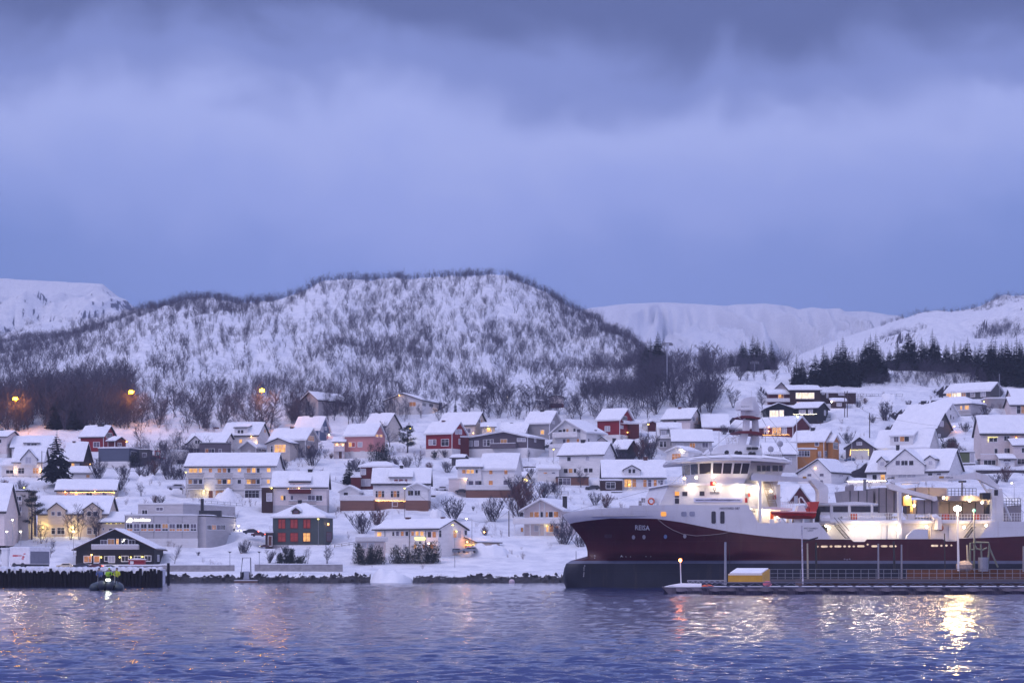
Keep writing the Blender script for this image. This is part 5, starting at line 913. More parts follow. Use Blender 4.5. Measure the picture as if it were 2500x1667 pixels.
H('J', 'j10', 'shed', 'green boarded shed with flat snow roof beside the dark bush', 'leaf', (1590, 1760), None, (1130, 1005, 1005), 'f', '1708,1010,1756,1118,w', Wt=5, D=None, th=.4)
# ------------------------------------------------------------------ the ground itself, levelled where the houses stand
us = np.arange(-900, 3400, 6.0); ds = np.concatenate([np.arange(470, 720, 1.7), np.arange(720, 1200, 4.2), np.arange(1200, 1500, 20)])
UU, DD = np.meshgrid(us, ds); ZZ = ground_z(UU, DD); nu, nd = len(us), len(ds); XX = (UU-CU)*DD/F
for h in ALLH.values():
    if h.D < 478: continue
    lx = (XX-h.O.x)*h.ex.x+(DD-h.O.y)*h.ex.y; ly = (XX-h.O.x)*h.ey.x+(DD-h.O.y)*h.ey.y
    dx_ = np.maximum(np.maximum(h.x0-.6-lx, lx-h.x1-.6), 0); dy_ = np.maximum(np.maximum(-5.0-ly, ly-h.Wd*.6), 0)
    w = np.clip(1-np.hypot(dx_, dy_)/3.0, 0, 1); ZZ = np.where(w > 0, ZZ+(np.minimum(ZZ, h.zb-.05)-ZZ)*w, ZZ)
o = npmesh('snowy_hillside', np.stack([XX, DD, ZZ], -1).reshape(-1, 3), gridf(nu, nd), HILLM); tag(o, kind='structure')
# ------------------------------------------------------------------ the well boat moored at the right
YAW = R(8); SCA, SSA = math.cos(YAW), math.sin(YAW); SO = Vector((*P(1434, 1399, 307)[:2], 0))
SEX = Vector((SCA, SSA, 0)); SEY = Vector((-SSA, SCA, 0))
def S(u, v, Y=0.0):
    """ship coordinates (aft, to starboard, up) of a pixel on the lengthwise plane Y"""
    r = Vector(((u-CU)/F, 1, (VH-v)/F)); t = ((SO-CAMV).dot(SEY)+Y)/r.dot(SEY); p = CAMV+r*t
    return Vector(((p-SO).dot(SEX), Y, p.z))
ship = empty('fish_carrier_ship', SO, YAW, 'large dark red and white fish carrier ship with lit decks lying at the quay', 'ship')
WHP = mat('ship_white_paint', (.80, .79, .81), .4, .06, .6, spec=.4); GREYP = mat('ship_grey_panel', (.30, .27, .29), .55, .12, .8)
REDP = mat('ship_red_paint', (.072, .011, .020), .42, .3, .35, spec=.35)
def worn(m, streak, amt):
    """rust runs and salt streaks down the plates, and faint plate seams"""
    t = NT(m); src = t.b.inputs['Base Color'].links[0].from_socket; n = t.noise(t.coord((1.5, 1.5, .13)), 1.0, 5, .65); k = t.ramp(n, [(.56, (0, 0, 0)), (.78, (amt, amt, amt))]); t.base(t.mix(k, src, streak))
    w = t.node('ShaderNodeTexBrick'); t.l.new(t.coord((1, 1, 1)), w.inputs[0]); v = t.node('ShaderNodeSeparateXYZ'); t.l.new(t.coord(), v.inputs[0]); c = t.node('ShaderNodeCombineXYZ'); t.l.new(v.outputs[0], c.inputs[0]); t.l.new(v.outputs[2], c.inputs[1]); t.l.new(c.outputs[0], w.inputs[0])
    w.inputs['Scale'].default_value = 1; w.inputs['Mortar Size'].default_value = .025; w.inputs['Brick Width'].default_value = 5.5; w.inputs['Row Height'].default_value = 1.9; t.bump(w.outputs['Fac'], .5, .03)
worn(REDP, (.09, .035, .03), .8); worn(WHP, (.50, .40, .34), .35); BLUP = mat('ship_dark_bottom', (.022, .024, .040), .5, .3, .4, spec=.3)
worn(BLUP, (.06, .05, .055), .9); STRP = mat('ship_grey_stripe', (.16, .17, .24), .5, .15, .8); LETW = mat('white_lettering', (.80, .80, .82), .5); LETD = mat('dark_lettering', (.06, .06, .10), .5); LETB = mat('navy_lettering', (.02, .03, .12), .5)
REDB = mat('rescue_red', (.55, .035, .03), .35, .15, 2, spec=.5); ORAP = mat('orange_paint', (.75, .13, .04), .5); MASTR = mat('mast_red', (.16, .03, .04), .5)
GLS = mat('ship_window', (.045, .04, .05), .08, .3, 2, spec=.6)
STEM = [(1374, 1258), (1383, 1270), (1391, 1279), (1405, 1295), (1421, 1314), (1429, 1326), (1433, 1337), (1435, 1350), (1434, 1364), (1426, 1368), (1412, 1366.5), (1398, 1367), (1384, 1371), (1380, 1380), (1376.5, 1390), (1375, 1400), (1375.5, 1420), (1380, 1432), (1390, 1450)]
stz = [(S(u, v, 0).z, S(u, v, 0).x) for u, v in STEM][::-1]; SZ = np.array([p[0] for p in stz]); SX = np.array([p[1] for p in stz])
def xstem(z): return float(np.interp(z, SZ, SX))
def hb(X, Z):
    """half breadth of the hull"""
    zl = S(1434, 1364, 0).z
    xs = xstem(Z); le = 24-9*min(1, max(0, Z/10)); t = min(1, max(0, (X-xs)/le)); b = 7*(1-(1-t)**(2.0+.5*min(1, max(0, Z/10))))
    if Z < zl+.2:                                   # bulb: a slim nose that runs into the hull
        s0 = 2.0; b0 = 1.25*math.sqrt(min(1, max(0, (X-xs)/1.6))); xs2 = s0-1.2; t2 = min(1, max(0, (X-xs2)/23)); b = max(b0 if X < 6 else 0, 7*(1-(1-t2)**1.9))
    return max(b, .03)
XEND = S(2790, 1372, -7).x
TOPW = [(1374, 1258), (1394, 1250), (1430, 1244), (1484, 1241), (1537, 1239.5), (1538, 1233.5), (1600, 1232.5), (1821, 1231.5), (1848, 1277), (1900, 1276), (1993, 1275), (2026, 1316)]
REDT = [(1391, 1279), (1410, 1274), (1430, 1271), (1484, 1265.5), (1519, 1264.5), (1560, 1264.7), (1601, 1266), (1662, 1275), (1723, 1287.5), (1784.5, 1299), (1846, 1307), (1907, 1313), (1968, 1316), (2072, 1316.3), (2079, 1322.5), (2105, 1322.5), (2111, 1316), (2295, 1315.4), (2304, 1321), (2328, 1321), (2335, 1314.5), (2397, 1312.5), (2500, 1308), (2600, 1303), (2790, 1290)]
def zcurve(c):
    q = [S(u, v, -6.0 if u > 1500 else -2.0) for u, v in c]; return np.array([p.x for p in q]), np.array([p.z for p in q])
tx, tz = zcurve(TOPW); rx, rz = zcurve(REDT); z_s1, z_s0 = S(1700, 1367.7, -7).z, S(1700, 1375, -7).z
AFT0, AFT1 = S(2391, 1312, -7).x, S(2421, 1272, -7).x; zaft = S(2450, 1272.5, -7).z
def ztop(X):
    zr_ = float(np.interp(X, rx, rz))
    if X <= tx[-1]: return max(float(np.interp(X, tx, tz)), zr_+.02)
    if X < AFT0: return zr_+.02
    return max(zr_+.02, min(zaft, zr_+(zaft-zr_)*(X-AFT0)/(AFT1-AFT0)))
xs_ = sorted(set([round(x, 3) for x in np.concatenate([np.arange(-3.5, 14, .35), np.arange(14, XEND, 1.0), tx, rx, [AFT0, AFT1, XEND]])]))
b = MB(); rows = []
for X in xs_:
    zr_ = float(np.interp(X, rx, rz)); zt = ztop(X); lv = [-1.6, -.8, 0, .9, 1.8, 2.4, z_s0, z_s1]+[z_s1+(zr_-z_s1)*f for f in (.12, .25, .4, .55, .7, .85, 1.0)]+[zr_+(zt-zr_)*f for f in (.34, .67, 1.0)]
    row = []
    for z in lv:
        Xc = max(X, xstem(z)); taper = 1-.22*max(0, (X-XEND+9)/9)**2; row.append((Xc, hb(Xc, z)*taper, z))
    rows.append(row)
m_ = len(rows[0]); nrow = len(rows); sect = [1]*6+[2]+[0]*7+[3]*3   # dark bottom, stripe, red, white
for sgn in (-1, 1):
    o = len(b.v); b.v += [(x, sgn*y, z) for row in rows for x, y, z in row]
    for i in range(nrow-1):
        for j in range(m_-1):
            f = (o+i*m_+j, o+(i+1)*m_+j, o+(i+1)*m_+j+1, o+i*m_+j+1); b.f.append(f if sgn < 0 else f[::-1]); b.m.append(sect[j])
b.f.append(tuple((nrow-1)*m_+j for j in range(m_))+tuple(nrow*m_+(nrow-1)*m_+j for j in range(m_))[::-1]); b.m.append(0)
hull = b.build('hull', [REDP, BLUP, STRP, WHP], ship)
hull.data.polygons.foreach_set('use_smooth', [True]*len(hull.data.polygons))
# decks
zd = S(2200, 1321, -5).z; zf = S(1600, 1240, -5).z; b = MB()
dk = [(X, hb(X, zf)*.97) for X in np.arange(0, S(1848, 1250, -6).x, 1.0) if X > xstem(zf)]
b.add([(x, -y, zf-1.0) for x, y in dk]+[(x, y, zf-1.0) for x, y in dk[::-1]], [tuple(range(2*len(dk)))])
b.box((S(1848, 1300, -6).x, -6.85, zd-1.2), (XEND-1, 6.85, zd-1.05)); b.build('deck', CONC, ship)
def HS(u, v):
    """point of the hull's port side behind a pixel"""
    Y = -7.0
    for _ in range(14): p = S(u, v, Y); Y = -hb(max(p.x, xstem(p.z)), p.z)
    p = S(u, v, Y); return (p.x, Y-.05, p.z)
def side(Y): return lambda u, v: tuple(S(u, v, Y))
def poly(name, pts, Y0, Y1, m, parent=None, c='X'):
    q = [S(*px(c, *p), Y0) for p in pts]; b = MB(); b.prism([(p.x, Y0, p.z) for p in q], [(p.x, Y1, p.z) for p in q]); return b.build(name, m, parent or ship)
def rect(name, c, x0, y0, x1, y1, Y, m, th=.05, parent=None, frame=None, rim=.0):
    p = S(*px(c, x0, y1), Y); q = S(*px(c, x1, y0), Y); b = MB(); b.box((p.x, Y-th, p.z), (q.x, Y+.02, q.z)); return b.build(name, m, parent or ship)
def rod(name, c, pts, Y, r, m, parent=None, n=6):
    b = MB(); b.tube([S(*px(c, *p[:2]), p[2] if len(p) > 2 else Y) for p in pts], r, n); return b.build(name, m, parent or ship)
def patch(name, c, pts, m, mapper=HS, parent=None):
    b = MB(); b.add([mapper(*px(c, *p)) for p in pts], [tuple(range(len(pts)))]); return b.build(name, m, parent or ship)
def oval(x, y, rx_, ry_, n=14): return [(x+rx_*math.cos(6.2832*i/n), y+ry_*math.sin(6.2832*i/n)) for i in range(n)][::-1]
def rrect(x0, y0, x1, y1, r=6): return [(x0+r, y1), (x1-r, y1), (x1, y1-r), (x1, y0+r), (x1-r, y0), (x0+r, y0), (x0, y0+r), (x0, y1-r)]
# marks and windows on the hull
lettering('REISA', 1550.5, 1281, 1586, 1293, HS, LETW, hull, True, 'ship_name', 1.3)
lettering('HAVYARD 587', 1757, 1237.5, 1806, 1243, HS, LETD, hull, True)
lettering('IMO 9668829', 1963, 1287, 1996, 1290.8, HS, LETD, hull); lettering('LFRT', 1972, 1292.5, 1986, 1296.6, HS, LETD, hull)
for x, y in ((2052, 845), (2195, 842)): patch('porthole', 'H', oval(x, y, 22, 30), mat('pale_porthole', (.5, .48, .5), .3), parent=hull)
for x, y, c_ in ((315, 732, (.22, .30, .52)), (547, 727, (.5, .48, .5))): patch('porthole', 'K', oval(x, y, 20, 25), mat('porthole_%d' % x, c_, .3), parent=hull)
b = MB(); pts = rrect(1655, 805, 1758, 855, 10); b.add([HS(*px('H', *p)) for p in pts], [tuple(range(8))]); b.build('anchor_pocket', mat('anchor_pocket', (.10, .05, .07), .6), hull)
for x, y in ((1888, 1100), (1888, 1128), (1876, 1115), (1902, 1115), (1948, 1114), (2010, 1114), (2222, 1112), (2287, 1112)): patch('draught_mark', 'H', oval(x, y, 8, 9, 6), LETW, parent=hull)
lettering('2', 1450, 1355, 1454, 1362.5, HS, LETW, hull, name='draught_mark')
for i, (x, y) in enumerate(((1385, 1235), (1375, 1262), (1375, 1290), (1375, 1330), (1372, 1355), (1370, 1375))): patch('draught_mark', 'H', oval(x, y, 8, 6, 5), LETW, parent=hull)
for x, y, m in ((293, 462, emit('amber_window', (1, .42, .08), .9)), (537, 460, mat('pale_window', (.36, .37, .46), .2)), (635, 458, MATS['pale_window'])): patch('window', 'K', rrect(x-32, y-26, x+32, y+27, 9), m, parent=hull)
for x in (892, 997): patch('tall_window', 'K', rrect(x-26, 430, x+26, 575, 10), GLS, parent=hull)
b = MB(); b.tube([HS(*px('K', *p)) for p in ((225, 525), (300, 590), (400, 650), (520, 700), (680, 722), (850, 712), (1000, 695), (1090, 675))], .05, 4); b.build('hanging_rope', mat('rope', (.30, .24, .24), .9), ship)
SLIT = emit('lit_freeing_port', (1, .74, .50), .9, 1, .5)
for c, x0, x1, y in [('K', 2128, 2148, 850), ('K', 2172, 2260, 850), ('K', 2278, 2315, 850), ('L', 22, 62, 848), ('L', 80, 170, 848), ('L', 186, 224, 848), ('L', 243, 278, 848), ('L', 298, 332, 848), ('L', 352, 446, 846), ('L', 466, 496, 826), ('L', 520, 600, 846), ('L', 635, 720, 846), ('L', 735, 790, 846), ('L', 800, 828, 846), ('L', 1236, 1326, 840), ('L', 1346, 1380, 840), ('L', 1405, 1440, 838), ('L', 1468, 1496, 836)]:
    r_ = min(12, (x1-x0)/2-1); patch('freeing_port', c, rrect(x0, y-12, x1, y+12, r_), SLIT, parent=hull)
b = MB(); 
for i in range(3): b.add([HS(*px('L', *p)) for p in oval(205+30*i, 1000+5*(i % 2), 12, 9, 8)], [tuple(range(8))])
b.build('bow_thruster_mark', mat('dull_mark', (.25, .2, .25), .6), hull)
# forecastle house
poly('forecastle_house', [(247, 356), (360, 108), (1272, 108), (1272, 356)], -6.0, 6.0, WHP, c='K')
Yh = -6.03
for x0, y0, x1, y1, m in ((430, 195, 480, 240, MATS['amber_window']), (430, 245, 480, 262, GLS), (430, 274, 480, 336, GLS), (520, 195, 578, 245, GLS), (725, 190, 783, 243, GLS)): rect('window', 'K', x0, y0, x1, y1, Yh, m, .03)
rect('banner', 'K', 655, 272, 1235, 318, Yh, mat('banner_blue', (.52, .57, .84), .5), .04)
lettering('www.norskfisketransport.no', *px('K', 674, 278), *px('K', 1216, 311), side(-6.09), LETB, ship, .03, 'banner_lettering')
b = MB(); q = [S(*px('K', *p), -6.05) for p in oval(905, 163, 19, 20, 16)]; q2 = [S(*px('K', *p), -6.05) for p in oval(905, 163, 12, 13, 16)]
b.add(q+q2, [(i, (i+1) % 16, 16+(i+1) % 16, 16+i) for i in range(16)]); b.build('yard_emblem', LETD, ship)
rect('yard_emblem', 'K', 900, 182, 911, 200, -6.04, LETD, .015); rect('yard_emblem', 'K', 848, 200, 962, 212, -6.04, LETD, .02)
lettering('HAVYARD', *px('K', 850, 219), *px('K', 962, 231), side(-6.06), LETD, ship, True)
rect('red_light_panel', 'K', 852, 76, 917, 124, -6.7, mat('port_red', (.25, .015, .02), .5), .1); b = MB(); b.ball(S(*px('K', 900, 97), -6.95), .2); b.build('side_lamp', BULBR, ship); light(S(*px('K', 905, 97), -7.3), 25, (1, .1, .08), ship)
# bridge deck
poly('bridge_deck', [(330, 118), (372, 96), (1300, 98), (1430, 108), (1430, 120), (1272, 122)], -6.7, 6.7, WHP, c='K')
# wheelhouse: plan outline on three heights, leaning outward
def wh(uv):  # x (N crop), Y, height row bottom/top
    return None
PL = [(1490, -6.5), (900, -6.5), (690, -4.6), (562, -2.4), (462, 0.0)]
zb_, zs_, zt_, zr_ = [S(1750, y, -6.5).z for y in (1180, 1157, 1129, 1124)]
base = [(S(1600+x/6.5333, 1150, Y).x, Y) for x, Y in PL]; base = base+[(x, -Y) for x, Y in base[:-1][::-1]]
cx_ = sum(p[0] for p in base)/len(base)
def lev(k, z): return [(cx_+(x-cx_)*k+(1.4*(1-k) if False else 0), y*k, z) for x, y in base]
lv = [lev(.90, zb_), lev(.985, zs_), lev(1.04, zt_), lev(1.05, zr_)]
b = MB(); n_ = len(base)
for a, c_ in zip(lv[:-1], lv[1:]): b.add(a+c_, [(i, n_+i, n_+(i+1) % n_, (i+1) % n_)[::-1] for i in range(n_)])
b.add(lv[0], [tuple(range(n_))]); b.add(lv[-1], [tuple(range(n_))[::-1]]); whs = b.build('wheelhouse', WHP, ship)
def facet_window(i, f0, f1, h0=.06, h1=.96, m=GLS, j=1):
    a0, a1 = Vector(lv[j][i]), Vector(lv[j][i+1]); b0, b1 = Vector(lv[j+1][i]), Vector(lv[j+1][i+1])
    g = lambda f, h: a0.lerp(a1, f).lerp(b0.lerp(b1, f), h)
    q = [g(f0, h0), g(f1, h0), g(f1, h1), g(f0, h1)]; nrm = (q[1]-q[0]).cross(q[3]-q[0]).normalized(); cen = Vector((cx_, 0, q[0].z))
    if nrm.dot(q[0]-cen) < 0: nrm = -nrm
    b = MB(); b.prism([p-nrm*.02 for p in q], [p+nrm*.035 for p in q]); return b.build('wheelhouse_window', m, whs)
for f0, f1, m in ((.02, .205, GLS), (.235, .42, GLS), (.48, .70, GLS), (.74, .97, GLS)): facet_window(0, f0, f1, m=m)
for i, fs in ((1, ((.08, .92),)), (2, ((.08, .92),)), (3, ((.1, .9),)), (4, ((.1, .9),)), (5, ((.08, .92),)), (6, ((.08, .92),))):
    for f in fs: facet_window(i, *f)
for k in range(4): facet_window(7, .03+.245*k, .22+.245*k)
b = MB(); b.box(S(1817, 1147, -6.7)-Vector((.25, .02, .9)), S(1817, 1147, -6.7)+Vector((.25, .02, .9))); b.build('red_suit', mat('red_suit', (.5, .06, .03), .7), ship) if False else None
# bridge wing lit doorway and aft bridge
p0, p1 = S(1830, 1183, -4.6), S(1916, 1128, -4.6); b = MB(); b.prism([(p0.x-.5, -4.6, p0.z), (p1.x-1.0, -4.6, p0.z), (p1.x+.2, -4.9, p1.z), (p0.x-.5, -4.9, p1.z)], [(p0.x-.5, 4.6, p0.z), (p1.x-1.0, 4.6, p0.z), (p1.x+.2, 4.9, p1.z), (p0.x-.5, 4.9, p1.z)]); aftb = b.build('aft_wheelhouse', WHP, ship)
for x0, x1 in ((1622, 1680), (1702, 1758), (1772, 1830), (1868, 1955), (1975, 2030)): rect('wheelhouse_window', 'N', x0, 365, x1, 455, -4.92, GLS, .04, aftb)
for x0, x1 in ((1720, 1790), (1815, 1925), (1945, 1985)): rect('wheelhouse_window', 'N', x0, 540, x1, 605, -4.75, GLS, .06, aftb)
# roof of the wheelhouse: a wide shallow dish covered with snow
rp = [(320, 318), (345, 285), (470, 240), (700, 215), (1100, 195), (1640, 210), (1990, 245), (2130, 300), (2130, 345), (1980, 338), (1640, 300), (1200, 276), (800, 282), (480, 322), (345, 338)]
q = [S(*px('N', *p), -3.4) for p in rp]; b = MB(); secs = []
for Y, k, dz_ in ((-7.1, .86, -.22), (-6.0, .96, -.06), (-3.4, 1.0, 0), (0, 1.0, .1), (3.4, 1.0, 0), (6.0, .96, -.06), (7.1, .86, -.22)):
    cxr = (q[0].x+q[7].x)/2; zc = sum(p.z for p in q)/len(q); secs.append([(cxr+(p.x-cxr)*k, Y, zc+(p.z-zc)*(.5 if abs(Y) > 7 else 1)+dz_) for p in q])
c_ = len(q)
for a, d in zip(secs[:-1], secs[1:]): b.add(a+d, [(i, (i+1) % c_, c_+(i+1) % c_, c_+i)[::-1] for i in range(c_)])
b.add(secs[0], [tuple(range(c_))]); b.add(secs[-1], [tuple(range(c_))[::-1]])
whr = b.build('wheelhouse_roof', WHP, ship); b2 = MB(); top = list(range(0, 8))
for a, d in zip(secs[:-1], secs[1:]): b2.add([(x, y, z+.10) for x, y, z in [a[i] for i in top]]+[(x, y, z+.10) for x, y, z in [d[i] for i in top]], [(i, i+1, 9+i-1, 8+i) for i in range(7)])
b2.build('snow_cover', SNOW, whr)
poly('roof_house', [(880, 210), (905, 140), (965, 80), (1060, 42), (1140, 30), (1480, 28), (1600, 60), (1700, 90), (1700, 215)], -2.6, 2.6, WHP, c='N')
for x, y in ((1138, 165), (1296, 172), (1350, 178), (1516, 188), (1570, 192)):
    p = S(*px('N', x, y), -5.0); b = MB(); b.tube([p+Vector((-.1, -.3, .02)), p+Vector((.1, .3, .1))], .27, 8); b.tube([p, p-Vector((0, 0, .7))], .05, 5); b.build('searchlight', DMETAL, ship)
for x0, x1 in ((1455, 1515), (1535, 1625)): rect('roof_box', 'N', x0, 75, x1, 115, -2.7, DMETAL, .5)
# roof rail, radomes
def rails(name, c, x0, x1, y0, y1, Y, n, m=WHP, rows=3, r=.035, x0b=None, x1b=None):
    b = MB(); 
    for i in range(rows): f = i/max(1, rows-1)*.72; b.tube([S(*px(c, x0, y0+(y1-y0)*f), Y), S(*px(c, x1, y0+(y1-y0)*f), Y)], r, 4)
    for i in range(n+1): x = x0+(x1-x0)*i/n; b.tube([S(*px(c, x, y0), Y), S(*px(c, x, y1), Y)], r*1.1, 4)
    return b.build(name, m, ship)
rails('railing', 'N', 460, 900, 168, 245, -5.2, 6); rails('railing', 'N', 1735, 2010, 150, 225, -5.0, 8)
for x, y, r_ in ((885, 105, 35), (1840, 105, 50), (2095, 250, 26), (1990, 20, 50)):
    p = S(*px('N', x, y), -4.0); b = MB(); s_ = r_/6.5333*.0512; b.ball(p, s_, 12, None, (1, .45, 1)); b.tube([p-Vector((0, 0, s_)), p-Vector((0, 0, s_*2.4))], .07, 5); b.build('dish_antenna', mat('dish_grey', (.42, .42, .47), .5), ship)
# mast
mast = poly('mast_leg', [(880, 1300), (960, 1010), (1125, 1010), (1060, 1300)], -1.6, -.6, WHP, c='M'); poly('mast_leg', [(1180, 1340), (1260, 1010), (1400, 1010), (1395, 1340)], .2, 1.4, WHP, c='M'); poly('mast_leg', [(1010, 990), (1030, 620), (1160, 620), (1150, 990)], -1.5, -.5, WHP, c='M'); poly('mast_leg', [(1262, 990), (1258, 620), (1370, 640), (1398, 990)], .2, 1.3, WHP, c='M')
for pts, Y in (([(830, 975), (880, 958), (1180, 955), (1420, 985), (1500, 1035), (1480, 1065), (1160, 1020), (900, 1012)], 2.3), ([(918, 585), (960, 565), (1180, 570), (1440, 618), (1430, 655), (1250, 640), (950, 618)], 2.0)): poly('mast_platform', pts, -Y, Y, MASTR, c='M')
poly('mast_radome', [(925, 405), (920, 300), (945, 195), (1010, 125), (1190, 85), (1230, 100), (1240, 405)], -1.5, 1.5, WHP, c='M'); poly('mast_house', [(1035, 575), (1035, 405), (1300, 405), (1300, 575)], -1.2, 1.2, WHP, c='M')
poly('mast_top', [(1195, 405), (1195, 85), (1312, 88), (1318, 180), (1380, 300), (1420, 470), (1400, 560), (1300, 560)], -.8, .8, WHP, c='M')
rect('mast_platform', 'M', 918, 408, 1250, 436, -1.6, WHP, .6)
lettering('ERTCO', *px('M', 935, 328), *px('M', 1146, 352), side(-1.56), LETD, ship, True)
rod('antenna', 'M', [(1198, 90), (1198, -60)], 0, .05, WHP); rod('antenna', 'M', [(367, 1330), (372, 960)], -3, .06, WHP); rod('antenna', 'I', [(1892, 1230), (1885, 580)], -4, .05, WHP)
b = MB()
for y in (1140, 1175, 1215, 1260, 1290): b.tube([S(*px('M', 560, y), -1), S(*px('M', 860, y+10), -1)], .05, 4)
for x in (540, 600, 700, 790): b.tube([S(*px('M', x, 1120), -1), S(*px('M', x+25, 1310), -1)], .05, 4)
b.build('mast_rail', WHP, ship)
rod('radar_scanner', 'M', [(690, 1130), (900, 1075)], -1.8, .12, WHP); rod('radar_scanner', 'M', [(1050, 650), (1290, 665)], -1.6, .10, mat('scanner_olive', (.12, .12, .10), .6)); rod('radar_scanner', 'M', [(850, 510), (870, 600), (920, 640)], -1.4, .06, WHP)
# floodlights of the bridge front
LAMPS = [('K', 685, 25, -6.8, 120), ('K', 888, 15, -7.0, 100), ('K', 640, 135, -6.6, 190), ('K', 940, 135, -6.5, 150), ('K', 1195, 150, -6.6, 290), ('K', 335, 125, -3.0, 130), ('K', 543, 32, -5.2, 60), ('K', 1370, 165, -5.3, 250), ('K', 1440, 165, -5.3, 120), ('K', 1575, 190, -5.0, 160), ('K', 1340, 385, -5.2, 160), ('K', 1480, 420, -4.8, 120), ('K', 1660, 500, -4.6, 90), ('K', 1560, 430, -4.6, 60),
         ('K', 2240, 600, -6.2, 170), ('L', 20, 630, -6.3, 140), ('L', 350, 640, -6.2, 300), ('L', 568, 640, -6.2, 300), ('L', 832, 640, -6.2, 230), ('L', 1185, 615, -6.2, 260), ('L', 1635, 620, -6.2, 220), ('L', 1900, 598, -6.6, 120), ('L', 960, 255, -3.0, 420), ('L', 575, 320, -2.0, 160), ('L', 1390, 268, -3.4, 1490), ('L', 1700, 300, -3.6, 1200), ('L', 1850, 325, -4.2, 1400), ('L', 1040, 360, -3.5, 700), ('L', 660, 490, -2.5, 40)]
for c, x, y, Y, pw in LAMPS:
    p = S(*px(c, x, y), Y); b = MB(); b.ball(p, .17, 8); fl = b.build('floodlight', BULBW if pw > 70 else BULB, ship); yel = c == 'L' and x > 900
    light(p+Vector((0, -.3, 0)), pw*((1.5 if c == 'K' else 1.2) if pw < 600 else .9), (1, .62, .24) if yel else (1, .80, .56), ship, .25, pw > 600)
p = S(1819, 1142, -4.95); light(p+Vector((0, -.55, 0)), 260, (1, .80, .45), ship)
# main deck house (recessed, floodlit) and its snowy top
poly('deck_house', [(2020, 1325), (2020, 1276), (2428, 1274), (2428, 1325)], -5.3, 5.3, WHP)
poly('deck_house', [(1820, 1182), (1905, 1182), (1905, 1276), (1820, 1276)], -4.3, 4.3, WHP); poly('boat_deck', [(1820, 1232), (1935, 1240), (1935, 1246), (1820, 1240)], -5.6, 5.6, WHP); poly('boat_deck', [(1844, 1277), (2040, 1275), (2040, 1281), (1844, 1283)], -6.6, 6.6, CONC)
poly('upper_deck', [(2000, 1271), (2430, 1270), (2430, 1277), (2000, 1277)], -5.9, 5.9, WHP)
o = poly('snow_cover', [(2003, 1268.5), (2200, 1268), (2425, 1268.5), (2425, 1270), (2003, 1271)], -5.8, 5.5, SNOW)
for x0, x1, y0, y1 in ((1372, 1392, 425, 440),): rect('vent', 'K', x0, y0, x1, y1, -4.35, DMETAL, .04)
for x0, x1 in ((650, 695), (720, 740), (1230, 1240), (1450, 1490)): rect('wall_stiffener', 'L', x0, 600, x1, 770, -5.35, WHP, .10)
rect('door', 'L', 1205, 655, 1235, 760, -5.33, mat('cream_door', (.55, .48, .38), .5), .04); rect('orange_board', 'K', 1570, 440, 1605, 520, -4.7, ORAP, .3); rect('fire_box', 'K', 1600, 235, 1632, 290, -4.5, REDB, .3); rect('fire_box', 'K', 1305, 212, 1328, 255, -4.5, REDB, .2); rect('fire_box', 'K', 1268, 270, 1294, 325, -6.1, REDB, .15); rect('notice_board', 'K', 1560, 525, 1618, 572, -6.2, LETW, .1)
# stairs
def stairs(c, a, d, w, Y, n, m=WHP):
    p, q = S(*px(c, *a), Y), S(*px(c, *d), Y); b = MB(); dx_ = Vector((w, 0, 0))
    for o_ in (0, w): b.tube([p+Vector((o_, 0, 0)), q+Vector((o_, 0, 0))], .06, 4); b.tube([p+Vector((o_, 0, .9)), q+Vector((o_, 0, .9))], .035, 4)
    for i in range(n+1): f = i/n; t_ = p.lerp(q, f); b.box(t_+Vector((0, -.35, -.03)), t_+Vector((w, .35, .03)))
    return b.build('stairs', m, ship)
stairs('K', (1480, 100), (1560, 370), .95, -5.0, 13, mat('stair_buff', (.5, .42, .34), .5)); stairs('L', (80, 590), (215, 750), .5, -6.1, 10, DMETAL); stairs('L', (1730, 620), (1640, 740), .4, -6.1, 8, DMETAL); stairs('K', (1610, 470), (1700, 575), .7, -5.6, 7)
# posts and rails of the upper decks
poly('crane_column', [(1434, 575), (1436, 60), (1464, 60), (1468, 575)], -6.2, -5.7, WHP, c='K')
poly('crane_column', [(848, 755), (856, 640), (850, 190), (888, 190), (886, 640), (890, 755)], -6.3, -5.6, WHP, c='L')
rails('railing', 'K', 1655, 1855, 315, 395, -5.4, 10); rails('railing', 'L', 60, 850, 450, 565, -5.7, 26); rails('railing', 'L', 900, 1960, 465, 560, -5.7, 30); rails('railing', 'L', 2105, 2500, 450, 545, -5.9, 12); rails('railing', 'K', 0, 240, 272, 360, -5.0, 9); rails('railing', 'K', 345, 560, 25, 108, -5.5, 6); rails('railing', 'L', 1440, 1780, 155, 245, -3.0, 8, DMETAL); rails('railing', 'L', 2105, 2310, 275, 370, -3, 6, DMETAL); rails('railing', 'K', 1280, 1470, 270, 400, -5.0, 8)
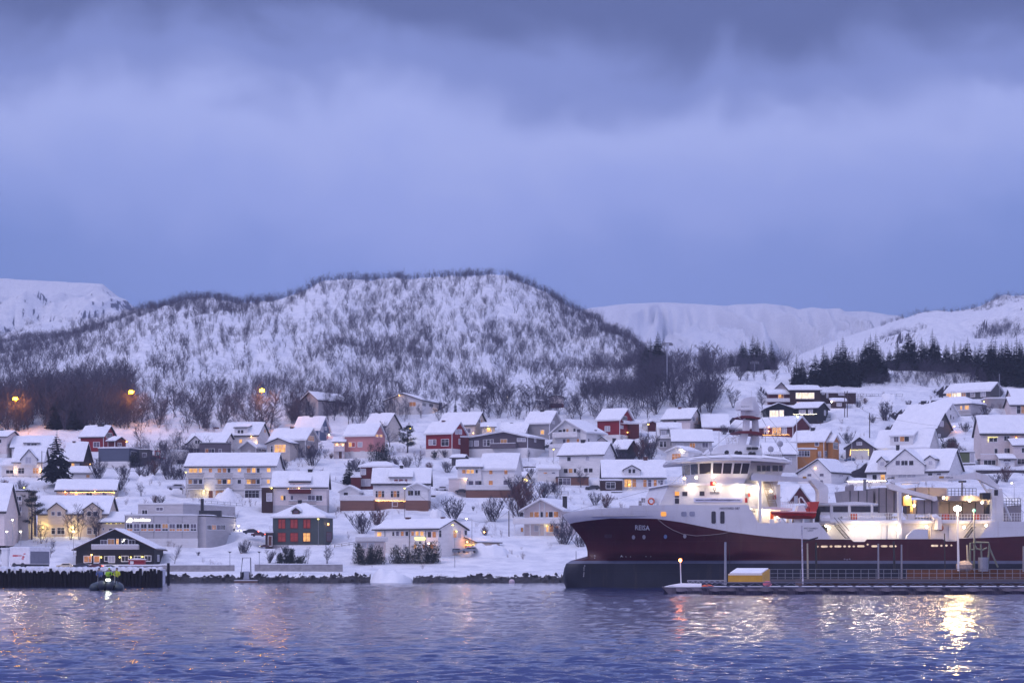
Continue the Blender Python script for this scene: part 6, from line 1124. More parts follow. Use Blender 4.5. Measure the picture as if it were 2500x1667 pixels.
# midship house with dark windows, its pipe
mh = poly('midship_house', [(2120, 570), (2120, 345), (2700, 345), (2958, 352), (2958, 570)], -3.6, 3.8, WHP, c='K')
for c, x0, x1 in (('K', 2135, 2290), ('L', 68, 252), ('L', 282, 522), ('L', 550, 608)): rect('window', c, x0, 370, x1, 438, -3.62, GLS, .03, mh)
poly('snow_cover', [(2128, 346), (2180, 330), (2330, 326), (2400, 322), (2500, 316), (2600, 314), (2760, 325), (2950, 348), (2950, 356), (2128, 356)], -3.8, 3.8, SNOW, c='K')
for x in (45, 262, 535): poly('post', [(x-10, 575), (x-8, 350), (x+8, 350), (x+12, 575)], -5.5, -5.2, WHP, c='L')
rod('pipe', 'L', [(180, 528), (400, 524), (600, 528), (700, 522), (740, 505), (758, 455)], -4.9, .42, WHP, n=10); rod('pipe', 'L', [(1190, 470), (1215, 520), (1255, 545)], -4.4, .42, WHP, n=10); rod('pipe', 'L', [(1255, 520), (1290, 505), (1320, 530), (1325, 580), (1322, 650)], -5.75, .5, WHP, n=10)
b = MB(); p = S(*px('L', 1358, 628), -5.6); b.ball(p, .38, 8); b.build('valve', mat('valve_red', (.35, .12, .08), .5), ship)
for c, x0, y0, x1, y1 in (('K', 2155, 495, 2275, 560), ('K', 1840, 540, 1935, 572)):
    p, q = S(*px(c, x0, (y0+y1)/2), -5.6), S(*px(c, x1, (y0+y1)/2), -5.6); b = MB(); b.tube([p, q], .55, 10); b.build('liferaft_canister', WHP, ship)
# grey machinery casings
def casing(pts, Y0, Y1, seams, c='L'):
    o = poly('machinery_casing', pts, Y0, Y1, GREYP, c=c); xs = [p[0] for p in pts]; ys = [p[1] for p in pts]; b = MB()
    for f in seams: x = min(xs)+(max(xs)-min(xs))*f; p = S(*px(c, x, max(ys)-4), Y0); q = S(*px(c, x, min(ys)+4), Y0); b.box((p.x-.05, Y0-.04, p.z), (p.x+.05, Y0+.01, q.z))
    b.build('casing_seam', DMETAL, o); return o
casing([(268, 330), (240, 182), (550, 180), (550, 330)], -2.6, 3.5, (.1, .42, .75)); casing([(610, 448), (608, 148), (890, 145), (890, 448)], -3.8, 2.5, (.03, .34, .67)); casing([(1062, 462), (1062, 292), (1330, 292), (1330, 462)], -4.2, 1.5, (.02, .36, .7)); casing([(890, 250), (890, 165), (1100, 142), (1430, 150), (1430, 250)], -1.0, 4.0, (.3, .6)); casing([(1330, 560), (1330, 250), (1960, 262), (1960, 560)], 1.0, 5.0, (.2, .45, .7)); casing([(1430, 300), (1430, 245), (1730, 240), (1830, 250), (1960, 290), (1960, 310), (1720, 305)], -3.2, 3.0, (.5,))
for pts in ([(915, 250), (1000, 250), (1008, 360), (905, 365)], [(990, 545), (992, 345), (1052, 340), (1054, 545)]): poly('yellow_vent', pts, -3.0, -1.5, mat('vent_buff', (.62, .44, .20), .5), c='L')
b = MB()
for x0, x1 in ((900, 980), (1070, 1110), (1200, 1160)): b.tube([S(*px('L', x0, 450), -4), S(*px('L', x1, 560), -4)], .09, 5)
b.build('brace', WHP, ship); rect('black_box', 'L', 1820, 212, 1915, 288, -4.0, DMETAL, 1.2); rect('bollard_box', 'L', 1870, 350, 1960, 470, -3.0, DMETAL, .8)
poly('net_bin', [(945, 762), (958, 722), (985, 690), (1030, 655), (1080, 641), (1205, 645), (1205, 762)], -6.75, -6.1, WHP, c='L')
for x in (455, 795): poly('exhaust_stack', [(x-12, 330 if x < 500 else 150), (x-12, 45 if x < 500 else 10), (x+12, 45 if x < 500 else 10), (x+12, 330 if x < 500 else 150)], 1.0, 1.6, METAL, c='L')
poly('winch_drum', [(262, 130), (278, 112), (310, 110), (320, 130), (318, 180), (262, 182)], -1, 1, GREYP, c='L')
# front crane
cr = MB(); 
fc = poly('crane_pedestal', [(2158, 330), (2155, 175), (2262, 175), (2265, 330)], -6.2, -4.4, WHP, c='K')
poly('crane_pedestal', [(2155, 220), (2135, 165), (2060, 70), (2045, 50), (2080, 36), (2180, 75), (2255, 130), (2268, 180), (2268, 220)], -6.1, -4.6, WHP, c='K')
poly('crane_boom', [(1340, 30), (1345, 60), (1440, 70), (2080, 70), (2110, 36), (1700, 8), (1380, -28), (1345, -5)], -5.9, -5.2, WHP, c='K')
rect('crane_label', 'K', 1960, 13, 2002, 36, -5.92, mat('label_ochre', (.5, .28, .08), .5), .03)
# rear crane
poly('crane_pedestal', [(1965, 552), (1970, 280), (1965, 160), (2090, 160), (2108, 280), (2105, 552)], -4.6, -2.6, WHP, c='L')
poly('crane_boom', [(760, 75), (800, 40), (1350, 12), (1560, -2), (1780, -40), (1920, 0), (2060, 130), (2050, 165), (1990, 140), (1800, 45), (1740, 42), (860, 80), (790, 95)], -4.2, -3.4, WHP, c='L')
poly('crane_jib', [(715, 115), (740, 95), (790, 100), (900, 150), (1270, 248), (1310, 250), (1318, 295), (1280, 310), (1240, 290), (880, 200), (735, 160)], -4.9, -4.3, WHP, c='L')
rod('crane_hydraulics', 'L', [(1820, 60), (1940, 240)], -3.9, .16, WHP); rod('crane_hydraulics', 'L', [(880, 100), (1080, 85)], -4.4, .14, WHP); rod('crane_hydraulics', 'L', [(900, 210), (1250, 300)], -4.6, .08, METAL); rod('hose', 'L', [(725, 80), (705, 60), (720, 38), (760, 30), (800, 40)], -4.2, .06, DMETAL)
rect('crane_label', 'L', 1338, 10, 1392, 34, -4.22, MATS['label_ochre'], .03); lettering('TRIPLEX', *px('L', 1410, 17), *px('L', 1506, 34), side(-4.25), LETD, ship, True); rect('crane_cab_mark', 'L', 1996, 172, 2040, 240, -4.62, DMETAL, .03)
rod('deck_pole', 'L', [(1610, 250), (1612, 80)], -1, .12, METAL); rod('deck_pole', 'L', [(1570, 75), (1660, 72)], -1, .12, DMETAL); poly('aft_house', [(2120, 552), (2120, 370), (2320, 350), (2320, 552)], 1.0, 4.5, GREYP, c='L'); rod('aft_brace', 'L', [(2110, 330), (2200, 540)], -3, .14, WHP)
# lifebuoy and gear at the bow
def ring(c, x, y, r_, Y, name='lifebuoy'):
    p = S(*px(c, x, y), Y); b = MB(); R_ = r_/CROPS[c][2]*.0512; pts = [p+Vector((R_*math.cos(a), 0, R_*math.sin(a))) for a in np.linspace(0, 6.2832, 17)]; b.tube(pts, R_*.26, 6, close=False); return b.build(name, ORAP, ship)
ring('K', 147, 310, 34, -5.1); 
for x, y in ((45, 292), (12, 330), (200, 300)): rect('bow_gear', 'K', x-18, y-22, x+18, y+30, -4.2, [GREYP, REDB, WHP][int(x) % 3], .4)
# red rescue boat on its cradle: it can be lifted off
rb = empty('rescue_boat', SO+SEX*S(1900, 1265, -6).x+SEY*-6.0+Vector((0, 0, S(1900, 1266, -6).z)), YAW, 'red rescue boat with console and black outboard on the ship side deck', 'boat')
RO = S(1900, 1265, -6); RO.y = -6.0; RO.z = S(1900, 1266, -6).z
def rbp(x, y, Y): p = S(*px('K', x, y), Y); return Vector((p.x-RO.x, Y+6.0, p.z-RO.z))
b = MB(); secs = []
for x, yt, yb_, w in ((1572, 440, 452, .06), (1620, 441, 480, .42), (1700, 443, 508, .8), (1800, 445, 522, 1.0), (1960, 447, 522, 1.05), (2096, 447, 518, 1.0)):
    t_, k_ = rbp(x, yt, -6.0), rbp(x, yb_, -6.0); secs.append([Vector((t_.x, -w, t_.z)), Vector((t_.x, -w*.85, (t_.z+k_.z)/2)), Vector((t_.x, 0, k_.z)), Vector((t_.x, w*.85, (t_.z+k_.z)/2)), Vector((t_.x, w, t_.z))])
for a, d in zip(secs[:-1], secs[1:]): b.add(a+d, [(i, i+1, 6+i, 5+i) for i in range(4)])
b.add([s_[0] for s_ in secs]+[s_[4] for s_ in secs[::-1]], [tuple(range(12))]); b.add(secs[-1], [(0, 1, 2, 3, 4)]); b.build('boat_hull', REDB, rb)
b = MB(); b.tube([s_[0]+Vector((0, -.02, .03)) for s_ in secs], .10, 6); b.tube([s_[4]+Vector((0, .02, .03)) for s_ in secs], .10, 6); b.build('gunwale', mat('pale_red', (.62, .25, .25), .5), rb)
def rpoly(name, pts, w, m): b = MB(); q = [rbp(*p, -6.0) for p in pts]; b.prism([(p.x, -w, p.z) for p in q], [(p.x, w, p.z) for p in q]); return b.build(name, m, rb)
rpoly('console', [(1870, 440), (1895, 360), (1960, 358), (1990, 440)], .55, WHP); rpoly('engine_cowl', [(2030, 440), (2022, 318), (2136, 315), (2124, 380), (2098, 440)], .75, REDB); rpoly('seat', [(1940, 440), (1960, 395), (2020, 390), (2028, 440)], .4, REDB)
b = MB(); b.tube([rbp(x, y, -6.0) for x, y in ((1920, 345), (1915, 275), (1930, 262), (1950, 268), (2020, 370))], .10, 6); b.build('roll_bar', WHP, rb)
rpoly('outboard_motor', [(2102, 410), (2118, 390), (2150, 395), (2168, 440), (2150, 500), (2145, 560), (2110, 560), (2112, 470)], .3, mat('outboard_black', (.012, .012, .014), .4))
for x in (1660, 1790, 1950, 2070): b = MB(); p, q = rbp(x, 520, -6), rbp(x, 572, -6); b.box((p.x-.1, -.8, q.z), (p.x+.1, .8, p.z)); b.build('boat_cradle', WHP, ship, loc=RO)

# standing rigging
for pts in ([(1830, 1016, 0), (1640, 1180, -3)], [(1858, 1018, 0), (1918, 1120, -4)], [(1806, 1058, 0), (1600, 1232, -2)], [(1835, 970, 0), (2010, 1180, -3)], [(1400, 1246, 0), (1640, 1182, -2)], [(2436, 1190, -3.5), (2520, 1270, -3)]): rod('rigging_wire', 'X', pts, 0, .025, METAL, n=4)
for x in (1390, 1420, 1455, 1490, 1525): rod('bow_stanchion', 'X', [(x, 1247 if x < 1430 else 1243), (x, 1236 if x < 1430 else 1232)], -.6 if x < 1420 else -2.5, .03, WHP, n=4)
for x0, x1, y in ((2050, 2190, 1262), (2230, 2400, 1264)): rod('pipe', 'X', [(x0, y), (x1, y)], -5.0, .14, METAL)
for x in (2075, 2160, 2215, 2300, 2375): rect('deck_locker', 'X', x, 1254, x+14, 1268, -4.8, [GREYP, WHP, ORAP][x % 3], .6)
# ------------------------------------------------------------------ pontoon, quay, piles, vehicles, boats, lamps
def W3(c, x, y, D): return Vector(P(*px(c, x, y), D))
PD = 214.0
def pz(v, D=PD): return CH+(VH-v)*D/F
STEELB = mat('pontoon_steel', (.20, .20, .26), .5, .15, 2); TARP = mat('grey_tarpaulin', (.13, .11, .14), .7, .3, .6, bumpy=.6); ALU = mat('aluminium', (.34, .34, .38), .4, .1, 3, .7)
pr = empty('pontoon', (0, 0, 0), 0, 'long floating work pontoon with lattice rails and grey tarpaulin sides before the ship', 'pontoon')
b = MB(); xa = P(1640, 0, PD)[0]; xe = P(2700, 0, PD)[0]; b.box((xa, PD, -.4), (xe, PD+9, pz(1433))); b.prism([(P(1618, 0, PD)[0], PD+1, pz(1432)), (xa, PD, -.3), (xa, PD, pz(1433))], [(P(1630, 0, PD)[0], PD+8, pz(1432)), (xa, PD+9, -.3), (xa, PD+9, pz(1433))]); b.build('float', TARP, pr)
us_ = np.arange(1650, 2700, 6.0); b = MB(); vs = []
for i, u in enumerate(us_):
    w = .10*math.sin(i*.9)+.08*math.sin(i*.37+1); x = P(u, 0, PD)[0]; vs += [(x, PD-.12-abs(w), pz(1434)), (x, PD-.35-w*1.5, pz(1441)-abs(w)*.5), (x, PD-.1, -.2)]
b.add(vs, [(3*i+j, 3*i+j+1, 3*i+4+j, 3*i+3+j) for i in range(len(us_)-1) for j in (0, 1)]); b.build('tarpaulin', TARP, pr)
b = MB(); b.box((P(1712, 0, PD)[0], PD-.25, pz(1434.5)), (xe, PD-.05, pz(1431))); b.box((P(1712, 0, PD)[0], PD-.3, pz(1422.5)), (xe, PD-.1, pz(1420))); b.build('rail_beam', STEELB, pr)
b = MB(); n = 46; ux = np.linspace(1712, 2700, n)
for i in range(n-1):
    a, c_ = (1431, 1422) if i % 2 else (1422, 1431); b.tube([P(ux[i], a, PD-.18), P(ux[i+1], c_, PD-.18)], .045, 4)
b.build('lattice', STEELB, pr)
b = MB(); b.box((P(1640, 0, PD)[0]+.3, PD+.2, pz(1433)+.005), (xe, PD+8.7, pz(1431))); b.build('snow_cover', SNOW, pr)
b = MB(); n = 15; ux = np.linspace(1678, 1772, n); D2 = PD+6; b.box((P(1678, 0, D2)[0], D2-.1, pz(1418, D2)), (P(1772, 0, D2)[0], D2+.1, pz(1415, D2)))
for i in range(n-1): a, c_ = (1424, 1418) if i % 2 else (1418, 1424); b.tube([P(ux[i], a, D2), P(ux[i+1], c_, D2)], .05, 4)
b.build('lattice', ALU, pr)
b = MB(); b.prism([P(*px('U', x, y), PD+1.5) for x, y in ((90, 700), (590, 702), (590, 655), (330, 650), (180, 675))], [P(*px('U', x, y-8), PD+6) for x, y in ((90, 700), (590, 702), (590, 655), (330, 650), (180, 675))]); b.build('snow_cover', SNOW, pr)
# yellow locker
yb = empty('yellow_locker', W3('U', 930, 630, PD+3), 0, 'yellow locker with sloping snow covered lid on the pontoon', 'locker'); o_ = W3('U', 930, 630, PD+3)
YEL_M = mat('yellow_paint', (.50, .27, .035), .5, .12, 1.5)
def yq(x, y, dd=0): return W3('U', x, y, PD+3+dd)-o_
q = [yq(928, 630), yq(1365, 630), yq(1365, 528), yq(928, 528)]; b = MB(); d_ = Vector((1.0, 2.6, .0)); h2 = yq(1040, 455).z-yq(928, 528).z
b.add(q+[q[0]+d_, yq(1460, 622, 2.6), Vector((yq(1462, 462, 2.6).x, 2.6, yq(1460, 462, 2.6).z)), Vector((yq(1030, 458, 2.6).x, 2.6, yq(1030, 462, 2.6).z))], [(0, 1, 2, 3), (1, 5, 6, 2), (4, 0, 3, 7), (5, 4, 7, 6), (3, 2, 6, 7), (0, 4, 5, 1)]); b.build('box', YEL_M, yb)
u_ = Vector((0, -.02, .06)); b = MB(); T = [q[3], q[2], Vector((yq(1462, 462, 2.6).x, 2.6, yq(1460, 462, 2.6).z)), Vector((yq(1030, 458, 2.6).x, 2.6, yq(1030, 462, 2.6).z))]; T2 = [T[0].lerp(T[2], .04)+u_, T[1].lerp(T[3], .04)+u_, T[2].lerp(T[0], .04)+u_, T[3].lerp(T[1], .03)+u_]
b.prism([p-Vector((0, 0, .05)) for p in T2], [p+Vector((0, 0, .05)) for p in T2]); b.build('snow_cover', SNOW, yb)
b = MB(); b.box(q[2]+Vector((-.02, -.03, -.08)), q[3]+Vector((.02, .02, .0))); b.build('lid_edge', TRIM, yb)
b = MB(); b.ball(W3('U', 1430, 650, PD+.8), .32, 8, None, (1.3, 1, .8)); tag(b.build('buoy', mat('buoy_pink', (.6, .15, .2), .5)), 'red and pink buoy lying at the right foot of the yellow locker', 'buoy')
b = MB(); b.ball(W3('U', 668, 684, PD+.6), .32, 8, None, (1.7, 1, .55)); tag(b.build('buoy', ORAP), 'orange buoy lying on the pontoon left of the yellow locker', 'buoy')
b = MB(); b.ball(P(1249.5, 1420, 450), .55, 8); tag(b.build('buoy', mat('buoy_pale', (.7, .55, .6), .5)), 'pale round buoy floating before the rock bank left of the ship', 'buoy')
def pole(name, c, x0, y0, x1, y1, D, r, m, label, cat='pole', group=None, extra=None):
    a, d = W3(c, x0, y0, D), W3(c, x1, y1, D); e = empty(name, a, 0, label, cat, group); b = MB(); b.tube([(0, 0, -.4), d-a], [r, r*.8], 8); b.build('shaft', m, e)
    if extra: extra(e, d-a)
    return e
def lantern(em, pw, col, r=.16):
    def f(e, t): b = MB(); b.ball(t+Vector((0, 0, r)), r, 8); b.build('lantern', em, e); light(t+Vector((0, -.5, .3)), pw, col, e)
    return f
pole('beacon_post', 'U', 330, 655, 318, 372, PD+2, .055, WHP, 'thin white post with a glowing orange lamp at the left end of the pontoon', 'beacon', None, lantern(emit('beacon_orange', (1, .22, .06), 22), 45, (1, .3, .1), .15))
pole('mooring_post', 'U', 893, 605, 893, 118, PD+8, .13, ALU, 'thick grey post with a bracket behind the yellow locker', 'post', 'posts along the pontoon', lambda e, t: [MB().tube([t, t+Vector((.35, 0, -.35)), t+Vector((.45, 0, -3.5))], .035, 4).build('bracket', DMETAL, e)])
pole('mooring_post', 'U', 1882, 598, 1868, -90, PD+4, .075, mat('speckled_pole', (.45, .42, .48), .5, .6, 6), 'tall slightly leaning pale pole between the locker and the lit quay', 'pole', 'posts along the pontoon')
# quay wall between pontoon and ship
qy = empty('quay', (0, 0, 0), 0, 'brown wooden quay with metal railings lit by the tall lamp beside the ship', 'quay'); QD = 262.0
PLK = siding('quay_planks', (.14, .065, .04), .3, True, .4); b = MB(); b.box((P(1960, 0, QD)[0], QD+.6, -1), (P(2760, 0, QD)[0], QD+7, pz(1412.5, QD))); b.build('quay_deck', WOOD, qy)
b = MB(); b.box((P(2225, 0, QD)[0], QD+3.0, pz(1412, QD)), (P(2760, 0, QD)[0], QD+3.2, pz(1390, QD))); b.build('plank_screen', PLK, qy)
b = MB(); 
for v in (1389, 1399, 1409): b.tube([P(1880, v, QD), P(2760, v, QD)], .04, 4)
for u in np.arange(1880, 2760, 18.5): b.tube([P(u, 1389, QD), P(u, 1413, QD)], .045, 4)
b.build('railing', METAL, qy); b = MB(); b.box((P(1880, 0, QD)[0], QD-.1, pz(1419, QD)), (P(2760, 0, QD)[0], QD+.6, pz(1413, QD))); b.build('edge_beam', mat('beam_grey', (.16, .14, .15), .7), qy)
for i, (x0, y0, x1, y1, r, m, lb) in enumerate([(495, 570, 492, 140, .11, ALU, 'pale quay post left of the middle, with a short arm'), (790, 570, 788, 150, .11, ALU, 'pale quay post in the middle of the lit fence'), (1345, 450, 1337, 8, .07, DMETAL, 'thin dark quay post left of the tall lamp'), (1640, 450, 1625, 155, .12, mat('cream_pole', (.5, .44, .32), .5), 'cream post right of the tall lamp'), (700, 450, 690, 110, .13, DMETAL, 'dark quay post with a short slanted hood'), (2345, 450, 2345, 170, .10, ALU, 'pale quay post near the right edge')]):
    pole('quay_post', 'V', x0, y0, x1, y1, QD+1.5, r, m, lb, 'post', 'posts along the quay')
pole('quay_post', 'U', 1948, 590, 1940, 135, QD+1.5, .11, MATS['cream_pole'], 'cream quay post left of the hooded dark post', 'post', 'posts along the quay'); pole('quay_post', 'U', 2055, 590, 2050, 125, QD+1.5, .13, DMETAL, 'dark hooded quay post at the left end of the fence', 'post', 'posts along the quay', lambda e, t: MB().prism([t+Vector(q) for q in ((-1.5, -.15, .0), (-1.5, .15, .0), (.2, .15, .45), (.2, -.15, .45))], [t+Vector(q) for q in ((-1.5, -.15, .14), (-1.5, .15, .14), (.2, .15, .62), (.2, -.15, .62))]).build('hood', DMETAL, e))
fr = empty('loading_frame', W3('V', 1780, 450, QD+2), 0, 'steel loading frame with hoses and a bucket at the right of the tall lamp', 'frame'); o_ = W3('V', 1780, 450, QD+2)
b = MB()
for pts in ([(1665, 450), (1665, 130), (1720, 122), (1900, 125), (1910, 170), (1890, 450)], [(1715, 450), (1720, 75)], [(1820, 420), (1800, 140)], [(1910, 190), (2020, 440)], [(1715, 140), (1750, 205), (1820, 222), (1880, 190)], [(1655, 215), (1720, 215)]): b.tube([W3('V', *p, QD+2)-o_ for p in pts], .10, 6)
b.build('frame', mat('greenish_steel', (.16, .18, .16), .5), fr); b = MB(); p = W3('V', 1832, 385, QD+1.5)-o_; b.tube([p-Vector((0, 0, .9)), p+Vector((0, 0, .6))], .55, 10); b.build('bucket', ALU, fr)
b = MB(); b.ball(W3('V', 1592, 430, QD+1.5), .95, 8, None, (1, 1, .7)); tag(b.build('fish_net', mat('net_beige', (.42, .33, .28), .9, .3, 6)), 'heap of beige net on the quay at the foot of the tall lamp', 'net')
# tall lamp
lp = empty('quay_lamp', W3('V', 1518, 450, QD+1), 0, 'tall white lamp post with a very bright lamp on the quay', 'lamp post'); a, d = W3('V', 1518, 450, QD+1), W3('L', 1555, 420, QD+1)
b = MB(); b.tube([(0, 0, -.3), d-a], [.14, .09], 8); b.build('shaft', WHP, lp); b = MB(); b.ball(d-a+Vector((0, 0, .2)), .34, 12, None, (1.15, .8, .85)); b.build('lamp_head', emit('quay_lamp_glow', (1, .82, .48), 170), lp); light(d-a+Vector((0, -1.6, .5)), 1490, (1, .70, .34), lp, .5); light(d-a+Vector((0, 1.8, .5)), 1600, (1, .66, .28), lp, .5)
pole('quay_lamp', 'V', 1718, 440, 1715, -260, QD+3, .10, METAL, 'slim grey lamp post with a green lamp right of the tall bright lamp', 'lamp post', None, lantern(emit('green_lamp', (.20, .65, .45), 1.2), 12, (.5, 1, .8), .2))
# pile quay on the left
PILE = mat('tarred_pile', (.016, .013, .016), .9, .4, 2); u = -60.0; i = 0; nb_ = 0
cap = empty('pile_quay', (0, 0, 0), 0, 'dark pile quay with a snow covered deck edge on the left shore', 'quay'); b = MB(); b.box((P(-380, 0, 320)[0], 320.6, -1.5), (P(392, 0, 320)[0], 321.9, QZ-.15)); b.build('quay_wall', PILE, cap)
b = MB(); us2 = np.arange(-70, 393, 2.2)
vs = []
for u in us2: z = QZ+.10+.10*math.sin(u*.41)+.22*random.random(); x = P(u, 0, 320)[0]; vs += [(x, 319.75, z-.32-.5*random.random()*(math.sin(u*.35) > -.2)), (x, 319.9, z), (x, 322.6, z+.1)]
b.add(vs, [(3*i+j, 3*i+3+j, 3*i+4+j, 3*i+j+1) for i in range(len(us2)-1) for j in (0, 1)]); b.build('snow_cover', SNOW, cap)
for k in range(50):
    u = -58+k*9.1; x, y, _ = P(u, 0, 319.7+random.uniform(-.12, .12)); b = MB(); h = QZ+random.uniform(-.75, .18); b.tube([(0, 0, -1.2), (random.uniform(-.08, .08), -.05, h)], [.22, .19], 7); o = b.build('mooring_pile', PILE, None, False, (x, y-.15, 0)); tag(o, 'dark round pile in the close row along the left quay', 'pile', 'piles of the left quay')
b = MB(); b.tube([(0, 0, -1.5), (0, 0, QZ+1.2)], .24, 8); tag(b.build('mooring_pile', PILE, None, False, P(411, 1399, 400)[:2]+(0,)), 'single dark pile standing in the snow right of the pile quay', 'pile')
# walls along the shore
def wall_at(c, x0, x1, y0, y1, D, label):
    a, d = W3(c, x0, y1, D), W3(c, x1, y0, D); e = empty('retaining_wall', a, 0, label, 'wall'); b = MB(); b.box((0, 0, -2), (d.x-a.x, .4, d.z-a.z)); b.build('wall', CONC, e); b = MB(); b.box((-.05, -.08, d.z-a.z+.004), (d.x-a.x+.05, .5, d.z-a.z+.18)); b.build('snow_cover', SNOW, e)
wall_at('D', -140, 965, 1228, 1285, 486, 'low grey concrete wall left of the small jetty'); wall_at('D', 1240, 2445, 1218, 1285, 486, 'low grey concrete wall right of the small jetty'); wall_at('B', 1620, 2200, 1232, 1275, 452, 'low reddish wall in front of the black chalet')
# jetty with gallows frame
je = empty('jetty', W3('D', 1125, 1440, 470), 0, 'small jetty with a steel gallows frame and a float in the rock bank', 'jetty'); o_ = W3('D', 1125, 1440, 470)
jq = lambda x, y, dd=0: W3('D', x, y, 470+dd)-o_
b = MB(); b.tube([jq(1050, 1380), jq(1078, 1125), jq(1186, 1125), jq(1190, 1380)], .12, 6); b.build('gallows', METAL, je); b = MB(); b.box(jq(960, 1478, -1)-Vector((0, 0, .2)), jq(1295, 1440, 2)); b.build('float', WOOD, je); b = MB(); b.box(jq(960, 1440, -1)+Vector((0, 0, .01)), jq(1295, 1428, 2)); b.build('snow_cover', SNOW, je)
b = MB(); b.prism([jq(1085, 1425, -.5), jq(1170, 1425, -.5), jq(1170, 1415, -.5), jq(1085, 1415, -.5)], [jq(1085, 1325, 6), jq(1170, 1325, 6), jq(1170, 1310, 6), jq(1085, 1310, 6)]); b.build('ramp', ALU, je)
for x, y in ((1050, 1320), (1180, 1320)): b = MB(); b.box(jq(x-8, y+90, 1), jq(x+45 if x < 1100 else x-10, y, 1.6)); b.build('support', PILE, je)
# vehicles
def car(c, x0, x1, yb, D, colr, label, est=False, snowy=True, flip=False, head=None, tail=None, yaw=0):
    a, d = W3(c, x0, yb, D), W3(c, x1, yb, D); L = (d.x-a.x)/max(.35, math.cos(yaw)); k = L/4.4; e = empty('parked_car', (a+d)/2, yaw, label, 'car', 'cars of the town'); e.scale = (-k if flip else k, k, k)
    m = mat('car_paint_%s' % label.split()[0], colr, .35, .1, 2, spec=.5)
    top = [(-2.2, .35), (-2.2, .75), (-2.1, .92), (-1.3, 1.0), (-.7, 1.42), (.9, 1.48), (1.75, 1.05), (2.15, .95), (2.2, .6), (2.2, .35)] if not est else [(-2.2, .35), (-2.2, .78), (-2.05, .95), (-1.1, 1.02), (-.5, 1.45), (1.7, 1.5), (2.1, 1.0), (2.2, .9), (2.2, .35)]
    b = MB(); ring_ = lambda y, s: [(x, y, .35+(z-.35)*s) for x, z in top]; secs = [ring_(-.86, .55), ring_(-.85, .62), ring_(-.62, 1.0), ring_(.62, 1.0), ring_(.85, .62), ring_(.86, .55)]
    n = len(top)
    b.add([(x, -.86, .35+(min(z, .98)-.35)) for x, z in top]+[(x, -.64 if z > 1.1 else -.82, z) for x, z in top]+[(x, .64 if z > 1.1 else .82, z) for x, z in top]+[(x, .86, min(z, .98)) for x, z in top], [(r_*n+i, r_*n+(i+1) % n, (r_+1)*n+(i+1) % n, (r_+1)*n+i) for r_ in range(3) for i in range(n)]+[tuple(range(n))[::-1], tuple(range(3*n, 4*n))]); b.build('body', m, e)
    xs = (-1.0, 1.35) if not est else (-.8, 1.85)
    for sy in (-1, 1):
        b = MB(); b.add([(xs[0]+.05, sy*.875, 1.0), (xs[1], sy*.875, 1.0), (xs[1]-.45, sy*.70, 1.38), (xs[0]+.5, sy*.70, 1.38)], [(0, 1, 2, 3)]); b.build('side_window', GLASS, e)
    for x in (-1.35, 1.35):
        for y in (-.8, .8): b = MB(); b.tube([(x, y-.1, .32), (x, y+.1, .32)], .32, 10); b.build('wheel', DMETAL, e)
    if snowy: b = MB(); b.box((-.6, -.58, 1.5), (1.0 if not est else 1.7, .58, 1.62)); b.box((-2.0, -.7, .99), (-1.35, .7, 1.05)); b.build('snow_cover', SNOW, e)
    for nm, em, x in (('headlight', head, -2.22), ('tail_light', tail, 2.22)):
        if em:
            for y in (-.6, .6): b = MB(); b.ball((x, y, .75), .12, 6); b.build(nm, em, e)
    return e
car('C', 50, 285, 1432, ALLH['c6'].D+2, (.42, .42, .48), 'silver car parked in the snow left of the apartment block', True)
car('D', 1085, 1290, 800, ALLH['d1'].D+6, (.03, .03, .05), 'dark car with snowy roof driving behind the slate house annex', False, True, False, None, BULBR); car('D', 1195, 1385, 835, ALLH['d1'].D+3, (.10, .03, .04), 'maroon car with red tail lights left of the slate house', False, False, False, None, BULBR); car('D', 1318, 1440, 985, ALLH['d1'].D-1, (.08, .02, .025), 'red car nosing out behind the brown annex of the slate house', False, False, False, BULBW)
car('E', 1460, 1640, 1445, None or gD(1075, 1198), (.62, .62, .66), 'white car parked beside the twin house', True); car('E', 1745, 1900, 1470, gD(1125, 1202), (.05, .05, .06), 'black car parked below the flat white annex', False); car('G', 800, 960, 870, gD(1337, 1095), (.02, .02, .025), 'black estate car parked on the roadside deck', True, False); car('G', 1395, 1590, 1432, gD(1446, 1196), (.022, .02, .025), 'black estate car parked before the open carport', True, False)
car('F', 1640, 1830, 1062, gD(1110, 1352), (.25, .27, .32), 'grey car standing under the lamp beside the shore house', True); car('F', 1815, 2050, 1058, gD(1145, 1352)-2, (.30, .28, .32), 'grey snow covered car in front of the lit carport', True)
car('B', 775, 985, 1272, 455, (.62, .52, .36), 'yellowish estate car on the quay left of the black chalet', True, False); car('B', 1000, 1215, 1268, 456, (.05, .06, .08), 'dark blue car moving past the black chalet', False, False, False, BULBW, None); car('B', 1210, 1400, 1268, 458, (.12, .03, .035), 'wine red car moving past the black chalet', False, True, False, None, BULBR); car('B', 1400, 1580, 1285, 450, (.06, .09, .09), 'green grey car in front of the black chalet', False, True); car('J', 200, 330, 1110, gD(2075, 1126), (.10, .14, .24), 'blue car standing before the dark garage', True)
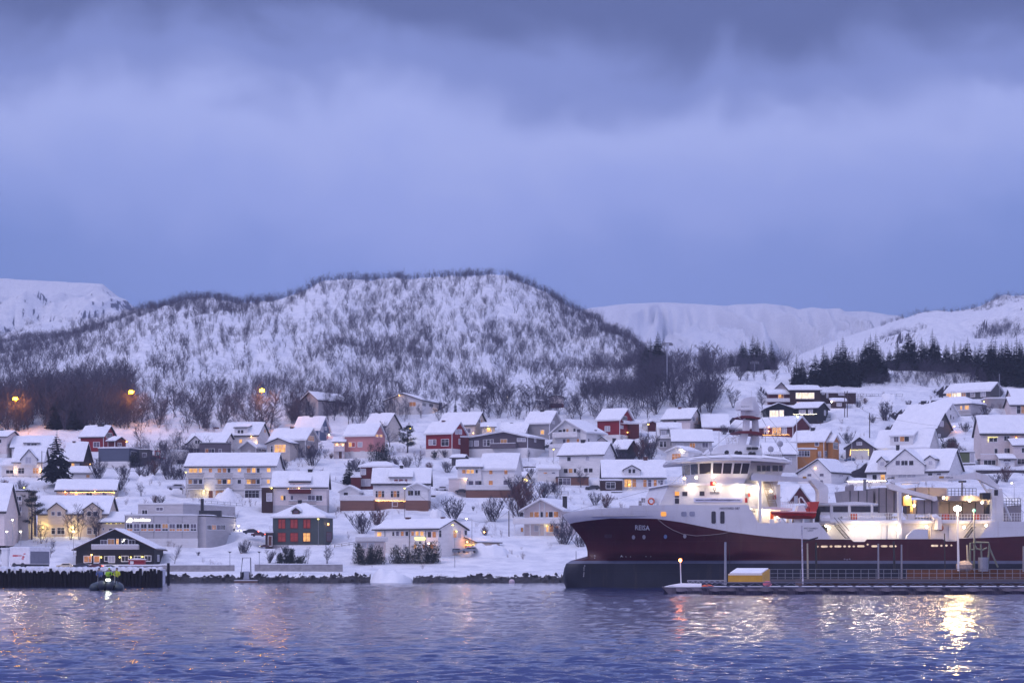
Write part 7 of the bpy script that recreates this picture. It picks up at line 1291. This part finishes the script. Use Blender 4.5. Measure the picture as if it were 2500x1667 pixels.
# container truck on the quay
tr = empty('container_truck', W3('B', 135, 1270, 400), R(-28), 'white box truck with red marks on its side standing on the quay', 'truck'); sc = 400/F/5.6; Lx = 300*sc/math.cos(R(28)); Hz = (1212-990)*sc; z0 = (1270-1212)*sc
b = MB(); b.box((0, 0, z0), (Lx, 5.2, z0+Hz)); b.build('box_body', mat('truck_white', (.72, .70, .72), .5), tr)
b = MB(); b.box((Lx+.004, .2, z0+.1), (Lx+.04, 5.0, z0+Hz*.78)); b.build('tail_lift', mat('truck_grey', (.18, .18, .22), .5), tr); b = MB(); b.box((.3, .3, .35), (Lx, 5.0, z0-.01)); b.build('chassis', DMETAL, tr)
for x in (.9, Lx-1.4): b = MB(); b.tube([(x, -.02, .45), (x, .4, .45)], .45, 12); b.build('wheel', DMETAL, tr)
b = MB(); b.box((-.03, -.03, z0+Hz+.004), (Lx+.03, 5.2, z0+Hz+.14)); b.build('snow_cover', SNOW, tr)
RM = mat('red_mark', (.5, .04, .05), .5); b = MB()
for i, (x0, x1, y0, y1) in enumerate(((.15, .32, .47, .56), (.33, .41, .47, .56), (.43, .60, .49, .54), (.66, .70, .28, .50), (.70, .80, .60, .66), (.62, .76, .42, .47), (.60, .66, .30, .36))): b.box((Lx*x0, -.03, z0+Hz*y0), (Lx*x1, .01, z0+Hz*y1))
b.build('red_figure_mark', RM, tr)
b = MB(); b.box((0, 0, 0), (1.0, 1.0, 3.0)); b.box((-.15, -.15, 3.0), (1.15, 1.15, 3.25)); tag(b.build('gate_post', TRIM, None, False, W3('B', 20, 1262, 402)), 'thick white gate post with cap left of the box truck', 'post')
# lamp posts
def street_lamp(c, x, yb, yt, D, em, pw, col, label, arm=0, r=.07, m=METAL, group='street lamps of the town'):
    a, d = W3(c, x, yb, D), W3(c, x, yt, D); h = d.z-a.z; e = empty('street_lamp', a, 0, label, 'street lamp', group); b = MB(); b.tube([(0, 0, -.8), (0, 0, h), (arm, -.15, h+.25)] if arm else [(0, 0, -.8), (0, 0, h)], [r, r*.7, r*.6] if arm else [r, r*.7], 6); b.build('post', m, e)
    L = Vector((arm*1.25, -.2, h+(.22 if arm else .1))); b = MB(); b.box(L+Vector((-.4, -.16, .03)), L+Vector((.4, .16, .12))); b.build('lamp_hood', DMETAL, e); b = MB(); b.ball(L+Vector((0, -.05, -.04)),   .5 if pw > 1500 else .17, 8, None, (1.3, 1, .8)); b.build('lamp_head', em, e)
    if pw: light(L+Vector((0, .9 if pw > 1500 else -.75, -.1 if pw > 1500 else -.35)), pw, col, e, .25, pw > 1500)
    return e
WOODP = mat('wooden_pole', (.09, .065, .06), .85, .3, 4)
DO = 646.0
street_lamp('A', 212, 520, 190, DO, BULBO, 5000, ORA, 'orange street lamp in the wood at the far left', 0, .05, WOODP); street_lamp('A', 1835, 420, 105, DO+8, BULBO, 5000, ORA, 'orange street lamp in the wood, middle one of the three', -.6, .05, WOODP); street_lamp('C', 1342, 400, 75, 646, BULBO, 6000, ORA, 'brightest orange street lamp above the apartment block', 0, .05, WOODP)
for c, x, yb, yt, em, pw, col, lb, arm, D, m in [('B', 332, 560, 170, BULBG, 160, YEL, 'yellowish lamp on a post above the beige block', 0, 545, METAL), ('B', 175, 890, 612, BULBW, 380, COOL, 'white lamp on the slope left of the dark bare trees', 0, 500, METAL), ('B', 285, 900, 770, BULBW, 380, COOL, 'low white lamp below the beige block', 0, 485, METAL), ('B', 95, 1000, 770, BULBW, 160, COOL, 'white lamp at the left edge behind the box truck', 0, 470, METAL), ('B', 1005, 1030, 770, BULBW, 420, WARM, 'lamp post in front of the cream building', 0, 484, METAL),
    ('C', 303, 1545, 1192, BULBG, 90, YEL, 'tall lamp post at the left corner of the apartment block', 0, ALLH['c6'].D-1, METAL), ('D', 2112, 960, 600, BULBG, 60, YEL, 'lamp post at the right corner of the dark slate house', 0, ALLH['d1'].D-2, METAL), ('E', 1128, 760, 595, BULBG, 260, YEL, 'lamp post with yellow glow in the dark pine', 0, None, METAL), ('F', 1053, 605, 180, BULBG, 30, YEL, 'wooden pole with lamp in front of the white dormer house', 0, None, WOODP), ('F', 1738, 1200, 690, BULBG, 160, COOL, 'lamp post in front of the shore house gable', -.3, 480, METAL), ('F', 1972, 1050, 605, BULBW, 420, (1, .75, .65), 'lamp post with pinkish lamp right of the shore house', -.9, 497, METAL), ('D', 903, 1228, 1055, DMETAL, 0, COOL, 'unlit short lamp post on the left shore wall', 0, 485.5, METAL), ('D', 1305, 1220, 1055, DMETAL, 0, COOL, 'unlit short lamp post on the right shore wall', 0, 485.5, METAL),
    ('G', 328, 420, 165, BULBW, 120, COOL, 'white lamp among the bare trees below the snow chute', 0, 690, METAL), ('G', 2010, 300, 35, BULBG, 60, COOL, 'small lamp high in the dark trees right of the red house', 0, 740, METAL), ('G', 2255, 780, 540, BULB, 60, WARM, 'pole with string lights beside the small red shed', 0, None, WOODP), ('G', 960, 1090, 880, BULBG, 60, YEL, 'lamp post left of the large plain white house', 0, None, METAL), ('G', 565, 1400, 1290, BULBG, 0, YEL, 'short lamp post between the two white houses', 0, None, METAL),
    ('I', 1888, 760, 570, emit('greenish_lamp', (.5, 1, .75), 8), 140, (.8, 1, .85), 'lamp post with greenish lamp before the black house', 0, None, WOODP), ('I', 1512, 880, 770, DMETAL, 0, COOL, 'short pole below the long dark red house', 0, None, WOODP), ('J', 1848, 1000, 695, BULBW, 200, COOL, 'curved lamp post below the pale gable at the right', -1.2, None, METAL), ('J', 1508, 240, 65, emit('pale_green_lamp', (.85, 1, .6), 10), 160, (.9, 1, .7), 'pale green lamp among the birches above the top grey house', .3, 740, METAL), ('J', 2235, 1560, 1375, BULBW, 380, COOL, 'white lamp post behind the rear crane at the right', -.5, None, METAL), ('A', 1455, 860, 742, BULBG, 200, YEL, 'lamp lighting the snow before the dark red house', -.6, None, METAL), ('K', 1680, 350, 275, DMETAL, 0, COOL, 'small dark pole before the boathouse roof', 0, 470, DMETAL)]:
    u_, v_ = px(c, x, yb); street_lamp(c, x, yb, yt, D or gD(u_, v_), em, pw, col, lb, arm, .06, m)
# poles without lamps
for c, x, yb, yt, D, lb, m, r in [('J', 207, 588, 270, None, 'left one of the twin wooden poles beside the brown shed', WOODP, .13), ('J', 238, 588, 265, None, 'right one of the twin wooden poles beside the brown shed', WOODP, .13), ('J', 505, 832, 528, None, 'lone wooden pole on the snow field at the right', WOODP, .14), ('J', 292, 1135, 880, None, 'thin pale flagpole before the dark garage', WHP, .06), ('J', 2057, 330, 60, None, 'grey mast with a round top above the top grey house', METAL, .12), ('J', 1030, 60, -40, 760, 'dark mast among the spruces at the right', METAL, .1), ('F', 880, 1000, 350, None, 'thin white flagpole before the shore house', WHP, .05), ('H', 350, 840, 480, None, 'dark twin pole left of the shore chalet', WOODP, .13), ('H', 1268, 1150, 1035, 320, 'jackstaff on the bulb of the ship', METAL, .05), ('I', 955, 920, 740, None, 'thin pale pole left of the ship mast', WHP, .07), ('C', 1218, 760, 630, None, 'wooden pole in front of the white house with the wide dormer', WOODP, .1), ('A', 572, 1270, 900, None, 'wooden pole left of the big spruce', WOODP, .1), ('I', 108, 740, 590, None, 'wooden pole before the small red shed', WOODP, .09)]:
    u_, v_ = px(c, x, yb); D = D or gD(u_, v_); pole('utility_pole', c, x, yb, x, yt, D, r, m, lb, 'pole', 'poles of the town')
def mastlight(u, vb, vt, D, label, w):
    a = Vector(P(u, vb, D)); t = Vector(P(u, vt, D)); e = empty('floodlight_mast', a, 0, label, 'light mast', 'light masts above the town'); b = MB(); b.tube([(0, 0, -1), t-a], [.22, .14], 6); b.build('post', ALU, e); b = MB(); b.tube([t-a+Vector((-w, 0, .1)), t-a+Vector((w, 0, .1))], .12, 5)
    for k in (-1, -.6, .6, 1): p = t-a+Vector((w*k, -.1, -.35)); b.box(p+Vector((-.35, -.2, -.3)), p+Vector((.35, .2, .3)))
    b.build('lamp_bar', METAL, e)
mastlight(1628.5, 985, 838, 688, 'tall unlit floodlight mast left of the spruces', 1.3); mastlight(1842, 915, 883, 745, 'short unlit floodlight mast before the spruce clump', 1.0); mastlight(1362, 960, 900, 715, 'floodlight mast on the small house below the snow chute', .7)
b = MB(); o_ = W3('G', 1010, 140, 705)
for x in (915, 980, 1045, 1105): b.tube([W3('G', x, 160, 705)-o_, W3('G', x, 10 if x in (980,) else 45, 705)-o_], .07, 4)
for y in (45, 95, 130): b.tube([W3('G', 915, y, 705)-o_, W3('G', 1105, y, 705)-o_], .06, 4)
tag(b.build('ski_lift_frame', METAL, None, False, o_), 'open steel frame standing behind the small pinkish house under the mast', 'frame')
# small red tractor
tq = gD(390, 1122); o_ = W3('A', 2160, 1030, tq); e = empty('tractor', o_, 0, 'small red tractor with cab in the snow right of the flat roofed blue house', 'tractor'); b = MB(); b.box((-1.4, -.5, .5), (.6, .5, 1.2)); b.box((.4, -.4, .45), (1.8, .4, .7)); b.build('body', REDB, e); b = MB()
for x in (-.7, .5):
    for y in (-.5, .5): b.box((x-.05, y-.05, 1.2), (x+.05, y+.05, 2.3))
b.box((-.85, -.6, 2.3), (.65, .6, 2.45)); b.build('cab', REDB, e)
for x, r_ in ((-.9, .55), (1.0, .4)):
    for y in (-.6, .6): b = MB(); b.tube([(x, y-.12, r_), (x, y+.12, r_)], r_, 10); b.build('wheel', DMETAL, e)
# flat bank details: pebbles of bare rock in the snow
# ------------------------------------------------------------------ inflatable boat with its crew
RD = 257.0; ro = Vector((*P(258, 1399, RD)[:2], 0)); rib = empty('inflatable_boat', ro, R(7), 'dark grey inflatable boat seen from astern with two outboards and a lamp', 'boat'); s_ = RD/F
def rq(x, y, dd=0): return Vector(((px('X', 150+x/7.84, 0)[0]-258)*s_, dd, CH+(VH-(1340+y/7.84))*s_))
TUBE = mat('inflatable_tube', (.05, .07, .085), .45, .3, 2, spec=.4)
for sg, x in ((-1, 625), (1, 1085)): b = MB(); c0 = rq(x, 740); r_ = .50; b.tube([(c0.x, -.2, c0.z-.05), (c0.x*1.0, .3, c0.z), (c0.x*.98, 3.6, c0.z+.05), (c0.x*.75, 5.2, c0.z+.25), (0, 6.2, c0.z+.4)], [.25, r_, r_, r_*.9, r_*.8], 12); b.build('tube', TUBE, rib, True)
b = MB(); p = rq(640, 800); q = rq(1080, 690); b.box((p.x, .1, p.z-.2), (q.x, 4.6, q.z)); b.build('hull', mat('boat_dark', (.02, .025, .03), .5), rib)
for x, y in ((770, 690), (920, 700)): b = MB(); c0 = rq(x, y); b.ball((c0.x, -.35, c0.z), .55, 10, None, (.75, .7, .95)); b.tube([(c0.x, -.35, c0.z-.4), (c0.x, -.3, -.4)], .18, 8); b.build('outboard_motor', mat('motor_grey', (.06, .07, .085), .4, .2, 3), rib, True)
b = MB(); c0 = rq(890, 588); b.box((c0.x-.22, .2, c0.z-.1), (c0.x+.22, .3, c0.z+.1)); b.build('deck_lamp', emit('white_deck_lamp', (.95, 1, .85), 12), rib); light(Vector((c0.x, -.7, c0.z)), 30, (.9, 1, .9), rib)
b = MB(); b.box((rq(780, 600).x, 1.6, rq(0, 680).z), (rq(960, 600).x, 2.3, rq(0, 560).z)); b.build('console', mat('boat_dark2', (.03, .035, .04), .5), rib)
b = MB(); b.tube([rq(690, 640, 1), rq(690, 430, 1), rq(1010, 420, 1), rq(1010, 640, 1)], .06, 6); b.build('roll_bar', METAL, rib)
def skin_body(name, joints, edges, m, parent):
    me = bpy.data.meshes.new(name); me.from_pydata([j[0] for j in joints], edges, []); o = bpy.data.objects.new(name, me); COL.objects.link(o); md = o.modifiers.new('skin', 'SKIN'); ly = me.skin_vertices[0] if me.skin_vertices else None
    if ly is None: bpy.context.view_layer.objects.active = o; o.modifiers.clear(); md = o.modifiers.new('skin', 'SKIN'); ly = me.skin_vertices[0]
    for i, j in enumerate(joints): r_ = j[1]; ly.data[i].radius = (r_, r_) if not isinstance(r_, tuple) else r_
    ly.data[0].use_root = True; o.modifiers.new('sub', 'SUBSURF').levels = 1; dg = bpy.context.evaluated_depsgraph_get(); nm = bpy.data.meshes.new_from_object(o.evaluated_get(dg)); bpy.data.objects.remove(o); nm.materials.clear(); nm.materials.append(m)
    q = bpy.data.objects.new(name, nm); COL.objects.link(q); q.parent = parent; nm.polygons.foreach_set('use_smooth', [True]*len(nm.polygons)); return q
HIV = mat('hi_vis_green', (.32, .62, .04), .6, .1, 3); HIY = mat('hi_vis_yellow', (.55, .62, .05), .6, .1, 3); BLJ = mat('blue_suit', (.10, .15, .36), .7); DKT = mat('dark_trousers', (.025, .03, .045), .7); SKIN = mat('skin', (.45, .26, .20), .6); HAIR = mat('dark_hood', (.03, .03, .035), .8)
def person(at_, label, top, low, lean, k=1.0, hood=None, headm=None):
    e = empty('person', at_, R(7), label, 'person'); l = lean
    J = [((0, 0, .92), (.17, .13)), ((l*.3, -.02, 1.15), (.19, .14)), ((l*.8, -.02, 1.40), (.23, .14)), ((l, -.02, 1.52), (.085, .085)), ((l*1.1, -.04, 1.60), (.08, .085)), ((l*1.15, -.05, 1.70), (.105, .12)), ((l*1.15, -.04, 1.80), (.07, .08)),
         ((l*.8-.24, 0, 1.40), .085), ((l*.8-.34, -.12, 1.14), .065), ((l*.8-.22, -.36, 1.02), .05), ((l*.8-.18, -.44, 1.02), .045), ((l*.8+.24, 0, 1.40), .085), ((l*.8+.34, -.12, 1.14), .065), ((l*.8+.22, -.36, 1.02), .05), ((l*.8+.18, -.44, 1.02), .045),
         ((-.11, 0, .82), .11), ((-.14, -.06, .48), .075), ((-.15, 0, .08), .055), ((-.16, -.16, .04), .05), ((.11, 0, .82), .11), ((.14, -.06, .48), .075), ((.15, 0, .08), .055), ((.16, -.16, .04), .05)]
    E = [(0, 1), (1, 2), (2, 3), (3, 4), (4, 5), (5, 6), (2, 7), (7, 8), (8, 9), (9, 10), (2, 11), (11, 12), (12, 13), (13, 14), (0, 15), (15, 16), (16, 17), (17, 18), (0, 19), (19, 20), (20, 21), (21, 22)]
    bd = skin_body('body', J, E, top, e); me = bd.data
    for m in (low, SKIN): me.materials.append(m)
    me.polygons.foreach_set('material_index', [1 if p.center.z < .88 else 2 if (p.center.z > 1.56 or (p.center.y < -.38 and .9 < p.center.z < 1.15)) else 0 for p in me.polygons])
    b = MB(); b.ball((l*1.15, .0, 1.74), .14, 8, None, (.9, .95, .95)); b.build('hood', hood or HAIR, e, True)
    b = MB()
    for sx_ in (-1, 1):
        h = Vector((l*.8+sx_*.17, -.46, 1.02))
        for i in range(4): b.tube([h+Vector((sx_*(.03-.02*i), 0, 0)), h+Vector((sx_*(.035-.024*i), -.07-.012*(i in (1, 2)), -.02)), h+Vector((sx_*(.03-.022*i), -.10, -.05))], .010, 5)
        b.tube([h+Vector((-sx_*.04, .02, .01)), h+Vector((-sx_*.065, -.03, .0))], .011, 5)
    b.build('fingers', SKIN, e); b = MB(); b.tube([(l*.8-.2, 0, 1.28), (l*.8+.2, 0, 1.28)], .0, 3) if False else None
    return e
floor_ = rq(0, 690).z
RX = SEX
def ribw(x, y): a = R(7); return ro+Vector((x*math.cos(a)-y*math.sin(a), x*math.sin(a)+y*math.cos(a), floor_-.02))
person(ribw(rq(730, 0).x, 1.9), 'person in a blue suit sitting at the left side of the inflatable boat', BLJ, DKT, -.10); person(ribw(rq(870, 0).x, 2.6), 'person in a bright green jacket leaning over in the middle of the inflatable boat', HIV, DKT, .12, 1, HIV); person(ribw(rq(1045, 0).x, 1.2), 'person in yellow green jacket and dark trousers at the right of the inflatable boat', HIY, DKT, .03, 1, HAIR)

# fences, hedges and low walls between the gardens
def fence_line(c, x0, y0, x1, y1, hz, m, label, name='garden_fence', cat='fence', n=None):
    u0, v0 = px(c, x0, y0); u1, v1 = px(c, x1, y1); D0, D1 = gD(u0, v0), gD(u1, v1); a, d = Vector(P(u0, v0, D0)), Vector(P(u1, v1, D1)); e = empty(name, a, 0, label, cat); h = hz/CROPS[c][2]*D0/F; d = d-a; L = d.length; k = n or max(3, int(L/1.6))
    for f in (.45, .92): b = MB(); b.tube([Vector((0, 0, h*f)), d+Vector((0, 0, h*f))], .05, 4); b.build('rail', m, e)
    for i in range(k+1): b = MB(); q = d*(i/k); b.box(q+Vector((-.05, -.05, -.6)), q+Vector((.05, .05, h))); b.build('fence_post', m, e)
for args in [('F', 95, 995, 390, 950, 50, WOODP, 'dark garden fence left of the shore house veranda'), ('D', 480, 395, 1080, 440, 60, METAL, 'thin wire fence on the edge above the office block roof'), ('G', 880, 1510, 1160, 1510, 60, WOODP, 'brown garden fence above the shore chalet'), ('A', 40, 1272, 600, 1275, 30, WOODP, 'dark low fence in front of the white house with two wall lamps'), ('J', 250, 345, 900, 342, 45, METAL, 'long wire fence along the top of the snow field'), ('J', 520, 610, 740, 600, 20, WOODP, 'low fence on the snow field under the round bush'), ('H', 1640, 345, 1830, 330, 30, WOODP, 'short dark fence above the ship bow'), ('F', 2180, 270, 2352, 250, 25, METAL, 'short rail on the bank right of the shore house')]: fence_line(*args)
def dry_wall(c, x0, x1, y0, y1, label, m=None):
    u0, v1 = px(c, x0, y1); u1, v0 = px(c, x1, y0); D = gD((u0+u1)/2, v1); a, d = Vector(P(u0, v1, D)), Vector(P(u1, v0, D)); e = empty('stone_wall', a, 0, label, 'wall'); b = MB(); b.box((0, 0, -1), (d.x-a.x, .5, d.z-a.z)); b.build('wall', m or mat('dark_stone', (.07, .06, .065), .9, .5, 2), e); b = MB(); b.box((-.1, -.1, d.z-a.z+.004), (d.x-a.x+.1, 2.2, d.z-a.z+.3)); b.build('snow_cover', SNOW, e)
for args in [('J', 1780, 2500, 1212, 1250, 'long dark stone wall behind the rear crane at the right'), ('J', 1565, 1770, 1136, 1160, 'dark stone wall below the green shed'), ('G', 520, 890, 1112, 1128, 'reddish edge of the road between the white houses'), ('H', 1750, 1900, 225, 248, 'short dark wall above the ship bow'), ('F', 1415, 1580, 275, 318, 'grey garage front under the parked white car')]: dry_wall(*args)

def power_line(label, *pts):
    w = []
    for c, x, y, D in pts: w.append(W3(c, x, y, D))
    b = MB()
    for a, d in zip(w[:-1], w[1:]): b.tube([a.lerp(d, f)-Vector((0, 0, (d-a).length*.035*4*f*(1-f)))-w[0] for f in np.linspace(0, 1, 9)], .028, 4)
    tag(b.build('power_line', DMETAL, None, False, w[0]), label, 'cable', 'overhead cables of the town')
gq = lambda c, x, y: gD(*px(c, x, y))
power_line('overhead cable from the pole at the white dormer house towards the shore lamps', ('F', 1053, 60, gq('F', 1053, 605)), ('F', 1972, 615, 497)); power_line('overhead cable crossing the snow left of the white dormer house', ('F', 1053, 60, gq('F', 1053, 605)), ('E', 0, 1285, gq('E', 100, 1350)))
power_line('overhead cable from the twin poles to the lone pole on the snow field', ('J', 222, 275, gq('J', 222, 588)), ('J', 505, 532, gq('J', 505, 832))); power_line('overhead cable over the roofs right of the lone pole', ('J', 505, 532, gq('J', 505, 832)), ('J', 1848, 700, gq('J', 1848, 1000))); power_line('overhead cable above the bank right of the shore house', ('F', 1972, 615, 497), ('H', 350, 485, gq('H', 350, 840))); power_line('overhead cable above the big spruce and the black house', ('A', 572, 905, gq('A', 572, 1270)), ('C', 303, 1200, ALLH['c6'].D-1))
# ------------------------------------------------------------------ the cold evening air over the fjord
b = MB(); b.box((-2400, -30, -3), (2400, 4600, 620)); m = bpy.data.materials.new('evening_haze'); m.use_nodes = True; nn = m.node_tree.nodes; nn.clear()
vo = nn.new('ShaderNodeVolumePrincipled'); vo.inputs['Color'].default_value = (.70, .77, 1, 1); vo.inputs['Density'].default_value = .00020; vo.inputs['Anisotropy'].default_value = .3
oo = nn.new('ShaderNodeOutputMaterial'); m.node_tree.links.new(vo.outputs[0], oo.inputs['Volume'])
tag(b.build('haze', m), kind='stuff')
